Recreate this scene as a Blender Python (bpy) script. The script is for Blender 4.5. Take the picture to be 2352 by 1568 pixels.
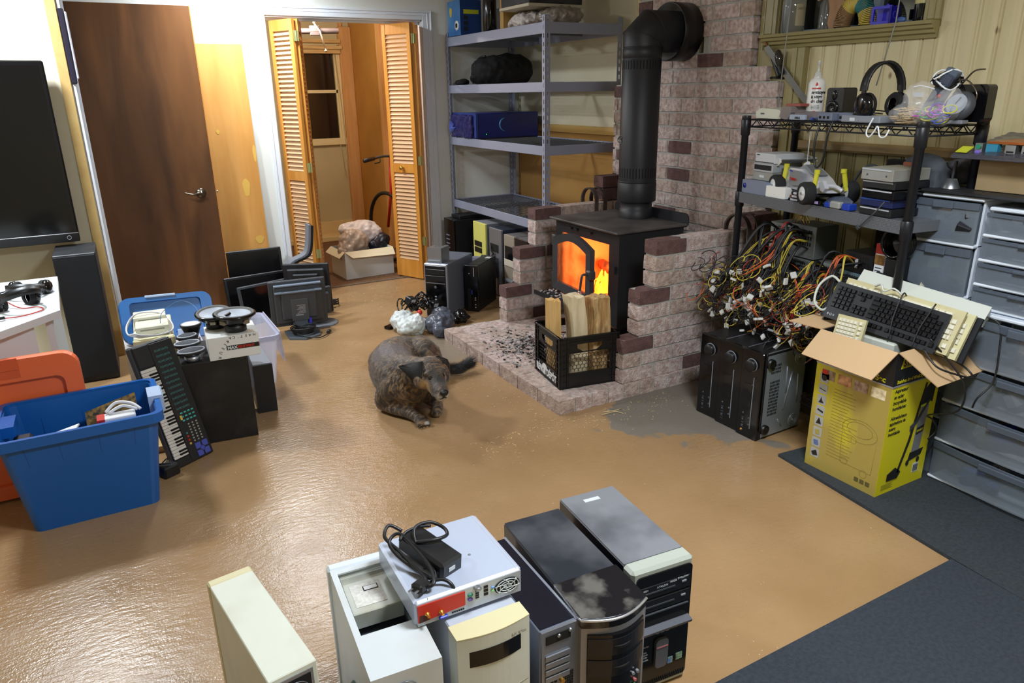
import bpy, bmesh, math, random
from mathutils import Matrix, Vector, Euler, noise
C = bpy.context.scene.collection
for o in list(bpy.data.objects): bpy.data.objects.remove(o)
sc = bpy.context.scene
random.seed(7)
PI = math.pi
# ------------------------------------------------------------ camera
cam_d = bpy.data.cameras.new('camera'); cam = bpy.data.objects.new('camera', cam_d); C.objects.link(cam)
yaw, pit, rol = 0.50811583, 0.33267806, -0.01609865
Fw = Vector((math.sin(yaw)*math.cos(pit), math.cos(yaw)*math.cos(pit), -math.sin(pit)))
Rt = Vector((math.cos(yaw), -math.sin(yaw), 0)); Up = Rt.cross(Fw)
R2 = Rt*math.cos(rol)+Up*math.sin(rol); U2 = Up*math.cos(rol)-Rt*math.sin(rol)
m = Matrix((R2, U2, -Fw)).transposed().to_4x4(); m.translation = (0, 0, 1.5)
cam.matrix_world = m
cam_d.sensor_width = 36; cam_d.lens = 1660.66*36/2352; cam_d.clip_start = .05
cam_d.dof.use_dof = False
sc.camera = cam
# ------------------------------------------------------------ light
w = bpy.data.worlds.new('world'); sc.world = w; w.use_nodes = True
w.node_tree.nodes['Background'].inputs[0].default_value = (.5, .6, .8, 1)
w.node_tree.nodes['Background'].inputs[1].default_value = .02
sc.view_settings.view_transform = 'Standard'; sc.view_settings.look = 'None'
sc.view_settings.gamma = 1; sc.view_settings.use_curve_mapping = False
sc.view_settings.exposure = 0.3
def area(name, loc, sx, sy, power, col, rot=(0, 0, 0)):
    l = bpy.data.lights.new(name, 'AREA'); l.shape = 'RECTANGLE'; l.size = sx; l.size_y = sy
    l.energy = power; l.color = col
    o = bpy.data.objects.new(name, l); o.location = loc; o.rotation_euler = rot; C.objects.link(o); return o
area('ceiling_light_near_closet', (1.0, 5.22, 2.33), .3, .3, 33, (.86, .93, 1))
area('ceiling_light_left', (-.5, 4.2, 2.33), .3, .3, 48, (.86, .93, 1))
area('fill_light_right', (1.3, .7, 2.33), .5, .5, 58, (.88, .94, 1))  # unseen fill lamp added to brighten the rack and pine wall side
l = bpy.data.lights.new('closet_bulb', 'POINT'); l.energy = 26; l.color = (1, .88, .78); l.shadow_soft_size = .03
o = bpy.data.objects.new('closet_bulb', l); o.location = (1.62, 6.3, 2.12); C.objects.link(o)
# fire
l = bpy.data.lights.new('fire_glow', 'POINT'); l.energy = 16; l.color = (1, .36, .10); l.shadow_soft_size = .08
o = bpy.data.objects.new('fire_glow', l); o.location = (2.62, 3.42, .50); C.objects.link(o)

# ------------------------------------------------------------ materials
def lin(c):
    c = c/255
    return c/12.92 if c <= .04045 else ((c+.055)/1.055)**2.4
MC = {}
def M(name, col=(128, 128, 128), rough=.5, metal=0, col2=None, scale=8, bump=0, bscale=60, emit=0, alpha=1, trans=0, stretch=None, spec=.5, detail=4, lo=.35, hi=.65, coat=0):
    if name in MC: return MC[name]
    m = bpy.data.materials.new(name); m.use_nodes = True; MC[name] = m
    nt = m.node_tree; b = nt.nodes['Principled BSDF']; L = nt.links.new
    c = tuple(lin(x) for x in col)+(1,)
    b.inputs['Base Color'].default_value = c
    b.inputs['Roughness'].default_value = rough; b.inputs['Metallic'].default_value = metal
    b.inputs['Specular IOR Level'].default_value = spec
    b.inputs['Coat Weight'].default_value = coat
    b.inputs['Alpha'].default_value = alpha
    b.inputs['Transmission Weight'].default_value = trans
    if emit:
        b.inputs['Emission Color'].default_value = c; b.inputs['Emission Strength'].default_value = emit
    if col2 or bump:
        tc = nt.nodes.new('ShaderNodeTexCoord'); mp = nt.nodes.new('ShaderNodeMapping')
        L(tc.outputs['Object'], mp.inputs[0])
        if stretch: mp.inputs['Scale'].default_value = stretch
    if col2:
        n = nt.nodes.new('ShaderNodeTexNoise'); n.inputs['Scale'].default_value = scale; n.inputs['Detail'].default_value = detail
        L(mp.outputs[0], n.inputs[0])
        r = nt.nodes.new('ShaderNodeValToRGB'); r.color_ramp.elements[0].position = lo; r.color_ramp.elements[1].position = hi
        r.color_ramp.elements[0].color = c; r.color_ramp.elements[1].color = tuple(lin(x) for x in col2)+(1,)
        L(n.outputs[0], r.inputs[0]); L(r.outputs[0], b.inputs['Base Color'])
        if emit: L(r.outputs[0], b.inputs['Emission Color'])
    if bump:
        n = nt.nodes.new('ShaderNodeTexNoise'); n.inputs['Scale'].default_value = bscale; n.inputs['Detail'].default_value = 4
        L(mp.outputs[0], n.inputs[0])
        bp = nt.nodes.new('ShaderNodeBump'); bp.inputs['Strength'].default_value = bump; bp.inputs['Distance'].default_value = .01
        L(n.outputs[0], bp.inputs['Height']); L(bp.outputs[0], b.inputs['Normal'])
    return m

# floor: glossy tan paint over concrete, worn grey near the hearth
def floor_mat():
    m = bpy.data.materials.new('painted_concrete'); m.use_nodes = True
    nt = m.node_tree; b = nt.nodes['Principled BSDF']; L = nt.links.new
    tc = nt.nodes.new('ShaderNodeTexCoord')
    def nz(scale, det=5, sx=(1, 1, 1), rot=0):
        mp = nt.nodes.new('ShaderNodeMapping'); mp.inputs['Scale'].default_value = sx; mp.inputs['Rotation'].default_value = (0, 0, rot)
        n = nt.nodes.new('ShaderNodeTexNoise'); n.inputs['Scale'].default_value = scale; n.inputs['Detail'].default_value = det
        L(tc.outputs['Object'], mp.inputs[0]); L(mp.outputs[0], n.inputs[0]); return n
    def ramp(src, p0, p1, c0, c1):
        r = nt.nodes.new('ShaderNodeValToRGB'); r.color_ramp.elements[0].position = p0; r.color_ramp.elements[1].position = p1
        r.color_ramp.elements[0].color = c0; r.color_ramp.elements[1].color = c1; L(src, r.inputs[0]); return r
    def rgb(c): return tuple(lin(x) for x in c)+(1,)
    def mix(fac, a, bb):
        x = nt.nodes.new('ShaderNodeMix'); x.data_type = 'RGBA'; L(fac, x.inputs[0]); L(a, x.inputs[6])
        if isinstance(bb, tuple): x.inputs[7].default_value = bb
        else: L(bb, x.inputs[7])
        return x
    base = ramp(nz(2.2).outputs[0], .3, .7, rgb((152, 120, 82)), rgb((168, 136, 98)))
    # worn concrete around the hearth: distance from a point, broken by noise
    sep = nt.nodes.new('ShaderNodeVectorMath'); sep.operation = 'DISTANCE'
    L(tc.outputs['Object'], sep.inputs[0]); sep.inputs[1].default_value = (2.35, 2.55, 0)
    n2 = nz(3.5, 8)
    add = nt.nodes.new('ShaderNodeMath'); add.operation = 'MULTIPLY_ADD'; L(n2.outputs[0], add.inputs[0]); add.inputs[1].default_value = 1.1; L(sep.outputs['Value'], add.inputs[2])
    wr = ramp(add.outputs[0], .95, 1.25, (1, 1, 1, 1), (0, 0, 0, 1))
    sep2 = nt.nodes.new('ShaderNodeVectorMath'); sep2.operation = 'DISTANCE'
    L(tc.outputs['Object'], sep2.inputs[0]); sep2.inputs[1].default_value = (1.68, 3.9, 0)
    add2 = nt.nodes.new('ShaderNodeMath'); add2.operation = 'MULTIPLY_ADD'; L(n2.outputs[0], add2.inputs[0]); add2.inputs[1].default_value = .5; L(sep2.outputs['Value'], add2.inputs[2])
    wr2 = ramp(add2.outputs[0], .42, .62, (.75, .75, .75, 1), (0, 0, 0, 1))
    c1 = mix(wr.outputs[0], base.outputs[0], rgb((120, 112, 102)))
    c2 = mix(wr2.outputs[0], c1.outputs[2], rgb((128, 122, 112)))
    # pale specks of chipped paint
    v = nt.nodes.new('ShaderNodeTexVoronoi'); v.inputs['Scale'].default_value = 34; L(tc.outputs['Object'], v.inputs[0])
    sp = ramp(v.outputs['Distance'], .05, .08, (.7, .7, .7, 1), (0, 0, 0, 1))
    n3 = ramp(nz(1.6, 3).outputs[0], .5, .62, (0, 0, 0, 1), (1, 1, 1, 1))
    mu = nt.nodes.new('ShaderNodeMath'); mu.operation = 'MULTIPLY'; L(sp.outputs[0], mu.inputs[0]); L(n3.outputs[0], mu.inputs[1])
    c3 = mix(mu.outputs[0], c2.outputs[2], rgb((205, 190, 165)))
    L(c3.outputs[2], b.inputs['Base Color'])
    rr = ramp(nz(5, 6).outputs[0], .3, .7, (.15, .15, .15, 1), (.32, .32, .32, 1))
    rm = nt.nodes.new('ShaderNodeMath'); rm.operation = 'MULTIPLY_ADD'; L(wr.outputs[0], rm.inputs[0]); rm.inputs[1].default_value = .4; L(rr.outputs[0], rm.inputs[2])
    L(rm.outputs[0], b.inputs['Roughness'])
    b1 = nt.nodes.new('ShaderNodeBump'); b1.inputs['Strength'].default_value = .5; b1.inputs['Distance'].default_value = .004
    L(nz(26, 8, (1, 2.6, 1), .6).outputs[0], b1.inputs['Height'])
    b2 = nt.nodes.new('ShaderNodeBump'); b2.inputs['Strength'].default_value = .25; b2.inputs['Distance'].default_value = .003
    L(nz(160, 3).outputs[0], b2.inputs['Height']); L(b1.outputs[0], b2.inputs['Normal']); L(b2.outputs[0], b.inputs['Normal'])
    b.inputs['Specular IOR Level'].default_value = .6
    return m

def wood_mat(name, c1, c2, scale=6, stretch=(8, 8, .6), rough=.4, bump=.05, knots=None, coat=0):
    if name in MC: return MC[name]
    m = bpy.data.materials.new(name); m.use_nodes = True; MC[name] = m
    nt = m.node_tree; b = nt.nodes['Principled BSDF']; L = nt.links.new
    tc = nt.nodes.new('ShaderNodeTexCoord'); mp = nt.nodes.new('ShaderNodeMapping'); mp.inputs['Scale'].default_value = stretch
    L(tc.outputs['Object'], mp.inputs[0])
    n = nt.nodes.new('ShaderNodeTexNoise'); n.inputs['Scale'].default_value = scale; n.inputs['Detail'].default_value = 8; n.inputs['Distortion'].default_value = .6
    L(mp.outputs[0], n.inputs[0])
    r = nt.nodes.new('ShaderNodeValToRGB'); r.color_ramp.elements[0].position = .3; r.color_ramp.elements[1].position = .72
    r.color_ramp.elements[0].color = tuple(lin(x) for x in c1)+(1,); r.color_ramp.elements[1].color = tuple(lin(x) for x in c2)+(1,)
    L(n.outputs[0], r.inputs[0]); out = r.outputs[0]
    if knots:
        v = nt.nodes.new('ShaderNodeTexVoronoi'); v.inputs['Scale'].default_value = knots[0]
        mp2 = nt.nodes.new('ShaderNodeMapping'); mp2.inputs['Scale'].default_value = (1, 1, .62); L(tc.outputs['Object'], mp2.inputs[0]); L(mp2.outputs[0], v.inputs[0])
        rk = nt.nodes.new('ShaderNodeValToRGB'); rk.color_ramp.elements[0].position = knots[1]; rk.color_ramp.elements[1].position = knots[1]+.05
        rk.color_ramp.elements[0].color = (1, 1, 1, 1); rk.color_ramp.elements[1].color = (0, 0, 0, 1); L(v.outputs['Distance'], rk.inputs[0])
        x = nt.nodes.new('ShaderNodeMix'); x.data_type = 'RGBA'; L(rk.outputs[0], x.inputs[0]); L(out, x.inputs[6]); x.inputs[7].default_value = tuple(lin(q) for q in knots[2])+(1,)
        out = x.outputs[2]
    L(out, b.inputs['Base Color']); b.inputs['Roughness'].default_value = rough; b.inputs['Coat Weight'].default_value = coat
    if bump:
        bp = nt.nodes.new('ShaderNodeBump'); bp.inputs['Strength'].default_value = bump; bp.inputs['Distance'].default_value = .01
        L(n.outputs[0], bp.inputs['Height']); L(bp.outputs[0], b.inputs['Normal'])
    return m

# ------------------------------------------------------------ mesh builder
class MB:
    def __init__(s): s.v = []; s.f = []; s.mi = []; s.sm = []; s.M = Matrix.Identity(4)
    def add(s, vs, fs, m=0, sm=False):
        n = len(s.v); s.v += [s.M @ Vector(v) for v in vs]
        flip = s.M.determinant() < 0
        for f in fs:
            f = [n+i for i in f]
            if flip: f.reverse()
            s.f.append(f); s.mi.append(m); s.sm.append(sm)
        return s
    def box(s, x0, y0, z0, x1, y1, z1, m=0, b=0):
        if x0 > x1: x0, x1 = x1, x0
        if y0 > y1: y0, y1 = y1, y0
        if z0 > z1: z0, z1 = z1, z0
        if b <= 0:
            v = [(x, y, z) for z in (z0, z1) for y in (y0, y1) for x in (x0, x1)]
            return s.add(v, [(0, 2, 3, 1), (4, 5, 7, 6), (0, 1, 5, 4), (2, 6, 7, 3), (0, 4, 6, 2), (1, 3, 7, 5)], m)
        b = min(b, (x1-x0)*.45, (y1-y0)*.45, (z1-z0)*.45)
        v = []; idx = {}
        for i, (X, sx) in enumerate(((x0, 1), (x1, -1))):
            for j, (Y, sy) in enumerate(((y0, 1), (y1, -1))):
                for k, (Z, sz) in enumerate(((z0, 1), (z1, -1))):
                    idx[i, j, k] = len(v)
                    v += [(X, Y+sy*b, Z+sz*b), (X+sx*b, Y, Z+sz*b), (X+sx*b, Y+sy*b, Z)]
        g = lambda i, j, k, a: idx[i, j, k]+a
        f = [(g(0,0,0,0), g(0,0,1,0), g(0,1,1,0), g(0,1,0,0)), (g(1,0,0,0), g(1,1,0,0), g(1,1,1,0), g(1,0,1,0)),
             (g(0,0,0,1), g(1,0,0,1), g(1,0,1,1), g(0,0,1,1)), (g(0,1,0,1), g(0,1,1,1), g(1,1,1,1), g(1,1,0,1)),
             (g(0,0,0,2), g(0,1,0,2), g(1,1,0,2), g(1,0,0,2)), (g(0,0,1,2), g(1,0,1,2), g(1,1,1,2), g(0,1,1,2))]
        for i in (0, 1):
            for j in (0, 1): q = [g(i,j,0,0), g(i,j,0,1), g(i,j,1,1), g(i,j,1,0)]; f.append(q if i == j else q[::-1])
            for k in (0, 1): q = [g(i,0,k,0), g(i,0,k,2), g(i,1,k,2), g(i,1,k,0)]; f.append(q[::-1] if i == k else q)
        for j in (0, 1):
            for k in (0, 1): q = [g(0,j,k,1), g(0,j,k,2), g(1,j,k,2), g(1,j,k,1)]; f.append(q if j == k else q[::-1])
        for i in (0, 1):
            for j in (0, 1):
                for k in (0, 1): q = [g(i,j,k,0), g(i,j,k,1), g(i,j,k,2)]; f.append(q[::-1] if (i+j+k) % 2 == 0 else q)
        return s.add(v, f, m)
    def cb(s, cx, cy, cz, sx, sy, sz, m=0, b=0): return s.box(cx-sx/2, cy-sy/2, cz-sz/2, cx+sx/2, cy+sy/2, cz+sz/2, m, b)
    def lathe(s, prof, c=(0, 0, 0), axis=(0, 0, 1), seg=24, m=0, cap=True, sm=True):
        q = Vector((0, 0, 1)).rotation_difference(Vector(axis).normalized()).to_matrix(); c = Vector(c)
        v = []; f = []
        for r, z in prof:
            for i in range(seg):
                a = 2*PI*i/seg; v.append(c+q @ Vector((r*math.cos(a), r*math.sin(a), z)))
        for j in range(len(prof)-1):
            for i in range(seg):
                k = (i+1) % seg; f.append((j*seg+i, j*seg+k, (j+1)*seg+k, (j+1)*seg+i))
        s.add(v, f, m, sm)
        if cap:
            if prof[0][0] > 1e-6: s.add(v[:seg], [tuple(range(seg))[::-1]], m)
            if prof[-1][0] > 1e-6: s.add(v[-seg:], [tuple(range(seg))], m)
        return s
    def cyl(s, p0, p1, r, r1=None, seg=16, m=0, cap=True):
        d = Vector(p1)-Vector(p0)
        return s.lathe([(r, 0), (r if r1 is None else r1, d.length)], p0, d, seg, m, cap)
    def tube(s, pts, r, seg=6, m=0, closed=False, smooth=0, r1=None, cap=True):
        P = [Vector(p) for p in pts]
        if smooth: P = crom(P, smooth, closed)
        n = len(P); v = []; f = []; up = None
        for i, p in enumerate(P):
            if closed: t = P[(i+1) % n]-P[i-1]
            else: t = P[min(i+1, n-1)]-P[max(i-1, 0)]
            if t.length < 1e-9: t = Vector((0, 0, 1))
            t.normalize()
            if up is None: up = t.orthogonal().normalized()
            else:
                up = up-t*up.dot(t)
                up = up.normalized() if up.length > 1e-6 else t.orthogonal().normalized()
            bt = t.cross(up); rr = r if r1 is None else r+(r1-r)*i/(n-1)
            if callable(r): rr = r(i/(n-1))
            for k in range(seg):
                a = 2*PI*k/seg; v.append(p+up*(rr*math.cos(a))+bt*(rr*math.sin(a)))
        for i in range(n if closed else n-1):
            j = (i+1) % n
            for k in range(seg):
                l = (k+1) % seg; f.append((i*seg+k, i*seg+l, j*seg+l, j*seg+k))
        if not closed and cap: f += [tuple(range(seg))[::-1], tuple(range((n-1)*seg, n*seg))]
        return s.add(v, f, m, True)
    def ell(s, c, r, seg=16, m=0, rot=None):
        c = Vector(c); v = []; f = []; n2 = seg//2
        R = Euler(rot).to_matrix() if rot else Matrix.Identity(3)
        for j in range(1, n2):
            t = PI*j/n2
            for i in range(seg):
                a = 2*PI*i/seg; v.append(c+R @ Vector((r[0]*math.sin(t)*math.cos(a), r[1]*math.sin(t)*math.sin(a), r[2]*math.cos(t))))
        for j in range(n2-2):
            for i in range(seg):
                k = (i+1) % seg; f.append((j*seg+i, (j+1)*seg+i, (j+1)*seg+k, j*seg+k))
        t = len(v); v += [c+R @ Vector((0, 0, r[2])), c-R @ Vector((0, 0, r[2]))]
        for i in range(seg):
            k = (i+1) % seg; f.append((t, i, k)); f.append((t+1, (n2-2)*seg+k, (n2-2)*seg+i))
        return s.add(v, f, m, True)
    def prism(s, poly, h0, h1, ax='z', m=0, top=None, sm=False):
        """polygon in the plane across ax, extruded from h0 to h1 (top = optional other polygon at h1)"""
        e = {'z': lambda a, b, h: (a, b, h), 'y': lambda a, b, h: (a, h, b), 'x': lambda a, b, h: (h, a, b)}[ax]
        n = len(poly); t = top or poly
        v = [e(a, b, h0) for a, b in poly]+[e(a, b, h1) for a, b in t]
        ar = sum(poly[i][0]*poly[(i+1) % n][1]-poly[(i+1) % n][0]*poly[i][1] for i in range(n))
        ccw = (ar > 0) ^ (ax == 'y') ^ (h1 < h0)
        f = [tuple(range(n))[::-1], tuple(range(n, 2*n))]+[(i, (i+1) % n, n+(i+1) % n, n+i) for i in range(n)]
        if not ccw: f = [q[::-1] for q in f]
        sms = s.sm; s.add(v, f, m)
        if sm:
            for i in range(1, n+1): s.sm[-i] = True
        return s
    def quad(s, a, b, c, d, m=0): return s.add([a, b, c, d], [(0, 1, 2, 3)], m)
    def slab(s, a, b, c, d, t, m=0):
        """four corners, thickened by t against the normal"""
        a, b, c, d = map(Vector, (a, b, c, d)); n = (b-a).cross(d-a).normalized()*t
        return s.add([a, b, c, d, a-n, b-n, c-n, d-n], [(0, 1, 2, 3), (7, 6, 5, 4), (0, 4, 5, 1), (1, 5, 6, 2), (2, 6, 7, 3), (3, 7, 4, 0)], m)
    def T(s, loc=(0, 0, 0), rot=(0, 0, 0), sc_=(1, 1, 1)):
        s.M = Matrix.Translation(loc) @ Euler(rot).to_matrix().to_4x4() @ Matrix.Diagonal(tuple(sc_)+(1,)); return s
def crom(P, k, closed=False):
    n = len(P); out = []
    for i in range(n if closed else n-1):
        if closed: a, b, c, d = P[i-1], P[i], P[(i+1) % n], P[(i+2) % n]
        else: a, b, c, d = P[max(i-1, 0)], P[i], P[i+1], P[min(i+2, n-1)]
        for j in range(k):
            t = j/k; out.append(.5*((2*b)+(c-a)*t+(2*a-5*b+4*c-d)*t*t+(3*b-a-3*c+d)*t**3))
    if not closed: out.append(P[-1])
    return out
def rrect(x0, y0, x1, y1, r, n=4):
    out = []
    for cx, cy, a0 in ((x1-r, y0+r, -PI/2), (x1-r, y1-r, 0), (x0+r, y1-r, PI/2), (x0+r, y0+r, PI)):
        for i in range(n+1): a = a0+PI/2*i/n; out.append((cx+r*math.cos(a), cy+r*math.sin(a)))
    return out
def part(name, mb, mats, parent=None, label=None):
    me = bpy.data.meshes.new(name); me.from_pydata([tuple(v) for v in mb.v], [], mb.f)
    if not isinstance(mats, (list, tuple)): mats = [mats]
    for x in mats: me.materials.append(x)
    me.polygons.foreach_set('material_index', mb.mi); me.polygons.foreach_set('use_smooth', mb.sm)
    me.update()
    o = bpy.data.objects.new(name, me); C.objects.link(o)
    if parent: o.parent = parent
    if label: o['label'] = label
    return o
def tag(o, label, cat, group=None, kind=None):
    o['label'] = label; o['category'] = cat
    if group: o['group'] = group
    if kind: o['kind'] = kind
    return o
def thing(name, label, cat, loc=(0, 0, 0), rot=(0, 0, 0), group=None):
    o = bpy.data.objects.new(name, None); C.objects.link(o); o.empty_display_size = .05
    o.location = loc; o.rotation_euler = rot if isinstance(rot, (tuple, list)) else (0, 0, rot)
    return tag(o, label, cat, group)
def struct(name, mb, mats, label=None, cat=None, parent=None):
    o = part(name, mb, mats, parent)
    if not parent: o['kind'] = 'structure'; o['label'] = label or name.replace('_', ' '); o['category'] = cat or name.split('_')[0]
    return o
def basis(o, org, xd, yd):
    """orient an Empty by its local x and y directions"""
    x = Vector(xd).normalized(); y = Vector(yd); y = (y-x*y.dot(x)).normalized(); z = x.cross(y)
    mm = Matrix((x, y, z)).transposed().to_4x4(); mm.translation = org
    o.matrix_world = mm; return o
def dup(root, loc=None, rot=None, label=None, group=None):
    r = root.copy(); C.objects.link(r)
    if loc is not None: r.location = loc
    if rot is not None: r.rotation_euler = rot if isinstance(rot, (tuple, list)) else (0, 0, rot)
    if label: r['label'] = label
    if group: r['group'] = group
    for ch in list(root.children):
        c = ch.copy(); C.objects.link(c); c.parent = r
        for g in list(ch.children):
            d = g.copy(); C.objects.link(d); d.parent = c
    return r
def text(name, s, size, mat, parent, loc, rot=(PI/2, 0, 0), ext=.0006, bold=0, align='LEFT', shear=0, sx=1):
    cu = bpy.data.curves.new(name, 'FONT'); cu.body = s; cu.size = size; cu.extrude = ext; cu.offset = bold; cu.align_x = align; cu.shear = shear
    t = bpy.data.objects.new(name, cu); C.objects.link(t)
    bpy.context.view_layer.update()
    me = bpy.data.meshes.new_from_object(t.evaluated_get(bpy.context.evaluated_depsgraph_get()))
    bpy.data.objects.remove(t); bpy.data.curves.remove(cu)
    me.materials.clear(); me.materials.append(mat)
    o = bpy.data.objects.new(name, me); C.objects.link(o); o.parent = parent; o.location = loc; o.rotation_euler = rot; o.scale = (sx, 1, 1)
    return o
# shared materials
BLK = M('black_plastic', (22, 23, 26), .42, bump=.03, bscale=300)
BLKG = M('gloss_black_plastic', (12, 12, 15), .15)
BLKD = M('dusty_black_plastic', (26, 27, 31), .55, col2=(58, 60, 66), scale=5, lo=.4, hi=.75)
DGR = M('dark_grey_plastic', (60, 64, 70), .5)
GRY = M('grey_plastic', (120, 124, 132), .5)
LGR = M('light_grey_plastic', (175, 180, 188), .5)
SIL = M('silver_paint', (165, 170, 180), .35, .5)
STEEL = M('bare_steel', (170, 175, 182), .35, .9, bump=.05)
BEI = M('beige_plastic', (214, 212, 190), .5, col2=(200, 196, 168), scale=4)
WHT = M('white_plastic', (225, 227, 230), .45)
BRASS = M('brass', (190, 150, 70), .3, .9)
IRON = M('rusty_iron', (62, 52, 48), .75, .3, col2=(84, 70, 62), scale=12, bump=.3)
CARD = M('corrugated_card', (176, 146, 108), .85, col2=(168, 138, 100), scale=3)
PAPER = M('white_card', (222, 222, 218), .7)
BRONZE = M('pewter_handle', (110, 100, 88), .25, .9)
# ============================================================ the room
CREAM = M('cream_wall_paint', (222, 216, 190), .6, col2=(216, 210, 184), scale=2, bump=.04, bscale=40)
CREAM2 = M('pale_wall_paint', (226, 228, 222), .55, bump=.04, bscale=40)
OCHRE = M('ochre_wall_paint', (196, 150, 84), .45, col2=(186, 140, 76), scale=3)
OLIVE = M('olive_trim_paint', (150, 138, 92), .38, col2=(142, 130, 84), scale=5)
WTRIM = M('white_trim_paint', (226, 232, 240), .4)
PINEW = wood_mat('knotty_pine', (196, 182, 138), (214, 202, 162), 3, (9, 9, .35), .42, .03, knots=(7, .045, (104, 70, 36)))
DOORW = wood_mat('varnished_door_veneer', (72, 42, 18), (116, 74, 36), 2.2, (3.2, 3.2, .5), .42, .02)
PLY = wood_mat('orange_plywood', (196, 138, 66), (216, 160, 88), 3.5, (3, 3, .35), .45, .03)
BIFW = wood_mat('bifold_pine', (190, 124, 46), (212, 150, 66), 4, (6, 6, .5), .38, .02)
LOUV = M('louver_slat_wood', (206, 168, 128), .5)
BOARD = M('bare_pine_board', (196, 166, 104), .6, col2=(184, 152, 92), scale=10)
FJ = wood_mat('fir_stud', (206, 150, 88), (222, 172, 112), 4, (6, 6, .5), .6, .02)
CARPET = M('brown_carpet', (120, 84, 54), .95, col2=(96, 66, 42), scale=40, bump=.6, bscale=220)
CEIL = M('ceiling_paint', (235, 235, 230), .8)

struct('floor', MB().box(-2.3, -1.3, -.1, 3.4, 5.75, 0), floor_mat(), 'tan painted concrete floor with pale scuffs, worn grey near the brick hearth', 'floor')
struct('ceiling', MB().box(-2.3, -1.3, 2.4, 3.4, 8.2, 2.5), CEIL, 'plain white ceiling above the workshop', 'ceiling')
# back wall with the closet opening
b = MB(); b.box(-.01, 5.75, 0, 1.22, 5.87, 2.4); b.box(2.44, 5.75, 0, 3.3, 5.87, 2.4); b.box(1.22, 5.75, 2.04, 2.44, 5.87, 2.4)
struct('wall_back', b, CREAM2, 'pale cream back wall around the louvered closet opening', 'wall')
b = MB(); b.box(-2.3, 4.85, 0, -.085, 4.95, 2.4)
struct('wall_partition', b, CREAM, 'cream partition wall behind the television and the tall speaker', 'wall')
b = MB(); b.box(-.12, 4.95, 0, -.012, 5.87, 2.4)
struct('wall_side', b, CREAM2, 'short pale wall beside the brown door', 'wall')
b = MB(); b.box(-2.4, -1.3, 0, -2.3, 4.95, 2.4); struct('wall_left', b, CREAM, 'cream wall on the far left side of the room', 'wall')
b = MB(); b.box(-2.3, -1.4, 0, 3.4, -1.3, 2.4); struct('wall_front', b, CREAM, 'cream wall behind the viewer', 'wall')
# right wall: painted part behind the shelf unit
b = MB(); b.box(3.3, 4.0, 1.19, 3.42, 8.2, 2.4, 0); b.box(3.3, 4.0, 0, 3.42, 5.87, 1.19, 1)
struct('wall_right', b, [CREAM, OCHRE], 'cream over ochre painted wall behind the open steel shelves', 'wall')
b = MB(); b.prism([(3.3, 1.185), (3.275, 1.19), (3.27, 1.215), (3.28, 1.24), (3.3, 1.245)], 4.05, 5.75, 'y')
struct('trim_1', b, M('yellow_rail_paint', (214, 176, 104), .45), 'yellow wooden chair rail between cream and ochre wall paint', 'trim')
# pine wall: tongue and groove boards with a window hole  (y -1.3..2.86)
WY0, WY1, WZ0 = 2.045, 2.835, 1.755
def tg(b, y0, y1, z0, z1, x=3.17, w=.082, m=0):
    y = y0
    prof = []
    while y < y1-1e-4:
        e = min(y+w, y1)
        prof += [(y, x+.006), (y+.004, x), (y+.010, x), (y+.013, x+.004), (y+.016, x), (e-.004, x), (e, x+.006)]
        y = e
    P = [p for p in prof if p[0] <= y1]
    v = [(p[1], p[0], z) for z in (z0, z1) for p in P]; n = len(P)
    b.add(v, [(i, i+1, n+i+1, n+i) for i in range(n-1)], m)
    b.box(x+.006, y0, z0, x+.12, y1, z1, m)
b = MB(); tg(b, -1.3, WY0, 0, 2.4); tg(b, WY0, WY1, 1.2, WZ0); tg(b, WY0, 4.0, 0, 1.2, m=1); tg(b, WY1, 4.0, 1.2, 2.4)
b.box(3.17, WY0, 2.35, 3.29, WY1, 2.4)
struct('wall_pine', b, [PINEW, OLIVE], 'knotty pine tongue and groove wall right of the chimney, painted olive low down', 'wall')
# window above the rack: reveal, casing, sill, glass
b = MB()
for y0, y1, z0, z1 in ((WY0-.07, WY0, WZ0-.0, 2.4), (WY1, WY1+.085, WZ0, 2.4)):
    b.box(3.145, y0, z0, 3.17, y1, z1, 0, .004); b.box(3.136, y0+.02, z0, 3.17, y1-.02, z1, 0, .006)
b.box(3.17, WY0-.001, WZ0, 3.29, WY0+.006, 2.36); b.box(3.17, WY1-.006, WZ0, 3.29, WY1+.001, 2.36); b.box(3.17, WY0, 2.34, 3.29, WY1, 2.36)
win = struct('window_2', b, OLIVE, 'basement window with olive casing above the wire rack, full of trinkets', 'window')
b = MB(); b.prism([(3.105, 1.755), (3.3, 1.755), (3.3, 1.73), (3.17, 1.73), (3.17, 1.687), (3.155, 1.687), (3.152, 1.701), (3.138, 1.707), (3.136, 1.719), (3.122, 1.725), (3.12, 1.737), (3.107, 1.741)], 1.98, 2.90, 'y')
struct('window_sill', b, OLIVE, parent=win)
b = MB(); b.box(3.28, WY0, WZ0, 3.31, WY0+.03, 2.36, 0); b.box(3.27, 2.345, WZ0, 3.31, 2.378, 2.36, 0); b.box(3.28, WY1-.03, WZ0, 3.31, WY1, 2.36, 0); b.box(3.28, WY0, WZ0, 3.31, WY1, WZ0+.02, 0)
struct('window_frame', b, M('blue_grey_vinyl', (150, 165, 178), .4), parent=win)
b = MB(); b.box(3.3, WY0, WZ0, 3.306, WY1, 2.36)
struct('window_pane', b, M('night_window_glass', (14, 17, 22), .06, spec=.6), parent=win)
b = MB(); b.box(3.32, WY0-.1, WZ0-.1, 3.34, WY1+.1, 2.4); struct('wall_outside', b, M('night', (4, 5, 8), .9), 'black sheet standing for the dark night outside the basement window', 'wall')  # plain black sheet, its colour stands for the darkness outside
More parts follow.
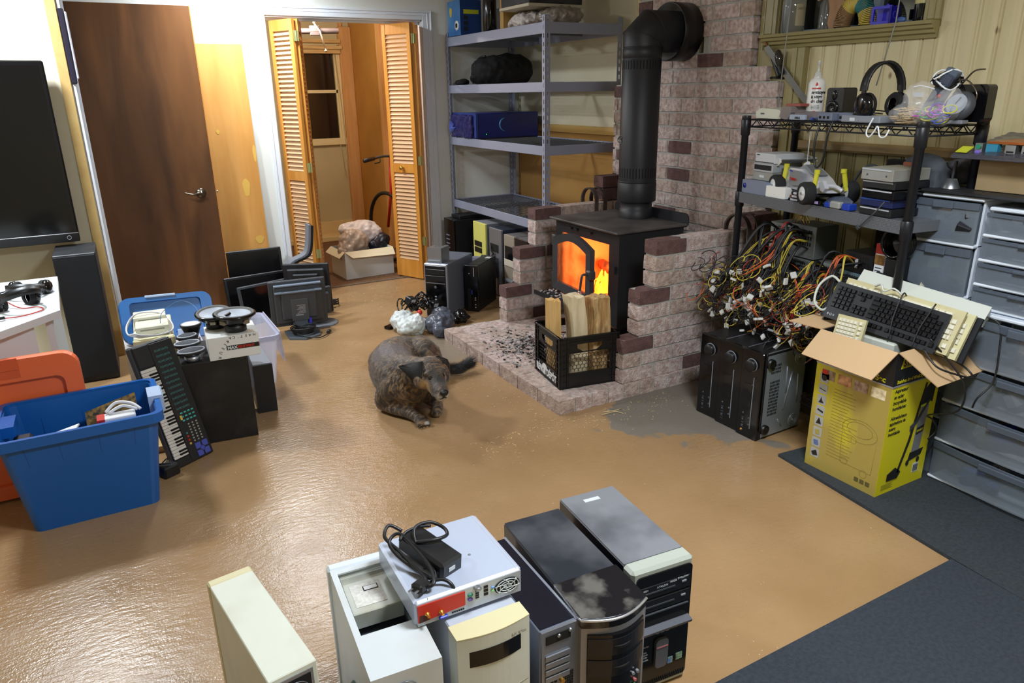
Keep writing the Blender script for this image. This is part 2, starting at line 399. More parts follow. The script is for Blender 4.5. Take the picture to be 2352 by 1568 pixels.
# olive upright beside the chimney and rail
b = MB(); b.box(3.125, 2.62, 0, 3.17, 2.724, 1.685, 0, .004); b.box(3.135, 2.724, 1.515, 3.17, 2.90, 1.687, 0, .004); b.box(3.135, 2.90, 1.6, 3.17, 2.925, 2.4, 0, .003); b.box(3.118, 2.66, 0, 3.125, 2.69, 1.685, 0, .003)
struct('trim_2', b, OLIVE, 'olive painted upright board beside the brick chimney', 'trim')
b = MB(); b.prism([(3.17, 1.2), (3.14, 1.2), (3.132, 1.21), (3.132, 1.235), (3.14, 1.245), (3.17, 1.245)], -1.3, 2.62, 'y')
struct('trim_3', b, wood_mat('rail_wood', (140, 116, 76), (158, 134, 92), 5, (6, .5, 6), .5, .02), 'wooden rail capping the olive wainscot behind the rack', 'trim')
# partition end board + white jamb
struct('trim_4', MB().box(-.088, 4.835, 0, -.038, 4.95, 2.4, 0, .002), BOARD, 'bare yellow board on the end of the partition wall', 'trim')
b = MB(); b.box(-.038, 4.86, 0, -.012, 5.75, 2.4); b.box(-.012, 4.9, 0, -.002, 4.93, 2.4); b.box(-.03, 4.85, 0, -.018, 4.86, 2.4)
struct('trim_5', b, WTRIM, 'white door jamb between partition board and brown door', 'trim')
# closet casing, stepped profile
b = MB()
def casing(b, x0, x1, z0, z1, d=.018):
    b.box(x0, 5.75-d, z0, x1, 5.75, z1, 0, .003)
casing(b, 1.172, 1.226, 0, 2.108); casing(b, 2.43, 2.514, 0, 2.108); casing(b, 1.226, 2.43, 2.04, 2.108)
casing(b, 1.178, 1.19, 0, 2.108, .025); casing(b, 2.497, 2.509, 0, 2.108, .025); casing(b, 1.19, 2.497, 2.092, 2.104, .025); casing(b, 2.47, 2.48, 0, 2.09, .022); casing(b, 1.226, 2.47, 2.07, 2.078, .022)
b.box(1.22, 5.75, 0, 1.232, 5.87, 2.04); b.box(2.424, 5.75, 0, 2.44, 5.87, 2.04); b.box(1.22, 5.75, 2.03, 2.44, 5.87, 2.04)
b.box(1.24, 5.79, 2.012, 2.42, 5.82, 2.03)
struct('trim_6', b, WTRIM, 'white moulded casing around the closet opening', 'trim')
struct('trim_7', MB().box(2.395, 5.83, 0, 2.424, 5.87, 2.03), FJ, 'bare wooden jamb lining at the right of the closet', 'trim')
# closet beyond
b = MB(); b.box(1.0, 5.75, -.1, 2.7, 8.3, .0); struct('floor_closet', b, CARPET, 'brown carpet on the closet floor', 'floor')
b = MB(); b.box(1.232, 5.735, 0, 2.424, 5.775, .006); struct('trim_8', b, M('worn_threshold', (110, 92, 72), .8, col2=(90, 78, 64), scale=20), 'worn threshold strip at the closet opening', 'trim')
CL = M('closet_cream_paint', (206, 192, 150), .55, col2=(198, 184, 142), scale=3)
CR = M('closet_ochre_paint', (190, 138, 62), .4, col2=(180, 128, 54), scale=4)
b = MB(); b.box(.9, 5.87, 0, 1.0, 8.2, 2.4); struct('wall_closet_left', b, CL, 'cream left wall inside the closet', 'wall')
b = MB(); b.box(1.0, 8.0, 0, 1.98, 8.1, 2.4); b.box(2.38, 8.0, 0, 2.55, 8.1, 2.4); b.box(1.98, 8, 0, 2.38, 8.1, 1.04); b.box(1.98, 8, 1.98, 2.38, 8.1, 2.4)
struct('wall_closet_back', b, CL, 'cream far wall inside the closet with a small window', 'wall')
b = MB(); b.box(2.55, 5.87, 0, 2.65, 8.1, 2.4); struct('wall_closet_right', b, CR, 'glossy ochre right wall inside the closet', 'wall')
b = MB(); b.box(2.52, 7.0, .0, 2.55, 7.1, 2.17); b.box(2.44, 7.96, 0, 2.47, 8.0, 2.2)
b.box(1.0, 6.4, 2.2, 2.55, 6.44, 2.4); b.box(2.42, 7.93, .09, 2.55, 8, 2.16, 0, .004)
struct('trim_9', b, FJ, 'orange wooden corner board and header inside the closet', 'trim')
b = MB(); b.box(1.0, 7.96, 0, 2.42, 8.0, .17, 0, .004); b.box(1.0, 7.7, 0, 2.42, 7.96, .05, 0, .004)
struct('baseboard_closet', b, M('cream_board', (222, 196, 140), .5), 'cream baseboard along the closet far wall', 'baseboard')
w1 = struct('window_1', MB().box(1.9, 7.965, 1.90, 2.40, 8.0, 1.985).box(2.38, 7.965, 1.0, 2.455, 8.0, 1.98, 0, .004).box(1.86, 7.965, 1.0, 1.97, 8, 1.98, 0, .004).box(1.86, 7.955, .985, 2.47, 8.0, 1.055, 0, .004).box(1.86, 7.96, 1.985, 2.47, 8, 2.02), M('cream_window_casing', (232, 214, 164), .45), 'small dark window on the far closet wall', 'window')
b = MB(); b.box(1.97, 7.99, 1.515, 2.38, 8.03, 1.545); b.box(1.97, 7.99, 1.05, 1.985, 8.03, 1.98); b.box(2.365, 7.99, 1.05, 2.38, 8.03, 1.98)
struct('window_sash', b, MC['cream_window_casing'], parent=w1)
struct('window_pane', MB().box(1.97, 8.02, 1.04, 2.38, 8.03, 1.98), M('closet_night_glass', (34, 26, 24), .08, spec=.6), parent=w1)
b = MB(); b.box(1.86, 7.90, 1.94, 2.44, 7.955, 1.975, 0, .003).box(1.86, 7.905, 1.90, 2.42, 7.95, 1.937, 0, .003).box(1.86, 7.90, 2.0, 2.43, 7.955, 2.035, 0, .003)
tag(part('rolled_blind', b, M('rolled_reed_blind', (222, 190, 130), .6, col2=(190, 150, 92), scale=4, stretch=(1, 1, 30))), 'rolled up yellow blind above the closet window', 'blind')
b = MB(); b.tube([(2.36, 7.93, 1.9), (2.40, 7.95, 1.3), (2.42, 7.95, .75), (2.47, 7.94, .52), (2.5, 7.94, .6)], .004, smooth=6); b.tube([(2.34, 7.93, 1.0), (2.37, 7.94, .7)], .003); b.cyl((2.37, 7.94, .7), (2.372, 7.94, .66), .012, .008)
tag(part('blind_cord', b, M('cord_beige', (200, 180, 130), .7)), 'thin blind pull cord hanging down the closet far wall', 'cord')
# lock bar hanging from the closet header
t = thing('door_closer', 'grey door closer with chrome arm hanging inside the closet top', 'door closer', (1.62, 6.42, 1.99))
part('body', MB().cyl((0, 0, 0), (.34, 0, .01), .022, seg=12).box(.1, -.02, -.03, .18, .0, .045, 0, .004), M('closer_grey', (96, 84, 84), .4), t)
part('arm', MB().tube([(.14, -.02, .06), (.17, -.06, .0), (.2, -.08, -.14)], .008).ell((.14, -.02, .07), (.014, .014, .014)).ell((.2, -.08, -.15), (.016, .016, .012)), M('chrome_arm', (230, 225, 215), .15, .9), t)

# ---- brown flush door
d1 = struct('door_1', MB().box(-.008, 5.485, .02, .702, 5.52, 2.055, 0, .002), DOORW, 'dark brown varnished flush door with pewter lever handle, standing open', 'door')
struct('door_edge', MB().box(.702, 5.486, .02, .708, 5.519, 2.055), wood_mat('door_edge_wood', (176, 112, 50), (196, 132, 66), 4), parent=d1)
b = MB(); b.lathe([(.001, 0), (.033, 0), (.033, .004), (.026, .009), (.012, .011), (.011, .04), (.001, .042)], (.605, 5.485, .868), (0, -1, 0), 24)
b.tube([(.605, 5.45, .868), (.58, 5.442, .872), (.55, 5.44, .866), (.52, 5.44, .874), (.497, 5.443, .882)], lambda t: .009-.005*t, 8, smooth=5)
struct('door_handle', b, BRONZE, parent=d1)
b = MB(); b.box(.708, 5.49, .84, .7095, 5.515, .9); b.box(.709, 5.495, .86, .718, 5.51, .878, 0, .003)
struct('latch', b, M('latch_brass', (180, 176, 168), .3, .9), parent=d1)
# ---- bifold doors
def louver_panel(parent, p0, p1, name='louver_panel', H0=.012, H1=2.008, knob=False):
    p0 = Vector(p0); p1 = Vector(p1); L = (p1-p0).length; a = math.atan2((p1-p0).y, (p1-p0).x)
    e = bpy.data.objects.new(name, None)
    b = MB(); t = .026
    b.box(0, 0, H0, .038, t, H1, 0, .002); b.box(L-.038, 0, H0, L, t, H1, 0, .002)
    for z0, z1 in ((H0, H0+.15), (.885, .955), (H1-.075, H1)): b.box(.038, .002, z0, L-.038, t-.002, z1)
    o = part(name, b, BIFW, parent); o.location = (p0.x, p0.y, 0); o.rotation_euler = (0, 0, a); o['kind'] = 'structure'
    s = MB()
    for z0, z1 in ((H0+.15, .885), (.955, H1-.075)):
        n = int((z1-z0)/.031)
        for i in range(n):
            z = z0+(i+.5)*(z1-z0)/n
            s.prism([(.001, z-.013), (.006, z-.0155), (t-.001, z+.010), (t-.006, z+.0125)], .036, L-.036, 'x', 0)
    q = part('louver_slats', s, LOUV, o)
    if knob: part('knob', MB().lathe([(.006, 0), (.006, .015), (.016, .022), (.018, .03), (.012, .038), (.001, .04)], (L/2, 0, .925), (0, -1, 0), 16), BRASS, o, 'round brass knob')
    return o
dl = bpy.data.objects.new('door_2', None); C.objects.link(dl); dl['kind'] = 'structure'; tag(dl, 'left pair of louvered bifold closet doors, folded open', 'door'); dl['kind'] = 'structure'
louver_panel(dl, (1.262, 5.80), (1.365, 5.555)); louver_panel(dl, (1.415, 5.575), (1.50, 5.82))
dr = bpy.data.objects.new('door_3', None); C.objects.link(dr); tag(dr, 'right pair of louvered bifold closet doors with a brass knob', 'door'); dr['kind'] = 'structure'
louver_panel(dr, (2.125, 5.84), (2.255, 5.575), knob=True); louver_panel(dr, (2.305, 5.585), (2.395, 5.80))
for par, x, y in ((dl, 1.39, 5.552), (dr, 2.28, 5.56)):
    b = MB()
    for z in (.3, .95, 1.86):
        b.box(x-.018, y, z, x-.003, y+.003, z+.07); b.box(x+.003, y, z, x+.018, y+.003, z+.07); b.cyl((x, y, z), (x, y, z+.07), .004)
    part('hinge', b, M('pale_brass_hinge', (190, 190, 130), .35, .7), par, 'small brass butterfly hinges')
# leaning plywood sheet
t = part('plywood_sheet', MB().slab((.712, 5.66, .003), (1.05, 5.66, .003), (1.047, 5.735, 1.845), (.712, 5.735, 1.845), .012), PLY)
tag(t, 'orange plywood sheet leaning on the back wall beside the brown door', 'plywood')
PAT = M('yellow_filler', (222, 178, 84), .5)
for cx, cz, rx, rz in ((.945, .86, .026, .065), (.803, 1.26, .012, .016), (1.035, 1.10, .012, .06), (.99, .47, .03, .03)):
    y = 5.66+(.075)*cz/1.845-.0015
    b = MB(); b.prism([(cx+rx*math.cos(a)*(1+.15*math.sin(3*a)), cz+rz*math.sin(a)) for a in [i*PI/10 for i in range(20)]], y, y-.001, 'y'); part('filler_patch', b, PAT, t, 'yellow wood filler patch')
# black bar on jamb
b = MB(); b.box(-.034, 4.83, 1.575, -.006, 4.858, 1.955, 0, .006); b.box(-.006, 4.835, 1.6, .006, 4.855, 1.94, 1, .005)
tag(part('umbrella', b, [M('dark_purple_plastic', (30, 26, 44), .35), M('pale_bar', (190, 190, 205), .3)]), 'long dark purple bar hanging on the white door jamb', 'bar')
bpy.data.objects['umbrella'].name = 'hanging_bar'

# ---- rubber mats
RUB = M('black_rubber_mat', (38, 44, 50), .75, col2=(50, 57, 64), scale=90, bump=.5, bscale=400, detail=2)
t = part('rubber_mat', MB().prism([(2.341, 1.869), (2.256, 1.078), (2.19, .3), (3.15, .2), (3.25, 1.78)], 0, .013), RUB); tag(t, 'black rubber floor mat under the yellow carton and drawers', 'mat')
t = part('rubber_mat', MB().prism([(2.25, 1.066), (.85, 1.068), (.8, -.3), (2.16, -.4)], 0, .012), M('black_rubber_mat_b', (34, 42, 52), .7, col2=(46, 55, 66), scale=90, bump=.5, bscale=400, detail=2)); tag(t, 'black rubber floor mat in the bottom right corner, nearest the viewer', 'mat')

# ============================================================ brickwork
BR = [M('rose_split_brick', (172, 146, 138), .85, col2=(212, 196, 190), scale=42, bump=.7, bscale=120, detail=6),
      M('dark_plum_brick', (92, 66, 64), .85, col2=(110, 82, 78), scale=30, bump=.5, bscale=120),
      M('tan_brick', (158, 136, 126), .85, col2=(198, 178, 166), scale=36, bump=.7, bscale=120, detail=6),
      M('grey_mortar', (176, 174, 168), .9, bump=.6, bscale=150)]
def brick(b, x0, y0, z0, x1, y1, z1, m=0, amp=.005, seg=.04):
    nx, ny, nz = [max(1, min(6, round(abs(d)/seg))) for d in (x1-x0, y1-y0, z1-z0)]
    nz = max(nz, 2); c = Vector(((x0+x1)/2, (y0+y1)/2, (z0+z1)/2)); ids = {}; vs = []; fs = []
    def V(i, j, k):
        if (i, j, k) not in ids:
            p = Vector((x0+(x1-x0)*i/nx, y0+(y1-y0)*j/ny, z0+(z1-z0)*k/nz))
            on = (i in (0, nx))+(j in (0, ny))+(k in (0, nz))
            n = (noise.noise(p*31)*.6+.5)*amp
            d = (p-c).normalized()
            q = p+d*n
            if on >= 2: q -= (p-c)*(.028 if on == 2 else .045)*(.5+.5*noise.noise(p*17))
            ids[i, j, k] = len(vs); vs.append(q)
        return ids[i, j, k]
    for i in range(nx):
        for j in range(ny):
            fs += [(V(i,j,nz), V(i+1,j,nz), V(i+1,j+1,nz), V(i,j+1,nz)), (V(i,j,0), V(i,j+1,0), V(i+1,j+1,0), V(i+1,j,0))]
    for i in range(nx):
        for k in range(nz):
            fs += [(V(i,0,k), V(i+1,0,k), V(i+1,0,k+1), V(i,0,k+1)), (V(i,ny,k), V(i,ny,k+1), V(i+1,ny,k+1), V(i+1,ny,k))]
    for j in range(ny):
        for k in range(nz):
            fs += [(V(0,j,k), V(0,j,k+1), V(0,j+1,k+1), V(0,j+1,k)), (V(nx,j,k), V(nx,j+1,k), V(nx,j+1,k+1), V(nx,j,k+1))]
    b.add(vs, fs, m, False)
CO = .0805; J = .012
rb = random.Random(4)
def pick(): return 1 if rb.random() < .09 else (2 if rb.random() < .35 else 0)
# chimney
b = MB()
def ybounds(z):
    return (2.73, 4.11) if z < 1.50 else ((2.815, 4.03) if z < 1.585 else (2.93, 3.89))
row = 0; z = .004
while z < 2.4:
    y0, y1 = ybounds(z+.02); y = y0 - (.1 if row % 2 else 0)
    L = .205
    while y < y1:
        a, e = max(y, y0), min(y+L, y1)
        if e-a > .03:
            # leave the hole for the stove pipe thimble
            if not (((a+e)/2-3.42)**2+((z+.035)-1.80)**2 < .105**2):
                brick(b, 3.1, a+J/2, z, 3.3, e-J/2, min(z+CO-J, 2.398), pick())
        y += L
    z += CO; row += 1
for y0, y1, z0, z1 in ((2.736, 4.104, 0, 1.53), (2.82, 4.024, 1.53, 1.605), (2.935, 3.884, 1.605, 1.69), (2.935, 3.884, 1.92, 2.4), (2.935, 3.31, 1.69, 1.92), (3.53, 3.884, 1.69, 1.92)):
    b.box(3.105, y0+.012, z0, 3.298, y1-.012, z1, 3)
struct('wall_chimney', b, BR, 'rose brick chimney with stepped shoulders behind the wood stove', 'chimney')
# hearth
b = MB(); b.box(1.765, 2.708, 0, 3.1, 4.046, .071, 3)
x = 1.757; r = 0
while x < 3.05:
    y = 2.70-(.1 if r % 2 else 0)
    while y < 4.055:
        a, e = max(y, 2.70), min(y+.205, 4.055)
        if e-a > .03: brick(b, x+.004, a+.004, .0, min(x+.1, 3.1)-.004, e-.004, .0735, 1 if rb.random() < .12 else (2 if rb.random() < .5 else 0), .003)
        y += .205
    x += .1; r += 1
struct('floor_hearth', b, BR, 'low brick hearth slab under the wood stove, dusted with ash', 'hearth')
# wings
def wing(name, ya, yb, tips, label):
    b = MB(); z = .077
    for c in range(9):
        x0 = tips[c//3]; z1 = z+CO-J; x = x0; first = True
        top = c % 3 == 2
        L = .2 if (c % 2 == 0 or top) else .12
        while x < 3.09:
            e = min(x+L, 3.098); L = .205
            mm = 1 if (first and top) else (0 if rb.random() < .6 else (2 if rb.random() < .93 else 1))
            brick(b, x+(0 if first else J/2), ya, z, e-J/2, yb, z1, mm, .004)
            first = False; x = e
        b.box(x0+.007, ya+.005, z-J, 3.098, yb-.005, z1, 3)
        z += CO
    return struct(name, b, BR, label, 'brick wall')
wing('wall_hearth_right', 2.722, 2.815, (2.155, 2.25, 2.342), 'stepped low brick wall on the right side of the stove')
wing('wall_hearth_left', 3.955, 4.05, (2.165, 2.27, 2.388), 'stepped low brick wall on the left side of the stove')
# brick stubs with iron rings hanging on the low walls, by the chimney
for i, (y, lab) in enumerate(((2.70, 'right'), (4.03, 'left'))):
    b = MB(); yy = y-.05
    for k in range(2 if i else 1):
        brick(b, 2.93, yy, .803+k*.08, 3.095, yy+.1, .875+k*.08, 1)
    t = part('loose_brick', b, BR); tag(t, 'dark brick standing on the %s low brick wall by the chimney' % lab, 'brick')
    for k in range(2):
        b = MB(); P = []
        for a in range(0, 200, 12):
            an = math.radians(a-10); P.append((2.86+k*.07, y+.0+.085*math.cos(an)-.0, .80+.085*math.sin(an)))
        P = [(P[0][0], P[0][1], .66)]+P+[(P[0][0], P[-1][1], .7)]
        b2 = [Vector(p) for p in P]; n = len(b2); v = []; f = []
        for p in b2:
            v += [p+Vector((-.014, 0, 0)), p+Vector((.014, 0, 0))]
        cc = Vector((2.86+k*.07, y, .78))
        v += [q+(cc-q).normalized()*.009*(1 if q.z > .7 else 1) for q in v]
        for j in range(n-1):
            f += [(2*j, 2*j+1, 2*j+3, 2*j+2), (2*n+2*j, 2*n+2*j+2, 2*n+2*j+3, 2*n+2*j+1), (2*j, 2*j+2, 2*n+2*j+2, 2*n+2*j), (2*j+1, 2*n+2*j+1, 2*n+2*j+3, 2*j+3)]
        f += [(0, 2*n, 2*n+1, 1), (2*n-2, 2*n-1, 4*n-1, 4*n-2)]
        t = part('iron_ring', MB().add(v, f), IRON)
        tag(t, 'rusty iron strap bent over the %s low brick wall, %s the chimney' % (lab, 'further from' if k == 0 else 'against'), 'iron strap', 'iron straps over the low brick walls')
# ============================================================ wood stove
SBLK = M('stove_black_paint', (34, 35, 39), .5, .2, bump=.05, bscale=200)
STOP = M('stove_top_scuffed', (62, 58, 58), .55, .2, col2=(104, 98, 94), scale=6, lo=.35, hi=.8)
CAST = M('cast_iron_grey', (66, 66, 70), .5, .3, bump=.1, bscale=150)
t = thing('wood_stove', 'black steel wood stove on the hearth, glass door ajar on a lit fire', 'stove', (2.62, 3.42, .0735))
b = MB(); x0, x1, y0, y1, z0, z1 = -.225, .23, -.33, .30, .15, .69
b.box(x0, y0, z0, x1, y0+.02, z1); b.box(x0, y1-.02, z0, x1, y1, z1); b.box(x1-.02, y0+.02, z0, x1, y1-.02, z1); b.box(x0, y0+.02, z0, x1, y1-.02, z0+.03); b.box(x0, y0+.02, z1-.02, x1, y1-.02, z1)
b.box(x0, y0+.02, z0+.03, x0+.015, y1-.02, .26); b.box(x0, y0+.02, .62, x0+.015, y1-.02, z1-.02); b.box(x0, y0+.02, .26, x0+.015, -.24, .62); b.box(x0, .23, .26, x0+.015, y1-.02, .62)
part('body', b, SBLK, t)
b = MB(); b.box(x0+.02, -.305, .185, x1-.03, -.28, .66); b.box(x0+.02, .25, .185, x1-.03, .275, .66); b.box(x1-.055, -.28, .185, x1-.03, .25, .66); b.box(x0+.02, -.28, .18, x1-.055, .25, .19)
part('bounce_firebrick', b, M('tan_bounce_firebrick', (190, 130, 90), .9, bump=.3), t)  # tan lining added to bounce more orange firelight towards the glass
part('top_plate', MB().box(-.255, -.345, .69, .245, .335, .702, 0, .003), STOP, t, 'scuffed grey top plate')
part('heat_shield', MB().prism(rrect(-.345, .68, .335, .76, .03), .245, .252, 'x'), SBLK, t)
b = MB(); b.box(-.12, -.2, .02, .14, .2, .15); b.box(-.16, -.24, 0, .18, .24, .02, 0, .003); part('pedestal', b, SBLK, t)
b = MB(); b.box(-.40, -.16, .25, -.225, .27, .262, 0, .002); b.box(-.405, -.16, .25, -.398, .27, .276)
part('ash_lip', b, SBLK, t)
r = random.Random(3); b = MB()
for _ in range(160):
    x, y = r.uniform(-.39, -.24), r.uniform(-.15, .26); s = r.uniform(.003, .011)
    b.ell((x, y, .262+s*.3), (s, s*r.uniform(.5, 1), s*.5), 6, r.choice((0, 0, 1)))
ASH = M('pale_ash', (170, 166, 164), .95); CHAR = M('charcoal_bits', (24, 22, 22), .9)
o = part('ash', b, [ASH, CHAR], t); o['kind'] = 'stuff'
part('damper_rod', MB().lathe([(.013, 0), (.013, .15), (.010, .15), (.010, .1)], (.235, -.30, .655), (.15, -1, .02), 14), STEEL, t, 'bare steel air control rod')
for y in (-.08, .06, .12): part('catch', MB().box(-.2395, y, .655, -.225, y+.03, .665), SBLK, t)
part('latch_slot', MB().box(-.24, -.31, .47, -.226, -.29, .51), SBLK, t)
# door, ajar, hinged on the left
d = bpy.data.objects.new('door', None); C.objects.link(d); d.parent = t; d.location = (-.245, .262, 0); d.rotation_euler = (0, 0, -PI/2-.09)
# local x runs from hinge to latch, y = outward is -y
def arch(x0, x1, z0, z1, rise, n=10):
    return [(x0, z0), (x1, z0)]+[(x1+(x0-x1)*i/n, z1+rise*math.sin(PI*i/n)) for i in range(n+1)]
out = arch(0, .455, .275, .585, .055); inn = arch(.055, .395, .325, .555, .04)
b = MB(); n = len(out); v = [(x, 0, z) for x, z in out]+[(x, 0, z) for x, z in inn]+[(x, -.03, z) for x, z in out]+[(x, -.024, z) for x, z in inn]
f = []
for i in range(n):
    j = (i+1) % n
    f += [(2*n+i, 2*n+j, 3*n+j, 3*n+i), (i, n+i, n+j, j), (i, j, 2*n+j, 2*n+i), (n+i, 3*n+i, 3*n+j, n+j)]
b.add(v, f); b.box(-.035, -.02, .30, .01, .005, .37, 0, .006); b.box(-.035, -.02, .53, .01, .005, .60, 0, .006); b.box(.43, -.045, .42, .478, -.0, .475, 0, .008)
part('door_frame', b, CAST, d)
GL = bpy.data.materials.new('sooty_hot_glass'); GL.use_nodes = True
nt = GL.node_tree; bs = nt.nodes['Principled BSDF']; bs.inputs['Base Color'].default_value = (.9, .5, .25, 1); bs.inputs['Roughness'].default_value = .55; bs.inputs['Transmission Weight'].default_value = 1; bs.inputs['IOR'].default_value = 1.1
nn = nt.nodes.new('ShaderNodeTexNoise'); nn.inputs['Scale'].default_value = 9; nn.inputs['Detail'].default_value = 5; tc = nt.nodes.new('ShaderNodeTexCoord'); nt.links.new(tc.outputs['Object'], nn.inputs[0])
rr = nt.nodes.new('ShaderNodeValToRGB'); rr.color_ramp.elements[0].position = .32; rr.color_ramp.elements[1].position = .6; rr.color_ramp.elements[0].color = (.5, .3, .2, 1); rr.color_ramp.elements[1].color = (1, .85, .7, 1)
nt.links.new(nn.outputs[0], rr.inputs[0]); nt.links.new(rr.outputs[0], bs.inputs['Base Color'])
b = MB(); b.prism(arch(.052, .398, .322, .557, .042), -.012, -.008, 'y'); part('glass', b, GL, d, 'sooty glass glowing orange')
b = MB(); b.tube([(.455, -.045, .45), (.455, -.075, .455), (.455, -.085, .42), (.452, -.09, .36)], .007, 8, smooth=4); part('handle_arm', b, CAST, d)
b = MB()
b.tube([(.452+(.008+.016*i/60)*math.cos(i*.9), -.09+(.008+.016*i/60)*math.sin(i*.9), .37-.085*i/60) for i in range(61)], .0032, 6)
b.tube([(.452+(.024-.012*i/14)*math.cos(i*.9), -.09+(.024-.012*i/14)*math.sin(i*.9), .285-.014*i/14) for i in range(15)], .0032, 6)
part('spring_grip', b, M('chrome', (230, 230, 230), .15, 1), d, 'chrome coil spring grip')
# fire
FL1 = M('flame_orange', (255, 120, 24), .5, emit=3, col2=(255, 150, 40), scale=9, stretch=(1, 1, .5)); FL2 = M('ember_red', (255, 44, 12), .6, emit=3.2, col2=(90, 12, 4), scale=22, lo=.45, hi=.6)
for k, (px, py, a, rr_) in enumerate(((-.02, .0, .3, .045), (.03, .08, -.5, .04), (.0, -.09, .9, .042), (.02, .02, 1.3, .035))):
    b = MB(); L = .18
    b.cyl((px-L*math.cos(a)*.6, py-L*math.sin(a), .22+.05*k), (px+L*math.cos(a)*.6, py+L*math.sin(a), .23+.055*k), rr_, rr_*.9, 12)
    o = part('burning_log', b, M('burning_wood', (70, 22, 10), .8, col2=(255, 70, 16), scale=14, emit=.9, lo=.45, hi=.7), t)
b = MB()
r = random.Random(5)
for _ in range(26):
    x, y, h = r.uniform(-.1, .1), r.uniform(-.2, .2), r.uniform(.06, .17)
    b.tube([(x, y, .22), (x+r.uniform(-.02, .02), y+r.uniform(-.03, .03), .22+h*.5), (x+r.uniform(-.03, .03), y+r.uniform(-.03, .03), .24+h)], lambda q, k=r.uniform(.018, .034): k*(1-q)**.7+.001, 8, smooth=4)
o = part('flames', b, FL1, t); o['kind'] = 'stuff'
b = MB()
for _ in range(90):
    s = r.uniform(.008, .022); b.ell((r.uniform(-.17, .16), r.uniform(-.24, .24), .185+s*.6), (s, s, s*.8), 6)
o = part('embers', b, FL2, t); o['kind'] = 'stuff'
# ---- stove pipe
PIPE = M('stove_pipe_black', (30, 31, 36), .5, .1, bump=.03, bscale=100)
t = thing('stove_pipe', 'black stove pipe rising from the stove and bending into the chimney', 'stove pipe', (2.79, 3.45, .777))
part('base_collar', MB().lathe([(.1, 0), (.1, .045), (.094, .05), (.094, .085), (.104, .115)], seg=40), PIPE, t)
part('lower_sleeve', MB().lathe([(.112, .095), (.114, .1), (.114, .20), (.111, .204), (.111, .207), (.114, .21), (.114, .212), (.110, .215)], seg=40), PIPE, t)
part('pipe', MB().lathe([(.110, .205), (.110, .88), (.107, .883), (.107, .888), (.110, .891), (.110, .94), (.107, .942), (.107, .946), (.110, .948)], seg=40, cap=False), PIPE, t)
# mitred elbow
def ring(c, nrm, r, n=32):
    nrm = Vector(nrm).normalized(); u = Vector((0, 1, 0)); v = nrm.cross(u).normalized()
    return [Vector(c)+u*(r*math.cos(2*PI*i/n))+v*(r*math.sin(2*PI*i/n)) for i in range(n)]
def mitre(c, d0, d1, r, n=32):
    """ellipse where two tube directions meet"""
    u = Vector((0, 1, 0)); bis = (Vector(d0).normalized()+Vector(d1).normalized()).normalized(); pn = bis.cross(u).normalized()
    half = math.acos(max(-1, min(1, Vector(d0).normalized().dot(bis))))
    return [Vector(c)+u*(r*math.cos(2*PI*i/n))+pn*(r/math.cos(half)*math.sin(2*PI*i/n)) for i in range(n)]
R = .110
rings = [ring((0, 0, .948), (0, 0, 1), R), mitre((0, 0, .985), (0, 0, 1), (.7, 0, .7), R), mitre((.06, 0, 1.03), (.7, 0, .7), (1, 0, 0), R), ring((.33, 0, 1.03), (1, 0, 0), R)]
b = MB(); v = sum(rings, []); f = []
for j in range(3):
    for i in range(32): k = (i+1) % 32; f.append((j*32+i, j*32+k, (j+1)*32+k, (j+1)*32+i))
b.add(v, f, 0, True)
for j in (1, 2):
    b.tube(rings[j], .0022, 6, closed=True)
e = part('elbow', b, PIPE, t)
b = MB()
for z0, z1 in ((.235, .29), (.83, .875)):
    b = MB()
    for i in range(38):
        a = 2*PI*i/38; c, s = math.cos(a), math.sin(a); q = .1103
        u = Vector((-s, c, 0))*.0032; p = Vector((c*q, s*q, 0))
        b.add([p-u+Vector((0, 0, z0)), p+u+Vector((0, 0, z0)), p+u+Vector((0, 0, z1)), p-u+Vector((0, 0, z1))], [(0, 1, 2, 3)])
    part('vent_slots', b, M('slot_black', (6, 6, 7), .9), t)
b = MB(); b.lathe([(.001, -.002), (.024, 0), (.024, .004), (.02, .005), (.02, .003), (.001, .003)], (-.105, .03, .45), (-.9, -.45, 0), 20)
for i in range(3):
    a = i*2.1; b.tube([(-.111, .027, .45), (-.111-.0, .027+.017*math.cos(a), .45+.017*math.sin(a))], .002)
part('pipe_thermometer', b, M('dial_grey', (120, 120, 118), .4, .6), t, 'round grey thermometer dial')
b = MB(); b.lathe([(.152, 0), (.156, .0), (.156, .13), (.152, .133), (.148, .13)], (3.095, 3.45, 1.807), (-1, 0, 0), 40, 0, cap=False)
b.lathe([(.148, .13), (.146, .06), (.10, .012), (.02, .004)], (3.095, 3.45, 1.807), (-1, 0, 0), 40, 1, cap=False)
th = part('pipe_collar', b, [M('collar_black', (26, 26, 28), .35, .2), M('polished_steel', (225, 222, 218), .3, .8)])
tag(th, 'wide black collar with a polished inside around the stove pipe where it enters the chimney', 'pipe collar')

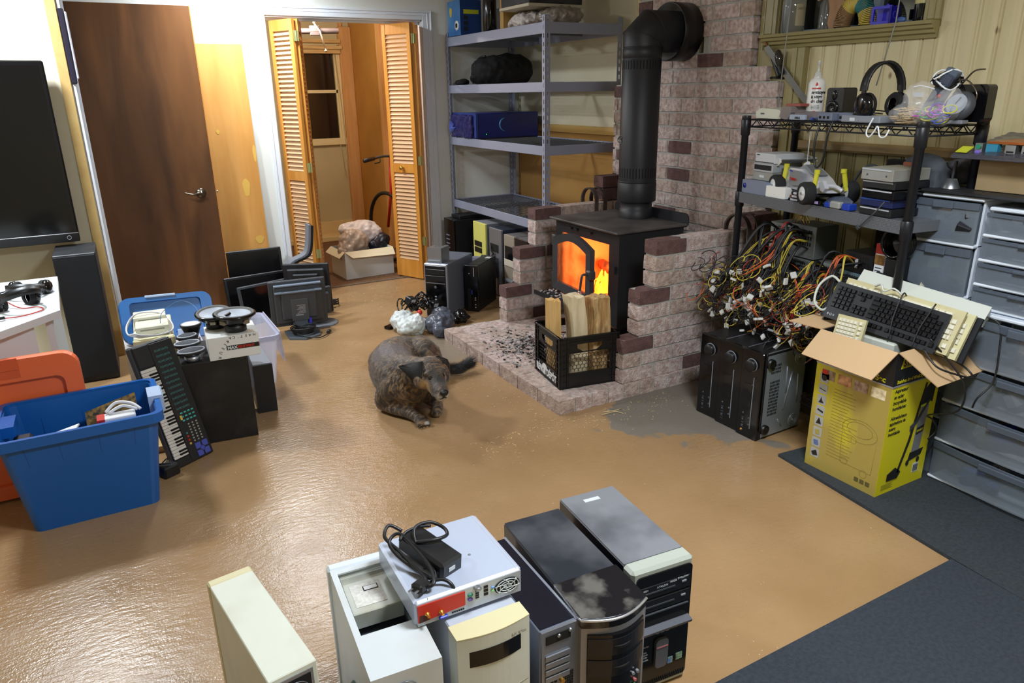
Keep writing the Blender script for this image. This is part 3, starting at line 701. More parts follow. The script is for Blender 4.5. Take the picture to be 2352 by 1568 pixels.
# ============================================================ milk crate of firewood
CRT = M('crate_black_plastic', (16, 16, 18), .35)
t = thing('milk_crate', 'black plastic milk crate on the hearth, filled with split firewood', 'crate', (1.841, 2.822, .0745), math.atan2(-.063, .334)+.03)
W, D, H = .335, .33, .27
b = MB(); b.box(0, 0, 0, W, D, .006)
part('bottom', b, CRT, t)
def side(b, L, T):
    """lattice wall along local x, thickness along y, transform T"""
    b.M = T
    cw = .052
    for x in (0, L-cw):
        b.box(x, .004, 0, x+cw, .012, H)
        for k in range(2): b.box(x+.012+k*.028, 0, 0, x+.015+k*.028, .012, H)
    for z in (.0, .035, .07, .105, .14, .175, .205, .235, .262): b.box(0, 0, z, cw, .006, z+.003); b.box(L-cw, 0, z, L, .006, z+.003)
    b.box(0, 0, H-.012, L, .014, H, 0, .002); b.box(cw, .004, H-.04, L-cw, .010, H-.012); b.box(cw, 0, H-.028, L-cw, .008, H-.024)
    b.box(cw, .003, 0, L-cw, .010, .075); b.box(cw, 0, .075, L-cw, .012, .079)
    zt = .185; b.box(cw, 0, zt, L-cw, .012, zt+.004)
    b.box(cw, .003, zt, L/2-.07, .009, H-.04); b.box(L/2+.07, .003, zt, L-cw, .009, H-.04)
    for s_ in (-1, 1):
        b.prism([(L/2+s_*.07, zt), (L/2+s_*.03, zt), (L/2+s_*.07, H-.06)], .003, .009, 'y')
    # hexagonal mesh
    s = .0125; dx = s*math.sqrt(3); row = 0; z = .079+s; r_ = .0016
    while z < zt-.003:
        x = cw+(dx/2 if row % 2 else dx)
        while x < L-cw-.002:
            P = [(x+s*math.sin(a), z+s*math.cos(a)) for a in (0, PI/3, 2*PI/3)]
            for q0, q1 in ((P[0], P[1]), (P[1], P[2])):
                b.tube([(q0[0], .006, min(q0[1], zt)), (q1[0], .006, min(q1[1], zt))], r_, 4, cap=False)
            q0 = (x-s*math.sin(PI/3), z+s*.5); b.tube([(P[0][0], .006, min(P[0][1], zt)), (q0[0], .006, min(q0[1], zt))], r_, 4, cap=False)
            x += dx
        z += s*1.5; row += 1
    b.M = Matrix.Identity(4)
for k, (L, T) in enumerate(((W, Matrix.Identity(4)), (D, Matrix.Translation((0, D, 0)) @ Matrix.Rotation(-PI/2, 4, 'Z')), (W, Matrix.Translation((W, D, 0)) @ Matrix.Rotation(PI, 4, 'Z')), (D, Matrix.Translation((W, 0, 0)) @ Matrix.Rotation(PI/2, 4, 'Z')))):
    b = MB(); side(b, L, T); part('side', b, CRT, t)
WL = M('white_lettering', (225, 225, 225), .6)
for s_, y in (('RÉNO', .30), ('DÉPÔT', .165)):
    text('lettering', s_, .05, WL, t, (-.0008, y, .022), (PI/2, 0, -PI/2), bold=.002, sx=.78)
part('logo', MB().prism([(.195+.03*math.cos(a), .055+.022*math.sin(a)) for a in [i*PI/8 for i in range(9)]]+[(.168, .042), (.182, .05), (.182, .018), (.208, .018), (.208, .05), (.222, .042)], .002, -.0008, 'x'), WL, t, 'white cap shaped logo')
# firewood
W1 = wood_mat('split_birch', (206, 186, 146), (228, 212, 178), 5, (8, 8, .8), .8, .25)
W2 = wood_mat('split_yellow_wood', (196, 150, 84), (222, 186, 124), 5, (8, 8, .8), .8, .3)
W3 = wood_mat('rough_torn_wood', (150, 108, 58), (216, 184, 132), 6, (7, 7, 1.4), .85, .6)
BARK = M('grey_bark', (62, 52, 42), .95, col2=(120, 112, 84), scale=14, bump=1, bscale=40)
def log(poly, h, lean, mats, edge_m, label, loc, amp=.004, bend=0, seed=0):
    n = len(poly); K = 12; v = []; f = []; mi = []; rr = random.Random(seed)
    for k in range(K+1):
        z = h*k/K
        for i, (x, y) in enumerate(poly):
            q = Vector((x*30+seed, y*30, z*9)); d = noise.noise(q)*amp
            g = 1+d/.05
            zz = z+(rr.uniform(-.006, .008) if k == K else 0)
            v.append((x*g+lean[0]*z/h+bend*math.sin(PI*k/K), y*g+lean[1]*z/h, zz))
    b = MB(); b.add(v[:], [])
    for k in range(K):
        for i in range(n):
            j = (i+1) % n; b.f.append([k*n+i, k*n+j, (k+1)*n+j, (k+1)*n+i]); b.mi.append(edge_m[i]); b.sm.append(False)
    c = len(b.v); b.add([(lean[0], lean[1], h+.004)], [])
    for i in range(n): b.f.append([K*n+i, K*n+(i+1) % n, c]); b.mi.append(0); b.sm.append(False)
    b.f.append(list(range(n))[::-1]); b.mi.append(0); b.sm.append(False)
    o = part('firewood', b, mats); o.location = loc; return tag(o, label, 'firewood', 'firewood in the crate')
def dense(P, k=4):
    out = []
    for i, p in enumerate(P):
        q = P[(i+1) % len(P)]
        for j in range(k): out.append((p[0]+(q[0]-p[0])*j/k, p[1]+(q[1]-p[1])*j/k))
    return out
z0 = .082
log(dense([(-.03, -.035), (.01, -.04), (.035, .03), (-.03, .045)]), .415, (-.01, .0), [W2, BARK], [0]*4+[1]*8+[0]*4, 'narrow yellow firewood split with grey bark, at the left of the crate', (1.925, 2.985, z0), seed=1)
log(dense([(-.045, -.05), (.035, -.055), (.05, .04), (-.03, .05)]), .44, (-.02, .005), [W1, BARK], [0]*8+[1]*4+[0]*4, 'pale smooth split of firewood in the middle of the crate', (2.005, 2.925, z0), bend=.014, seed=2)
log(dense([(-.022, -.03), (.02, -.03), (.022, .03), (-.02, .03)]), .40, (-.02, .01), [BARK, BARK], [0]*16, 'dark bark covered firewood between the pale and the broken split', (2.065, 2.96, z0), bend=.008, seed=3)
log(dense([(-.055, -.045), (.05, -.04), (.06, .035), (.0, .05), (-.05, .04)]), .43, (.0, .0), [W3, W2], [0]*20, 'torn rough brown split of firewood at the right of the crate', (2.105, 2.875, z0), .012, seed=6)
# ash and chips
b = MB(); r = random.Random(9)
for _ in range(900):
    q = r.random(); x = 2.08+r.gauss(0, .12); y = 3.42+r.gauss(0, .17); s = r.uniform(.002, .009)
    if not (1.78 < x < 2.36 and 2.9 < y < 3.93): continue
    if x < 2.2 and y < 3.2: continue
    b.M = Matrix.Translation((x, y, .0775)) @ Matrix.Rotation(r.uniform(0, 6), 4, 'Z')
    b.box(-s, -s*.5, -.001, s, s*.5, s*.35, r.choice((0, 0, 1, 2)))
b.M = Matrix.Identity(4)
o = part('ash_and_charcoal', b, [ASH, CHAR, M('grey_ash', (120, 118, 118), .95)]); tag(o, 'scattered grey ash and charcoal crumbs on the hearth', 'ash', kind='stuff')
b = MB()
def chip(x, y, s): 
    b.M = Matrix.Translation((x, y, .001)) @ Matrix.Rotation(r.uniform(0, 6), 4, 'Z'); b.box(-s, -s*.25, 0, s, s*.25, s*.2)
for _ in range(320): chip(r.uniform(1.25, 2.4), 2.66-abs(r.gauss(0, .11)), r.uniform(.001, .006))
for _ in range(160): chip(1.73-abs(r.gauss(0, .1)), r.uniform(2.6, 3.6), r.uniform(.001, .006))
for _ in range(140): chip(r.uniform(-.1, 2.2), r.uniform(1.3, 4.8), r.uniform(.0008, .004))
for _ in range(60): chip(r.uniform(1.35, 2.0), r.uniform(4.9, 5.6), r.uniform(.003, .01))
b.M = Matrix.Identity(4)
o = part('wood_chips', b, M('pale_wood_chip', (214, 190, 142), .8)); tag(o, 'tiny pale wood chips and splinters scattered on the floor around the hearth', 'wood chips', kind='stuff')
b = MB(); b.tube([(1.97, 2.62, .004), (2.02, 2.60, .006), (2.07, 2.61, .004)], .002); b.tube([(1.94, 2.60, .004), (2.02, 2.59, .007), (2.04, 2.555, .004)], .002)
tag(part('splinter', b, M('pale_wood_chip')), 'forked pale splinter on the floor in front of the hearth', 'splinter')

# ============================================================ open steel shelf unit
STL = M('blue_grey_shelf_steel', (150, 155, 176), .42, .15)
GALV = M('galvanized_wire', (120, 126, 136), .4, .6)
t = thing('shelf_unit', 'grey blue boltless steel shelf unit in the back right corner, wire decks', 'shelf unit', (2.62, 4.21, 0))
SX, SY = .61, 1.51
def angle_post(b, sx, sy):
    # two perforated flanges meeting at the corner (sx, sy point inward)
    for ax in (0, 1):
        w_ = .038
        def bx(a0, a1, z0, z1):
            if ax == 0: b.box(sx*a0, 0, z0, sx*a1, sy*.0018, z1)
            else: b.box(0, sy*a0, z0, sx*.0018, sy*a1, z1)
        bx(0, .014, 0, 1.955); bx(.024, w_, 0, 1.955)
        z = .02; bx(.014, .024, 0, .02)
        while z < 1.93:
            bx(.014, .024, z+.026, min(z+.05, 1.955)); z += .05
for (x, y, sx, sy) in ((0, 0, 1, 1), (0, SY, 1, -1), (SX, 0, -1, 1), (SX, SY, -1, -1)):
    b = MB(); b.M = Matrix.Translation((x, y, 0)); angle_post(b, sx, sy); b.M = Matrix.Identity(4); part('post', b, STL, t)
for z in (.638, 1.152, 1.555, 1.914):
    h = .062 if z < 1.7 else .068
    for x0, y0, x1, y1 in ((.002, .002, .014, SY-.002), (SX-.014, .002, SX-.002, SY-.002), (.014, .002, SX-.014, .014), (.014, SY-.014, SX-.014, SY-.002)):
        b = MB(); b.box(x0, y0, z-h, x1, y1, z, 0, .002)
        part('beam', b, STL, t)
    b = MB(); x = .02
    n = 13
    for i in range(n+1):
        xx = .02+i*(SX-.04)/n; b.tube([(xx, .014, z-.012), (xx, SY-.014, z-.012)], .0022, 5, cap=False)
    n = 32
    for i in range(n+1):
        yy = .02+i*(SY-.04)/n; b.tube([(.014, yy, z-.008), (SX-.014, yy, z-.008)], .0022, 5, cap=False)
    for yy in (.45, 1.05): b.box(.014, yy, z-.045, SX-.014, yy+.02, z-.015)
    part('wire_deck', b, GALV, t)
# things on the shelves
BB = M('blue_printed_carton', (34, 92, 160), .4, col2=(96, 160, 210), scale=3, lo=.4, hi=.7); BB2 = M('dark_blue_carton', (22, 60, 124), .4)
t = thing('camera_carton', 'blue printed carton with a yellow figure, standing at the left end of the top shelf', 'box', (2.615, 5.43, 1.917), 0)
part('carton', MB().box(0, 0, 0, .18, .22, .25, 0, .002), BB, t); b = MB(); b.box(.001, -.0015, .001, .181, 0, .249); part('side_panel', b, BB2, t)
b = MB(); b.lathe([(.001, 0), (.036, 0), (.036, .001), (.001, .001)], (-.001, .06, .07), (-1, 0, 0), 20); part('camera_picture', b, WHT, t)
part('picture_detail', MB().box(-.003, .045, .055, -.002, .08, .085, 0), BLK, t)
part('yellow_picture', MB().prism([(.16+.022*math.cos(a)*(1+.2*math.sin(3*a)), .17+.035*math.sin(a)) for a in [i*PI/8 for i in range(16)]], -.002, -.0005, 'x'), M('print_yellow', (206, 180, 70), .5), t)
b = MB(); b.box(.03, -.002, .15, .16, -.0015, .18); part('yellow_strip', b, M('print_lime', (190, 200, 40), .5), t)
b = MB()
for z in (.11, .07, .03): b.box(.03, -.003, z, .065, -.0015, z+.028)
part('pictures', b, M('print_dark', (26, 32, 44), .5), t)
t = thing('white_carton', 'small grey white carton standing between blue carton and black cylinder', 'box', (2.80, 5.30, 1.917)); part('carton', MB().box(0, 0, 0, .12, .09, .18, 0, .002), M('greyish_card', (150, 156, 168), .6), t); part('edge_band', MB().box(-.001, .001, .13, .121, .089, .181), M('dull_grey', (90, 96, 108), .6), t)
t = thing('tall_black_cylinder', 'tall glossy black cylinder on the top shelf', 'cylinder', (2.72, 5.14, 1.917)); part('tube', MB().lathe([(.045, 0), (.05, .01), (.05, .27), (.045, .28)], seg=24), BLKG, t); part('cap', MB().lathe([(.052, .25), (.052, .3), (.045, .31)], seg=24), BLK, t)
def blob(name, mb_ells, vox, mats, parent=None, disp=0, dscale=.05, sub=0, smooth=3):
    b = MB()
    for e in mb_ells: b.ell(*e)
    return remesh(part(name, b, mats, parent), vox, disp, dscale, smooth)
def remesh(o, vox, disp=0, dscale=.05, smooth=3):
    md = o.modifiers.new('r', 'REMESH'); md.mode = 'VOXEL'; md.voxel_size = vox; md.use_smooth_shade = True
    if smooth: s_ = o.modifiers.new('s', 'SMOOTH'); s_.factor = .5; s_.iterations = smooth
    if disp:
        tx = bpy.data.textures.get('clouds%.3f' % dscale) or bpy.data.textures.new('clouds%.3f' % dscale, 'CLOUDS'); tx.noise_scale = dscale
        d_ = o.modifiers.new('d', 'DISPLACE'); d_.texture = tx; d_.strength = disp; d_.mid_level = .5
    bpy.context.view_layer.update()
    me = bpy.data.meshes.new_from_object(o.evaluated_get(bpy.context.evaluated_depsgraph_get()))
    o.modifiers.clear(); o.data = me; me.polygons.foreach_set('use_smooth', [True]*len(me.polygons)); return o
FAB = M('black_nylon', (14, 14, 17), .8, bump=.3, bscale=400)
t = thing('duffel_bag', 'black nylon bag with straps and buckles on the second shelf', 'bag', (2.95, 5.38, 1.557), -PI/2+.08)
o = blob('bag_body', [((0, 0, .09), (.16, .28, .12)), ((0, .06, .13), (.14, .21, .10)), ((0, -.08, .12), (.15, .2, .09)), ((-.03, 0, .05), (.16, .28, .07))], .012, FAB, t, .03, .06)
b = MB()
for y in (.12, .03, -.17): part('strap', MB().tube([(-.17, y, .01), (-.19, y, .06), (-.17, y, .12), (-.08, y, .19), (.02, y, .205)], .009, 5, smooth=4), BLK, t)
b = MB()
for y in (.12, .03): b.box(-.205, y-.02, .05, -.19, y+.02, .1, 0, .004)
part('buckle', b, DGR, t)
b = MB(); b.tube([(-.1, .1, .17), (-.12, 0, .215), (-.1, -.1, .18)], .01, 6, smooth=5); part('carry_handle', b, BLK, t)
o = blob('folded_straps', [((2.70, 5.62, 1.575), (.05, .07, .022)), ((2.74, 5.66, 1.58), (.05, .03, .026)), ((2.68, 5.58, 1.57), (.04, .04, .02))], .006, FAB, None, .01, .02); tag(o, 'small heap of black straps at the left end of the second shelf', 'straps')
BLU = M('royal_blue_plastic', (24, 36, 110), .3)
t = thing('computer_case', 'royal blue computer tower lying on its side on the third shelf', 'computer tower', (2.64, 5.28, 1.153))
part('shell', MB().box(.03, 0, 0, .58, .42, .19, 0, .006), BLU, t)
b = MB(); b.box(0, -.004, 0, .03, .424, .192, 0, .006); part('front_frame', b, M('lighter_blue', (46, 62, 130), .3), t)
P = [(.27+.05*math.cos(a), -.003, .10+.05*math.sin(a)) for a in [PI/2+PI*i/12 for i in range(13)]]
b = MB(); b.tube(P, lambda q: .002+.005*math.sin(PI*q), 8); part('moon_grip', b, M('grip_blue', (70, 120, 170), .25), t)
o = remesh(part('plastic_cover', MB().box(-.03, .02, .004, .004, .40, .175), M('crumpled_blue_film', (40, 40, 92), .12), t), .008, .035, .045); o['label'] = 'crumpled shiny blue plastic wrap'
for k in range(5): part('rib', MB().tube([(-.038, .36-k*.02, .03+.012*k), (-.05, .372-k*.014, .08), (-.038, .368-k*.014, .13-.006*k)], .003, 6, smooth=5), M('rib_blue', (90, 110, 200), .2), t)
part('indicator', MB().ell((.10, -.001, .03), (.004, .003, .004), 8), M('green_lamp', (60, 220, 60), .4, emit=1), t)
t = thing('receiver', 'black hi-fi unit with a cream lower edge on the top shelf above plastic bags', 'stereo', (2.64, 4.44, 2.025), .0)
part('body', MB().box(0, 0, .02, .42, .38, .16, 0, .004), BLKD, t); part('base_tray', MB().box(-.01, -.01, 0, .43, .39, .02, 0, .003), M('cream_plastic', (190, 184, 164), .5), t)
t = thing('cream_box', 'mustard wooden block on the top shelf beside the black cylinder', 'block', (2.70, 4.90, 1.917)); part('block', MB().box(0, 0, 0, .14, .05, .25, 0, .003), M('mustard_block', (176, 140, 74), .6), t)
PB = M('white_plastic_bag', (212, 204, 200), .35, col2=(180, 168, 164), scale=6)
o = blob('plastic_bag', [((2.80, 4.72, 1.965), (.1, .17, .055)), ((2.82, 4.90, 1.955), (.09, .12, .045))], .008, PB, None, .05, .04); tag(o, 'crumpled white plastic bag on the top shelf, under the black hi-fi unit', 'plastic bag')
o = blob('plastic_bag', [((2.86, 4.42, 1.965), (.14, .2, .058))], .008, M('clear_grey_bag', (150, 142, 132), .3, col2=(120, 110, 100), scale=5), None, .04, .04); tag(o, 'brownish clear plastic bag at the near end of the top shelf', 'plastic bag')
# propping block under the hi-fi
# ============================================================ foreground row of computer towers
def ports(b, x, z, w, h, nx, nz, m=0, gap=.3, y=-.001):
    for i in range(nx):
        for j in range(nz):
            b.box(x+w*(i+gap/2)/nx, y, z+h*(j+gap/2)/nz, x+w*(i+1-gap/2)/nx, y+.0012, z+h*(j+1-gap/2)/nz, m)
DUST = M('dusty_blue_grey_top', (34, 36, 46), .35, col2=(122, 124, 130), scale=3.2, lo=.22, hi=.5, detail=5)
DUST2 = M('dusty_charcoal_top', (36, 40, 48), .35, col2=(92, 94, 98), scale=4.5, lo=.42, hi=.72, detail=6)
NAVY = M('navy_black_steel', (14, 16, 30), .3)
CRM = M('cream_case_plastic', (206, 208, 196), .45, col2=(192, 190, 168), scale=5, lo=.45, hi=.8)
YEL = M('yellowed_bezel', (214, 206, 164), .45)
CASEL = M('pale_case_steel', (204, 212, 216), .4, .1, col2=(190, 190, 180), scale=6, lo=.5, hi=.85)
WT = M('print_white', (200, 205, 210), .5); RED = M('red_plastic', (190, 40, 26), .4); GRN = M('port_green', (40, 130, 100), .5); PUR = M('port_purple', (120, 100, 190), .5); GOLD = M('gold_connector', (220, 170, 80), .25, .9)
HOLE = M('dark_opening', (8, 8, 10), .8)
# T1 big black media tower with cream bezel
t = thing('computer_tower', 'dusty dark tower with cream bezel and black drive front, rightmost of the foreground row', 'computer tower', (.967, 1.152, 0), -.09, 'foreground computer row')
t['group'] = 'computer towers lined up in the foreground'
w, d, h = .185, .385, .385
part('case', MB().box(.002, .03, .012, w-.004, d, h-.004, 0, .003), NAVY, t); part('top_panel', MB().box(.004, .045, h-.004, w-.006, d-.003, h-.002), DUST, t, 'dust covered top with wiped marks')
part('bezel', MB().box(0, 0, 0, w, .048, h, 0, .008), M('grey_green_bezel', (166, 172, 162), .45), t)
b = MB(); b.prism(rrect(.012, .02, w-.006, h-.018, .012), -.004, .0, 'y'); part('front_panel', b, BLKG, t)
DRV = M('dark_drive_panel', (24, 25, 30), .3)
for k, z in enumerate((.300, .258)):
    b = MB(); b.box(.016, -.007, z, w-.012, -.003, z+.037, 0, .002); o = part('drive', b, DRV, t)
    part('tray_slot', MB().box(.03, -.0085, z+.015, w-.06, -.0065, z+.019), DGR, o); part('eject_button', MB().box(w-.04, -.0095, z+.020, w-.026, -.0065, z+.026, 0, .001), SIL, o)
part('silver_strip', MB().box(.02, -.010, .252, w-.016, -.004, .255), DGR, t)
b = MB(); b.prism([(-.004, .195), (-.022, .2), (-.024, .208), (-.004, .212)], .014, w-.010, 'x'); part('card_door', b, M('dark_silver', (96, 98, 106), .35, .3), t)
b = MB(); ports(b, .075, .178, .045, .012, 3, 1, 0, .4, -.0055); ports(b, .135, .18, .04, .02, 2, 2, 0, .5, -.0055); part('front_ports', b, STEEL, t)
b = MB(); b.prism(rrect(.075, .075, .113, .165, .012), -.012, -.004, 'y'); part('usb_dongle_door', b, M('pewter_panel', (110, 112, 118), .35, .4), t)
part('dongle_edge', MB().box(.077, -.0135, .140, .111, -.0115, .143), M('pale_red_print', (180, 110, 110), .5), t)
for (x, z, s_, sz) in ((.025, .325, '2400+', .0075), (.07, .325, 'ATHLON', .008), (.107, .330, '160GB', .008), (.132, .333, 'DVD±RW', .0075), (.018, .148, 'AMD ATHLON', .006), (.018, .130, '512 MB DDR', .006), (.018, .122, '160 GB DRIVE', .006), (.018, .114, 'DVD WRITER', .006), (.018, .105, '9-IN-1 READER', .006)):
    text('print', s_, sz, WT, t, (x, -.0075 if z > .3 else -.0045, z), ext=.0002)
part('sticker', MB().box(.12, -.005, .07, .135, -.004, .09), M('sticker_multi', (150, 180, 90), .4, col2=(80, 120, 200), scale=90), t); part('sticker', MB().box(.145, -.005, .073, .165, -.004, .094), M('sticker_green', (170, 190, 170), .4, col2=(60, 120, 80), scale=70), t)
part('sticker', MB().box(.02, -.005, .05, .036, -.004, .068), M('sticker_red', (190, 120, 110), .5), t)
b = MB()
for i in range(26): b.prism([(.02+i*.006, .022), (.0225+i*.006, .022), (.0255+i*.006, .036), (.023+i*.006, .036)], -.0055, -.0038, 'y')
part('grille', b, HOLE, t)
part('label', MB().box(.06, d-.05, h-.0022, .11, d-.035, h-.001), WT, t)
# T2 glossy dusty tower with silver U frame
t = thing('computer_tower', 'dusty glossy black tower with curved silver front edge, second from right in foreground row', 'computer tower', (.772, 1.088, 0), -.075); t['group'] = 'computer towers lined up in the foreground'
w, d, h = .175, .425, .385
part('case', MB().box(.002, .03, .01, w-.002, d, h-.004, 0, .004), NAVY, t)
b = MB(); b.prism([(.004, .13), (w-.004, .13), (w-.004, d-.004), (.004, d-.004)], h-.004, h-.002, 'z'); part('top_panel', b, DUST2, t, 'dust covered top with swept marks')
fr = [(w*i/12, -.028*math.sin(PI*i/12)) for i in range(13)]
b = MB(); b.prism(fr+[(w, .13), (0, .13)], h-.03, h, 'z'); part('front_top', b, M('glossy_dusty_black', (22, 22, 26), .12, col2=(96, 94, 90), scale=9, lo=.5, hi=.62), t)
b = MB(); b.prism(fr+[(w, .04), (0, .04)], 0, h-.03, 'z'); part('front_block', b, M('silver_front', (150, 152, 160), .35, .4), t)
b = MB(); b.tube([(.0, .02, h-.012)]+[(x*.99, y-.003, h-.006-.012*math.sin(PI*x/w)*.0) for x, y in fr]+[(w, .02, h-.012)], .0035, 8); part('silver_edge', b, M('bright_silver', (220, 222, 230), .2, .8), t)
ins = [(x*.86+w*.07, y-.010) for x, y in fr]
b = MB(); b.prism(ins+[(w*.93, .0), (w*.07, .0)], .13, h-.045, 'z'); part('drive_cover', b, BLKG, t)
for z in (.285, .225):
    b = MB(); b.prism([(x, y-.002) for x, y in ins]+[(w*.93, .0), (w*.07, .0)], z, z+.045, 'z'); o = part('bay', b, DRV, t); part('slot', MB().prism([(x*.7+w*.15, y-.0055) for x, y in ins], z+.02, z+.026, 'z', top=None), HOLE, o)
b = MB(); b.box(.03, -.032, .175, .10, -.02, .192); part('open_bay', b, HOLE, t)
for x, z, mt in ((.125, .205, SIL), (.137, .207, SIL), (.131, .185, M('jack_pink', (210, 120, 120), .4)), (.131, .168, M('jack_green', (110, 190, 120), .4))):
    part('jack', MB().cyl((x, -.028, z), (x, -.035, z), .004, seg=10), mt, t)
text('print', 'Aspire', .014, WT, t, (.03, -.034, .117), ext=.0003, shear=.2); part('badge', MB().prism(rrect(.115, .118, .158, .138, .009), -.031, -.028, 'y'), M('light_badge', (190, 195, 205), .3, .4), t)
# T3 slim navy tower showing its rear
t = thing('computer_tower', 'slim navy black tower turned around, its silver port panel facing the viewer', 'computer tower', (.676, 1.105, 0), -.03); t['group'] = 'computer towers lined up in the foreground'
w, d, h = .098, .36, .37
part('case', MB().box(0, .006, 0, w, d, h, 0, .002), M('blue_grey_side', (120, 128, 146), .35, .4), t); part('top_panel', MB().box(.004, .01, h, w-.006, d-.004, h+.0025), NAVY, t); part('edge_rail', MB().box(w-.006, 0, 0, w+.002, d+.004, h+.003, 0, .002), M('light_steel_rail', (170, 176, 190), .3, .6), t)
RP = M('zinc_panel', (150, 154, 164), .35, .7)
b = MB(); b.box(.002, -.002, .0, w-.006, .006, h); part('rear_panel', b, RP, t)
b = MB(); b.box(.012, -.004, h-.035, w-.022, -.001, h-.012)
part('open_slot', b, HOLE, t)
for k in range(4): part('slot_cover', MB().box(.01, -.006, .29-k*.02, w-.024, -.002, .305-k*.02, 0, .001), RP, t)
b = MB(); ports(b, .012, .205, .03, .03, 3, 2, 0, .3, -.004); part('usb_ports', b, HOLE, t)
b = MB(); ports(b, .055, .14, .03, .10, 5, 12, 0, .35, -.004); part('grille', b, HOLE, t)
b = MB(); b.cyl((.052, -.003, .225), (.052, -.012, .225), .006); b.cyl((.052, -.003, .195), (.052, -.01, .195), .005); part('antenna_jack', b, GOLD, t)
part('video_port', MB().box(.012, -.010, .14, .022, -.002, .17, 0, .002), M('port_blue', (50, 70, 190), .4), t); part('printer_port', MB().box(.034, -.010, .12, .044, -.002, .17, 0, .002), M('port_magenta', (180, 40, 110), .4), t)
for x, z in ((.045, h-.01), (.075, h-.006)): part('screw', MB().lathe([(.005, 0), (.005, .003), (.002, .005)], (x, -.002, z-.01), (0, -1, 0), 10), STEEL, t)
# T4 beige tower
t = thing('computer_tower', 'yellowed beige tower with a black drive slot, in the middle of the foreground row', 'computer tower', (.476, 1.108, 0), -.03); t['group'] = 'computer towers lined up in the foreground'
w, d, h = .170, .38, .437
part('case', MB().box(.004, .03, 0, w-.004, d, h-.004, 0, .003), M('pale_lilac_steel', (196, 202, 214), .4, .2), t)
fr4 = [(w*i/10, -.012*math.sin(PI*i/10)) for i in range(11)]
b = MB(); b.prism(fr4+[(w, .045), (0, .045)], 0, h, 'z'); part('bezel', b, CRM, t)
b = MB(); b.prism([(x, y-.0004) for x, y in fr4]+[(w, .046), (0, .046)], h, h+.002, 'z'); part('bezel_top', b, YEL, t)
b = MB(); b.prism([(x*.86+.012, y-.002) for x, y in fr4], h-.075, h-.035, 'z'); part('drive_slot', b, BLKG, t)
for z in (.27, .225):
    b = MB(); b.prism([(x*.94+.005, y-.0018) for x, y in fr4], z, z+.0018, 'z'); part('seam', b, M('seam_shadow', (150, 148, 130), .7), t)
part('emblem', MB().box(.085, -.0145, .225, .108, -.012, .246), M('emblem_tan', (176, 150, 132), .5), t)
part('emblem', MB().box(.135, -.013, .23, .158, -.009, .25), WHT, t); part('emblem', MB().box(.135, -.0135, .229, .158, -.0095, .234), M('emblem_blue', (40, 50, 110), .5), t)
text('print', 'LX 8700', .010, M('print_grey', (120, 118, 104), .5), t, (.122, -.0098, h-.03), ext=.0002)
# T5 open case
t = thing('computer_tower', 'open topped pale steel tower showing its drives, under the silver desktop computer', 'computer tower', (.287, 1.092, 0), -.075); t['group'] = 'computer towers lined up in the foreground'
w, d, h = .145, .405, .44
b = MB(); b.box(0, 0, 0, .004, d, h-.004); b.box(w-.004, 0, 0, w, d, h-.004); b.box(.004, 0, 0, w-.004, .004, h-.004); b.box(.004, .004, 0, w-.004, d-.004, .004)
b.box(.0, 0, h-.004, .014, d-.03, h); b.box(w-.012, 0, h-.004, w, d-.03, h); b.box(.014, 0, h-.004, w-.012, .13, h); b.box(.014, d-.05, h-.004, w-.012, d-.035, h)
part('chassis', b, CASEL, t)
b = MB(); b.box(-.004, d-.03, 0, w+.004, d, h, 0, .006); part('front_bezel', b, M('bluish_white_bezel', (210, 220, 228), .4), t)
o = part('optical_drive', MB().box(.016, .215, h-.055, w-.014, .375, h-.014, 0, .002), M('drive_steel', (196, 202, 196), .35, .3, col2=(180, 180, 164), scale=9), t)
part('label', MB().box(.03, .235, h-.0138, .10, .315, h-.0132), M('label_white', (220, 218, 210), .5, col2=(190, 190, 186), scale=130), o); part('label_frame', MB().box(.058, .285, h-.0133, .092, .302, h-.0126), HOLE, o); part('label_window', MB().box(.06, .287, h-.0128, .09, .300, h-.012), WHT, o)
part('hard_drive', MB().box(.02, .15, h-.10, w-.018, .30, h-.075), DGR, t); part('cage', MB().box(.012, .14, h-.15, w-.012, .2, h-.12), GALV, t)
part('power_supply', MB().box(.016, .004, h-.10, w-.014, .135, h-.0045), CASEL, t)
b = MB()
for i in range(4): b.tube([(.035+.028*math.cos(a)*(i+1)/4+.03, -.002, h-.055+.028*math.sin(a)*(i+1)/4) for a in [k*PI/10 for k in range(20)]], .0012, 4, closed=True)
part('fan_grille', b, GALV, t)
b = MB(); b.tube([(.02, .1, .2), (-.006, .14, .28), (.004, .2, .25), (.03, .2, .15)], .012, 6, smooth=5); part('ribbon_cable', b, M('dusty_green', (70, 90, 76), .7), t)
# T6 lone slim cream tower
t = thing('computer_tower', 'slim cream computer tower standing alone, leftmost of the foreground row', 'computer tower', (.120, 1.232, 0), .15); t['group'] = 'computer towers lined up in the foreground'
w, d, h = .102, .405, .40
part('case', MB().box(0, .0, 0, w, d-.025, h, 0, .002), M('cream_steel_case', (214, 218, 204), .4, col2=(200, 200, 180), scale=7, lo=.5, hi=.8), t); part('front_bezel', MB().box(-.001, d-.025, 0, w+.001, d, h+.001, 0, .004), YEL, t)
b = MB(); b.box(.01, -.002, .0, w-.01, .0, h-.012); part('rear_panel', b, RP, t)
b = MB()
for i in range(4): b.tube([(.05+.032*math.cos(a)*(i+1)/4, -.004, h-.06+.032*math.sin(a)*(i+1)/4) for a in [k*PI/10 for k in range(20)]], .0012, 4, closed=True)
b.box(.016, -.003, h-.1, w-.016, -.0021, h-.02, 1); part('fan_grille', b, [GALV, HOLE], t)
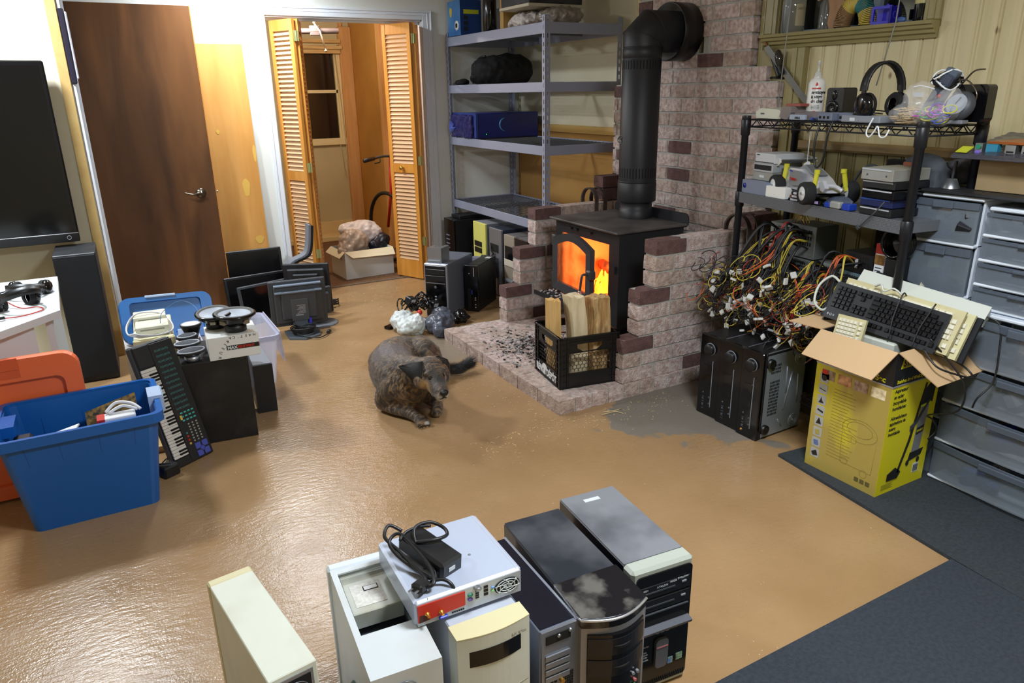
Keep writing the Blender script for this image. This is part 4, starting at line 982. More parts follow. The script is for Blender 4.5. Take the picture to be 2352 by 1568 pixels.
# silver small desktop lying on T4/T5
t = thing('desktop_computer', 'small silver white desktop computer lying across the open and beige towers, red port cover', 'desktop computer', (.418, 1.183, .4415), -.03); t.scale = (1, 1, .61)
w, d, h = .252, .25, .098
SW = M('silver_white_paint', (180, 190, 210), .35, .15)
part('shell', MB().box(0, 0, 0, w, d, h, 0, .007), SW, t); part('seam', MB().box(.03, .002, h, .0315, d-.004, h+.0006), LGR, t); part('seam', MB().box(w-.012, .002, h, w-.011, d-.004, h+.0006), LGR, t)
part('rear_panel', MB().box(.004, -.0025, .004, w-.004, .004, h-.006), M('white_steel_panel', (186, 192, 200), .4, .3), t)
part('port_cover', MB().prism([(.004, .02), (.112, .03), (.112, .086), (.004, .088)], -.005, -.0022, 'y'), RED, t, 'translucent red cover')
part('port_cover_stain', MB().prism([(.006, .02), (.03, .022), (.024, .045), (.008, .05)], -.0056, -.0048, 'y'), M('burnt_mark', (70, 24, 14), .6), t)
for x in (.024, .055): part('antenna_jack', MB().lathe([(.006, 0), (.006, .003), (.0035, .004), (.0035, .013)], (x, -.005, .05-(.01 if x > .03 else 0)), (0, -1, 0), 10), GOLD, t)
part('video_port', MB().box(.05, -.009, .008, .07, -.002, .018, 0, .002), M('port_blue', (50, 70, 190), .4), t)
for x, z, mt in ((.124, .062, GRN), (.124, .044, PUR)): part('ps2_port', MB().lathe([(.006, 0), (.006, .004), (.003, .004)], (x, -.002, z), (0, -1, 0), 12), mt, t)
b = MB(); ports(b, .134, .036, .014, .045, 1, 5, 0, .4, -.0035); part('usb_ports', b, HOLE, t); b = MB(); ports(b, .155, .036, .014, .045, 1, 3, 0, .3, -.0035); ports(b, .06+.02, .01, .03, .008, 6, 1, 0, .3, -.0035); part('usb_ports', b, HOLE, t)
for z, mt in ((.062, M('jack_blue', (110, 160, 220), .4)), (.048, M('jack_lime', (140, 200, 120), .4))): part('audio_jack', MB().lathe([(.004, 0), (.004, .003), (.002, .003)], (.178, -.002, z), (0, -1, 0), 10), mt, t)
b = MB(); b.lathe([(.001, 0), (.031, 0), (.031, .0012)], (.213, -.003, .05), (0, -1, 0), 28, 0)
for i in range(3): b.tube([(.213+.009*(i+1)*math.cos(a), -.0055, .05+.009*(i+1)*math.sin(a)) for a in [k*PI/12 for k in range(24)]], .0014, 4, 1, closed=True)
for k in range(6):
    P = [(.213+r_*math.cos(k*PI/3+r_*26), -.0055, .05+r_*math.sin(k*PI/3+r_*26)) for r_ in (.003, .01, .018, .026, .031)]; b.tube(P, .0014, 4, 1)
part('fan_grille', b, [HOLE, CASEL], t)
for x in (.06, .17): part('screw', MB().lathe([(.004, 0), (.003, .002)], (x, .1, h), seg=8), GRY, t)
part('thumb_screw', MB().lathe([(.008, 0), (.008, .01), (.005, .013)], (.14, -.003, .085), (0, -1, .2), 12), STEEL, t)
# power adapter with wrapped cord
t = thing('power_adapter', 'black power adapter with its cord wrapped around it, on the silver desktop computer', 'power adapter', (.5, 1.31, .5015))
bo = part('brick', MB().T((.006, -.005, .022), (.1, .0, .32)).box(-.032, -.075, -.02, .032, .075, .022, 0, .006), BLK, t); bo.data.transform(Matrix.Identity(4))
part('label', MB().T((.006, -.005, .022), (.1, .0, .32)).box(-.012, -.0765, -.004, .006, -.0752, .006), WT, t)
r = random.Random(12); b = MB()
P = [(-.03, .07, .045), (-.055, .085, .06), (-.075, .06, .05), (-.06, .02, .035), (-.045, -.03, .02), (-.035, -.08, .012), (-.05, -.10, .012), (-.03, -.11, .02), (-.02, -.07, .03), (-.03, .0, .045), (-.045, .05, .055), (-.07, .045, .045), (-.066, .01, .03), (-.04, -.04, .012), (-.02, -.085, .01), (-.01, -.06, .02), (-.02, .0, .04), (-.01, .04, .062), (.03, .05, .06), (.055, .03, .05), (.052, -.0, .048), (.02, -.01, .052), (-.02, .005, .05)]
b.tube(P, .0042, 8, smooth=6)
b.tube([(-.05, .03, .05), (-.03, .045, .056), (.0, .048, .058), (.03, .04, .056)], .0035, 6, smooth=4)
b.tube([(-.03, -.09, .012), (-.005, -.10, .014), (.008, -.115, .006), (.012, -.125, -.012), (.012, -.131, -.03)], .004, 8, smooth=5)
part('cord', b, BLK, t)
b = MB(); b.T((-.055, -.098, .016), (0, .2, .6)).box(-.02, -.014, -.011, .016, .014, .011, 0, .005); part('plug', b, BLK, t)
b = MB(); b.T((-.055, -.098, .016), (0, .2, .6)); b.box(-.035, -.009, -.001, -.02, -.005, .001); b.box(-.035, .005, -.001, -.02, .009, .001); part('prongs', b, STEEL, t)
part('barrel_tip', MB().cyl((.012, -.129, -.03), (.012, -.13, -.045), .004), GOLD, t)

# ============================================================ left side
WPL = M('white_laminate', (222, 228, 232), .4)
t = thing('desk', 'white corner desk with a drawer, cut off by the left edge', 'desk', (0, 0, 0))
part('desktop', MB().prism([(-.235, 3.483), (-.262, 4.2), (-1.3, 4.2), (-1.3, 3.26), (-.43, 3.26)], .63, .66), WPL, t)
dvec = Vector((-1, -.35, 0)).normalized(); nv = Vector((-.35, 1, 0)).normalized()
a0 = Vector((-.262, 3.55, 0)); 
def along(s_, off, z): p = a0+dvec*s_+nv*off; return (p.x, p.y, z)
part('side_panel', MB().box(-.30, 3.52, 0, -.275, 4.1, .63), WPL, t)
part('drawer', MB().prism([(-.335, 3.43), (-.50, 3.30), (-1.25, 3.30), (-1.25, 3.33), (-.51, 3.33), (-.345, 3.46)], .50, .62), WPL, t)
part('lower_front', MB().box(-1.25, 3.36, .03, -.36, 3.38, .49), WPL, t)
part('foot_rail', MB().box(-1.25, 3.38, 0, -.36, 3.41, .03), LGR, t)
# tv
t = thing('television', 'large black flat television mounted in front of the cream partition wall', 'television', (-.145, 4.70, .745))
part('housing', MB().box(-1.1, 0, 0, 0, .07, .945, 0, .008), BLKG, t); part('screen', MB().box(-1.07, -.002, .06, -.025, .0, .92), M('tv_screen', (9, 9, 10), .12, bump=.004, bscale=3), t)
part('chin', MB().box(-1.1, -.008, 0, 0, .0, .05, 0, .003), M('tv_chin', (18, 18, 20), .25), t); part('power_ring', MB().tube([(-.05+.010*math.cos(a), -.010, .025+.010*math.sin(a)) for a in [i*PI/10 for i in range(20)]], .0012, 5, closed=True), LGR, t)
part('wall_bracket', MB().box(-.8, .07, .3, -.4, .148, .6), BLK, t)
# floor speaker
t = thing('floor_speaker', 'tall black floor standing speaker in front of the yellow board', 'speaker', (-.283, 4.425, 0), -.02)
part('cabinet', MB().box(0, .012, 0, .20, .345, .72, 0, .004), M('black_vinyl_wood', (24, 26, 29), .5, col2=(40, 42, 46), scale=8), t); part('grille', MB().box(.003, 0, .03, .197, .013, .712, 0, .003), M('speaker_cloth', (26, 29, 34), .85, bump=.3, bscale=600), t)
# headphones on the desk
def headphones(name, label, loc, rot, scale=1):
    t = thing(name, label, 'headphones', loc, rot)
    t.scale = (scale,)*3
    b = MB(); P = [(.085*math.cos(a), 0, .105+.10*math.sin(a)) for a in [PI*i/14 for i in range(15)]]
    v = []; f = []
    for k, p in enumerate(P):
        q = Vector(p); out_ = Vector((p[0], 0, p[2]-.105)).normalized()
        v += [q+Vector((0, -.019, 0)), q+Vector((0, .019, 0)), q+Vector((0, .016, 0))+out_*-.010, q+Vector((0, -.016, 0))+out_*-.010]
    for k in range(14):
        for j in range(4): l_ = (j+1) % 4; f.append((k*4+j, k*4+l_, k*4+4+l_, k*4+4+j))
    b.add(v, f, 0, True); part('headband', b, BLK, t)
    for s_ in (-1, 1):
        b = MB(); b.lathe([(.001, .018), (.03, .016), (.042, .006), (.044, -.008), (.04, -.014), (.001, -.014)], (s_*.078, 0, .055), (s_, 0, -.1), 24); o = part('ear_cup', b, BLKG, t)
        b = MB(); b.lathe([(.022, -.03), (.036, -.034), (.042, -.026), (.042, -.014)], (s_*.078, 0, .055), (s_, 0, -.1), 24, cap=False); part('ear_pad', b, FAB, o)
        b = MB(); b.box(s_*.079-.006, -.01, .085, s_*.079+.006, .01, .125, 0, .003); part('yoke', b, BLK, t)
    return t
t = headphones('headphones', 'black headphones with a red wire lying on the white desk', (-.42, 3.68, .672), (1.15, 0, .5), .95)
t2 = headphones('headphones', 'black headphones lying behind the others on the white desk', (-.34, 3.92, .668), (1.3, 0, -.3), .9)
b = MB(); b.tube([(-0.445, 3.678, 0.691), (-0.382, 3.595, 0.665), (-0.318, 3.574, 0.665), (-0.297, 3.511, 0.665), (-0.360, 3.448, 0.665), (-0.424, 3.438, 0.667)], .0025, 6, smooth=6); b.tube([(-0.509, 3.657, 0.681), (-0.477, 3.532, 0.665), (-0.424, 3.448, 0.665)], .0025, 6, smooth=6)
tag(part('wire', b, M('red_wire', (200, 60, 50), .4)), 'thin red wire looping on the white desk', 'wire')
b = MB(); b.tube([(-0.424, 3.433, 0.671), (-0.477, 3.417, 0.671)], .006, 8); b.tube([(-0.318, 3.783, 0.666), (-0.286, 3.866, 0.676), (-0.318, 4.034, 0.671), (-0.530, 3.866, 0.671)], .003, 6, smooth=6); b.tube([(-0.445, 3.657, 0.669), (-0.530, 3.595, 0.669), (-0.636, 3.616, 0.669)], .003, 6, smooth=5)
tag(part('audio_cable', b, BLK), 'black audio cable with plugs on the white desk', 'cable')
# blue tote
TB = M('blue_tote_plastic', (22, 92, 170), .3, bump=.02, bscale=30)
def tote(name, label, cat, base, rim, z1, mat, th=.006):
    """open tapered bin: base/rim = (x0,y0,x1,y1)"""
    t = thing(name, label, cat, ((base[0]+base[2])/2, (base[1]+base[3])/2, 0)); ox, oy = t.location.x, t.location.y
    P0 = [(x-ox, y-oy) for x, y in rrect(*base, .03)]; P1 = [(x-ox, y-oy) for x, y in rrect(*rim, .035)]
    n = len(P0); I0 = [(x*.97, y*.97) for x, y in P0]; I1 = [(x*.97, y*.97) for x, y in P1]
    b = MB(); v = [(x, y, 0) for x, y in P0]+[(x, y, z1) for x, y in P1]+[(x, y, z1) for x, y in I1]+[(x, y, .006) for x, y in I0]
    f = [tuple(range(n))[::-1], tuple(range(3*n, 4*n))]
    for k in range(3):
        for i in range(n): j = (i+1) % n; f.append((k*n+i, k*n+j, (k+1)*n+j, (k+1)*n+i))
    b.add(v, f, 0, False); part('bin', b, mat, t)
    return t, P0, P1
t, P0, P1 = tote('storage_tote', 'open blue plastic storage tote with ribbed sides, holding electronics', 'storage tote', (-.425, 2.845, -.005, 3.10), (-.465, 2.775, .045, 3.16), .392, TB)
ox, oy = t.location.x, t.location.y
def rimstrip(P, z0, z1, k0, k1, mat, t):
    n = len(P); b = MB(); cx = sum(p[0] for p in P)/n; cy = sum(p[1] for p in P)/n
    def off(p, d): q = Vector((p[0]-cx, p[1]-cy)); L_ = q.length; q = q*(1+d/L_); return (q.x+cx, q.y+cy)
    A = [off(p, k0) for p in P]; B_ = [off(p, k1) for p in P]
    v = [(x, y, z0) for x, y in A]+[(x, y, z0) for x, y in B_]+[(x, y, z1) for x, y in B_]+[(x, y, z1) for x, y in A]; f = []
    for k in range(4):
        for i in range(n): j = (i+1) % n; f.append((k*n+i, k*n+j, ((k+1) % 4)*n+j, ((k+1) % 4)*n+i))
    b.add(v, f); return part('rim', b, mat, t)
rimstrip(P1, .365, .402, -.004, .02, TB, t)
b = MB()
for q in (.14, .36, .62, .86):
    for yb, yt, s_ in ((P0[0][1], P1[0][1], -1),):
        xb = -.20+.40*q; xt = -.24+.48*q; yb = -.1275; yt = -.20
        b.slab((xb-.0015, yb-.001, .01), (xb+.0015, yb-.001, .01), (xt+.0015, yt+.008, .36), (xt-.0015, yt+.008, .36), .004)
for q in (.2, .5, .8):
    xb = -.20+.40*q; xt = -.24+.48*q
    b.slab((xt-.0015, .185, .38), (xt+.0015, .185, .38), (xb+.0015, .118, .02), (xb-.0015, .118, .02), .003)
part('ribs', b, M('blue_tote_rib', (16, 76, 150), .3), t)
HC = M('pale_handle', (170, 190, 220), .4)
b = MB(); b.prism([(.236, .345), (.285, .345), (.29, .352), (.29, .408), (.284, .414), (.236, .414)], -.055, .055, 'y'); part('handle_clip', b, HC, t, 'pale grey blue handle clip'); 
b = MB(); b.prism([(-.20, .36), (-.262, .36), (-.262, .40), (-.2, .40)], -.06, .06, 'y'); part('left_handle', b, TB, t)
# contents (top-level)
b = MB(); b.slab((-.20, 3.0, .30), (-.02, 3.0, .345), (-.02, 3.04, .40), (-.20, 3.04, .355), .004)
t = part('circuit_board', b, M('circuit_board_tan', (150, 120, 60), .5, col2=(40, 40, 40), scale=60)); tag(t, 'tan circuit board sticking up in the blue tote', 'circuit board')
b = MB(); b.box(-.16, 2.93, .33, -.03, 2.99, .352, 0, .003); t = part('white_device', b, WHT); tag(t, 'white device with a red end in the blue tote', 'device'); part('red_end', MB().box(-.162, 2.929, .3335, -.135, 2.991, .3525), RED, t)
b = MB(); b.tube([(-.13, 2.98, .36), (-.09, 3.0, .385), (-.04, 2.98, .38), (-.01, 2.95, .36)], .006, 8, smooth=6); b.tube([(-.12, 2.97, .358), (-.07, 2.98, .375), (-.02, 2.955, .36)], .006, 8, smooth=6); tag(part('white_cable', b, WHT), 'white cable looping over the white device in the blue tote', 'cable')
b = MB(); b.slab((-.36, 2.86, .325), (-.24, 2.88, .345), (-.22, 2.95, .35), (-.35, 2.93, .33), .006); tag(part('white_case', b, WHT), 'flat white plastic case at the left in the blue tote', 'case')
b = MB(); b.box(-.43, 2.88, .28, -.37, 2.97, .345, 0, .008); tag(part('black_device', b, BLK), 'small black device at the left end of the blue tote', 'device')
tag(part('grey_electronics', MB().box(-.40, 2.87, .01, -.03, 3.07, .27, 0, .01), M('mixed_parts_grey', (90, 92, 94), .6, col2=(40, 42, 46), scale=20)), 'grey heap of electronic parts filling the blue tote', 'electronics')
bpy.data.objects['grey_electronics'].name = 'parts_box'
# orange lid
OR = M('orange_lid_plastic', (236, 108, 58), .4)
t = thing('tote_lid', 'orange plastic tote lid standing upright behind the blue tote', 'lid'); basis(t, (-.81, 3.172, .006), (1, .0, 0), (0, .07, 1))
b = MB(); b.prism([(x, y) for x, y in rrect(0, 0, .62, .56, .06, 6)], -.012, 0); part('panel', b, OR, t)
n_ = 40
o_ = rrect(0, 0, .62, .56, .06, 6); i_ = rrect(.06, .06, .56, .47, .03, 6); b = MB()
v = [(x, y, 0) for x, y in o_]+[(x, y, .022) for x, y in [(.31+(x-.31)*.985, .28+(y-.28)*.985) for x, y in o_]]+[(x, y, .022) for x, y in i_]+[(x, y, 0) for x, y in i_]; n = len(o_); f = []
for k in range(3):
    for i in range(n): j = (i+1) % n; f.append((k*n+i, k*n+j, (k+1)*n+j, (k+1)*n+i))
b.add(v, f); part('rim', b, OR, t)
part('handle_recess', MB().box(.20, .485, .0222, .42, .515, .0235).box(.20, .515, .022, .42, .563, .026, 0, .003), M('orange_recess', (214, 90, 46), .45), t)
part('raised_panel', MB().prism(rrect(.13, .12, .46, .38, .04), 0, .007), OR, t)
for o in list(t.children): pass
# beige tower behind keyboard
t = thing('computer_tower', 'old beige computer tower behind the music keyboard, drives stacked on top', 'computer tower', (.012, 3.64, 0), -.05)
part('case', MB().box(0, .03, 0, .175, .42, .425, 0, .004), BEI, t); part('bezel', MB().box(-.003, 0, 0, .178, .032, .43, 0, .007), M('yellow_beige_bezel', (218, 212, 168), .45), t)
part('side_seam', MB().box(.03, -.001, .02, .032, .001, .41), M('seam_tan', (170, 164, 120), .6), t)
for z in (.33, .28): part('drive_bay', MB().box(.045, -.003, z, .165, .0, z+.04, 0, .002), BEI, t)
for k, (y, z, l) in enumerate(((3.70, .4325, 'nearer'), (3.83, .4325, 'further'))):
    t = thing('disk_drive', 'beige disk drive on top of the old beige tower, the %s one' % l, 'disk drive', (.03, y, z), -.05); part('body', MB().box(0, 0, 0, .145, .12, .04+.015*k, 0, .003), BEI, t); part('faceplate', MB().box(.0, -.004, 0, .145, .0, .04+.015*k, 0, .002), M('drive_face', (222, 224, 210), .4), t); part('slot', MB().box(.02, -.005, .022+.015*k, .125, -.0035, .028+.015*k), M('slot_shade', (150, 152, 140), .6), t)
b = MB()
for k in range(3): b.tube([(.02+.003*k, 3.66, .445+k*.006), (-.005, 3.70, .45), (.0, 3.82, .455+k*.004), (.05, 3.86, .5), (.15, 3.86, .49), (.19, 3.78, .46), (.185, 3.68, .445), (.12, 3.65, .44), (.05, 3.648, .442+.004*k)], .0038, 6, smooth=6, closed=True)
tag(part('white_cable', b, M('grey_white_cable', (200, 202, 206), .5)), 'coiled white cable draped around the drives on the beige tower', 'cable')
b = MB(); b.tube([(.14, 3.70, .48), (.16, 3.75, .52), (.25, 3.8, .55), (.31, 3.72, .52), (.29, 3.55, .46), (.26, 3.5, .43)], .0015, 5, smooth=8); tag(part('blue_wire', b, M('thin_blue_wire', (60, 110, 160), .5)), 'thin blue wire arching from the beige tower to the small loudspeakers', 'wire')
# grey tote + blue lid
t = part('flat_panel_stack', MB().box(-.03, 4.06, 0, .005, 4.3, .27).box(.01, 4.1, 0, .36, 4.34, .205, 0, .01), M('grey_white_panel', (176, 172, 170), .5)); tag(t, 'grey white panel and box under the leaning blue lid', 'box'); t.name = 'storage_box'
t = thing('tote_lid', 'blue plastic tote lid with pale clips, leaning in front of the brown door', 'lid'); basis(t, (-.03, 4.10, .275), (1, .03, -.04), (0.02, .5, 1))
LB = M('light_blue_lid', (44, 108, 176), .35)
o_ = rrect(0, 0, .46, .25, .05, 6); i_ = rrect(.05, .035, .40, .22, .02, 6); b = MB(); b.prism(o_, -.01, 0); part('panel', b, LB, t); b = MB()
v = [(x, y, 0) for x, y in o_]+[(x, y, .02) for x, y in [(.23+(x-.23)*.98, .125+(y-.125)*.98) for x, y in o_]]+[(x, y, .02) for x, y in i_]+[(x, y, 0) for x, y in i_]; n = len(o_); f = []
for k in range(3):
    for i in range(n): j = (i+1) % n; f.append((k*n+i, k*n+j, (k+1)*n+j, (k+1)*n+i))
b.add(v, f); part('rim', b, LB, t); part('clip', MB().box(.13, .238, .02, .28, .252, .027, 0, .003), HC, t); part('clip', MB().box(.26, .0, .02, .36, .05, .03, 0, .003), HC, t)
# clear bin
CP = bpy.data.materials.new('clear_polypropylene'); CP.use_nodes = True; bs = CP.node_tree.nodes['Principled BSDF']; bs.inputs['Base Color'].default_value = (.80, .82, .95, 1); bs.inputs['Roughness'].default_value = .25; bs.inputs['Alpha'].default_value = .42
t, P0, P1 = tote('storage_bin', 'clear plastic storage bin between the white carton and the monitors', 'storage bin', (.36, 3.85, .665, 4.27), (.33, 3.83, .70, 4.31), .285, CP)
rimstrip(P1, .262, .288, -.002, .014, M('clear_rim', (200, 202, 226), .3, alpha=.6), t)
t = part('bin_lid', MB().slab((.722, 3.84, .13), (.732, 4.28, .13), (.712, 4.28, .30), (.712, 3.84, .30), .006), M('clear_lid', (206, 210, 232), .3, alpha=.6)); tag(t, 'clear plastic lid hanging on the right side of the clear bin', 'lid')
# thin black pc + grey one beside
t = thing('computer_case', 'slim black wedge case standing right of the black speaker box', 'computer case', (.497, 3.50, 0)); part('body', MB().prism([(0, 0), (.093, -.005), (.10, .30), (.02, .32)], 0, .25), BLK, t); part('top', MB().prism([(.003, .005), (.09, .0), (.097, .295), (.023, .315)], .25, .256), M('grey_top', (110, 116, 126), .5), t)
# black speaker box
t = thing('speaker_box', 'large scuffed black wooden speaker box behind the music keyboard', 'speaker box', (.165, 3.285, 0), -.11)
part('cabinet', MB().box(0, 0, 0, .285, .33, .393, 0, .003), M('scuffed_black_vinyl', (18, 18, 20), .5, col2=(62, 60, 60), scale=4, lo=.5, hi=.85, detail=8, bump=.1, bscale=200), t)
# keyboard instrument
KB = M('keyboard_black', (26, 27, 31), .45)
t = thing('music_keyboard', 'black electronic music keyboard standing on end against the speaker box', 'keyboard'); basis(t, (.078, 3.085, .006), (.83, .5, 0), (-.09, .30, .95))
W, L = .185, .545
part('body', MB().box(0, 0, -.045, W, L, -.006, 0, .008), DGR, t); b = MB(); b.box(.004, .004, -.008, W-.003, L-.003, 0, 0, .003); b.box(.075, .0, 0, W, L-.01, .006, 0, .002); b.box(0, .0, 0, .075, .035, .006, 0, .002); part('top_panel', b, KB, t)
b = MB(); b.box(.004, .445, .0, .075, L-.006, .007, 0, .003); part('speaker_cover', b, KB, t)
WK = M('white_key', (212, 208, 200), .4); BK = M('black_key', (14, 14, 16), .3)
nw = 29; y0 = .038; kw = (.44-y0)/nw
for i in range(nw): part('white_key', MB().box(.004, y0+i*kw+.0006, 0, .072, y0+(i+1)*kw-.0006, .0075, 0, .001), WK, t)
for i in range(nw):
    if i % 7 in (0, 1, 3, 4, 5) and i < nw-1: part('black_key', MB().box(.032, y0+(i+1)*kw-.004, .007, .074, y0+(i+1)*kw+.004, .014, 0, .002), BK, t)
TEAL = M('teal_print', (60, 120, 116), .5); b = MB()
for k in range(12):
    yy = L-.05-k*.024
    for j in range(11): b.box(.092+j*.006, yy, .0062, .0945+j*.006, yy+.009, .0066)
part('printed_list', b, TEAL, t, 'teal printed voice list')
b = MB()
for i in range(4):
    for j in range(3): b.box(.098+i*.018, .21-j*.017, .006, .110+i*.018, .217-j*.017, .0095, 0, .001)
part('teal_buttons', b, M('teal_button', (70, 170, 160), .4), t)
b = MB()
for i in range(3):
    for j in range(7): b.box(.115+i*.019, .155-j*.013, .006, .123+i*.019, .162-j*.013, .009, 0, .001)
part('grey_buttons', b, M('button_grey', (150, 150, 140), .4), t)
part('yellow_button', MB().box(.092, .185, .006, .101, .205, .0095), M('button_yellow', (220, 180, 80), .4), t)
for y, mt in ((.12, TEAL), (.105, RED), (.088, RED), (.072, M('button_yellow'))): part('button', MB().box(.092, y, .006, .101, y+.009, .0095, 0, .001), mt, t)
BP = M('drum_pad_blue', (74, 82, 170), .4); b = MB()
c = (.142, .038)
for q in range(4):
    a = q*PI/2; R_ = Matrix.Rotation(a, 2)
    pts = [R_ @ Vector(p) for p in ((.004, .012), (.012, .004), (.03, .004), (.03, .03), (.004, .03))]
    part('drum_pad', MB().prism([(c[0]+p.x, c[1]+p.y) for p in pts], .006, .0085), BP, t)
part('drum_pad', MB().prism([(c[0]+.012*math.cos(a), c[1]+.012*math.sin(a)) for a in (0, PI/2, PI, 3*PI/2)], .006, .0085), BP, t)
# adapter behind
t = thing('power_adapter', 'small black power adapter on the floor between blue tote and music keyboard', 'power adapter', (.048, 3.06, 0), .5); part('brick', MB().box(-.035, -.03, 0, .035, .03, .05, 0, .006), BLK, t); part('cord', MB().tube([(0, .02, .04), (.03, .05, .05), (.0, .06, .03), (-.03, .03, .055), (.0, -.02, .06)], .003, 6, smooth=6), BLK, t)
tag(part('timber_strip', MB().box(-.0, 3.30, 0, .13, 3.4, .03, 0, .002), BOARD), 'short pale timber offcut on the floor behind the music keyboard', 'wood')
# white carton with writing
t = thing('carton', 'white cardboard carton with MAX print and handwriting, on the speaker box', 'box', (.292, 3.262, .3945), -.06)
part('box', MB().box(0, 0, 0, .215, .20, .105, 0, .002), PAPER, t); part('tape', MB().box(.06, .02, .105, .2, .05, .1055), M('clear_tape', (200, 200, 196), .2), t)
part('print_band', MB().box(.075, -.001, .04, .213, 0, .060), BLK, t); text('print', 'MAX', .019, WT, t, (.079, -.0015, .0435), bold=.001); text('print', 'PENTIVENT', .0165, RED, t, (.121, -.0015, .044), bold=.0005, sx=.86)
part('print_band_side', MB().box(.215, .0, .04, .216, .15, .060), RED, t)
for i, ch in enumerate("RUELRAC'TSAH"):
    q = i/11; ang = PI*.93-q*PI*.43
    x, z = .035+.165*q**1.25, .012+.083*min(1, q*2.2)**.8
    rot_ = -1.2+1.35*min(1, q*1.6)+PI
    text('handwriting', ch, .017, BLK, t, (x+.004, -.0012, z+.006), (PI/2, rot_, 0), ext=.0002)
def woofer(name, label, loc, R_, tilt=(0, 0, 0), cone=None, group=None):
    t = thing(name, label, 'loudspeaker', loc, tilt, group)
    s = R_/.09
    part('magnet', MB().lathe([(.042*s, 0), (.046*s, .003), (.046*s, .028*s), (.042*s, .031*s)], seg=28), BLK, t)
    b = MB(); b.lathe([(.040*s, .031*s), (.046*s, .034*s), (.066*s, .05*s), (.082*s, .07*s), (.09*s, .074*s), (.09*s, .08*s), (.084*s, .083*s)], seg=36, cap=False); part('basket', b, BLKG, t)
    part('surround', MB().lathe([(.084*s, .082*s), (.08*s, .086*s), (.073*s, .082*s), (.068*s, .078*s)], seg=36, cap=False), M('foam_surround', (92, 92, 88), .7), t)
    part('cone', MB().lathe([(.068*s, .078*s), (.03*s, .056*s), (.024*s, .056*s), (.015*s, .066*s), (.001, .068*s)], seg=36, cap=False), cone or M('grey_white_cone', (170, 178, 190), .5), t)
    for k in range(4):
        a = k*PI/2+.4; part('basket_window', MB().T((0, 0, 0), (0, 0, a)).box(.060*s, -.014*s, .042*s, .075*s, .014*s, .06*s, 0, .002), M('warm_metal', (150, 140, 120), .4, .5), t)
    return t
woofer('woofer', 'large car woofer with pale cone standing on the white carton, the nearer one', (.425, 3.325, .5005), .092, (.03, .03, .2))
woofer('woofer', 'large woofer with pale cone behind the nearer one, on the white carton', (.355, 3.425, .5005), .082, (.05, -.12, .9))
def oval_speaker(label, loc, a_, b_, h, rot, white=False):
    t = thing('small_speaker', label, 'loudspeaker', loc, rot, 'small loudspeakers on the speaker box')
    part('magnet', MB().lathe([(.03, 0), (.033, .003), (.033, .02), (.024, .024)], seg=24), STEEL, t)
    P = [(a_*math.cos(q), b_*math.sin(q)) for q in [i*PI/16 for i in range(32)]]
    part('basket', MB().prism([(x*.5, y*.5) for x, y in P], .022, h, top=P).prism([(x*1.06, y*1.06) for x, y in P], h, h+.008), BLK, t)
    part('surround', MB().tube([(x*.9, y*.9, h+.0085) for x, y in P], .003, 6, closed=True), LGR, t)
    if white: part('cone', MB().prism([(x*.82, y*.82) for x, y in P], h+.008, h+.010), WHT, t)
    else: part('mesh_grille', MB().prism([(x*.84, y*.84) for x, y in P], h+.008, h+.014, top=[(x*.6, y*.6) for x, y in P]), M('mesh_grey', (70, 74, 82), .6, bump=.6, bscale=700), t)
    return t
oval_speaker('oval loudspeaker with mesh grille nearest the viewer on the black speaker box', (.228, 3.328, .3945), .062, .045, .038, .2)
oval_speaker('oval loudspeaker with mesh grille, second from the viewer on the black speaker box', (.222, 3.425, .3945), .058, .04, .045, .1)
oval_speaker('small loudspeaker with round pale ring, third from the viewer on the black speaker box', (.232, 3.508, .3945), .046, .036, .055, .3)
oval_speaker('small loudspeaker with a white cone at the back corner of the black speaker box', (.262, 3.585, .3945), .046, .042, .085, .3, True)
# ============================================================ monitors at the back
def monitor(label, loc, rot, w, h, tilt=-.12, back=False, foot=True, z=.03, thick=.05, name='monitor', frame=None):
    t = thing(name, label, 'monitor', loc, rot)
    fr = frame or DGR
    Rm = Matrix.Translation((0, 0, z)) @ Matrix.Rotation(tilt, 4, 'X')
    b = MB(); b.M = Rm; b.box(-w/2, 0, 0, w/2, .022, h, 0, .005); b.box(-w/2+.03, .022, .03, w/2-.03, thick, h-.03, 0, .008); b.box(-w/2+.07, thick, .06, w/2-.07, thick+.02, h-.06, 0, .008)
    part('housing', b, fr, t)
    b = MB(); b.M = Rm; b.box(-w/2+.018, -.001, .022, w/2-.018, .001, h-.018); part('screen', b, M('lcd_black', (8, 8, 11), .25), t)
    if foot:
        b = MB(); b.box(-.04, .03, .01, .04, .07, z+h*.35, 0, .006); part('neck', b, GRY, t)
        b = MB(); b.lathe([(.001, 0), (.11, 0), (.11, .006), (.09, .012), (.001, .014)], (0, .05, 0), seg=28); part('foot', b, GRY, t)
    return t, Rm
t, Rm = monitor('grey monitor turned away with a coiled cable on its foot, nearest the clear bin', (1.02, 4.76, 0), PI-.10, .365, .315, tilt=-.08, z=.045)
bpy.data.materials  # keep
for o in list(t.children):
    if o.name.startswith(('neck', 'foot')): bpy.data.objects.remove(o)
b = MB(); b.M = Rm
for z_ in (.285, .245): b.box(-.15+.0*z_, .022, z_, .15, .052 if z_ > .26 else .074, z_+.008)
b.M = Matrix.Identity(4); part('vent_edge', b, M('vent_pale', (120, 134, 150), .4), t)
b = MB(); b.M = Rm; b.box(-.055, .07, .05, .055, .074, .2, 0, .002); part('label_plate', b, M('plate_grey', (74, 78, 84), .5), t)
b = MB(); b.M = Rm
for k in range(7): b.box(-.035, .074, .10+k*.009, .02-.008*(k % 3), .0745, .104+k*.009)
b.box(-.02, .074, .085, .03, .0746, .094); part('label_print', b, M('plate_print', (150, 152, 156), .5), t)
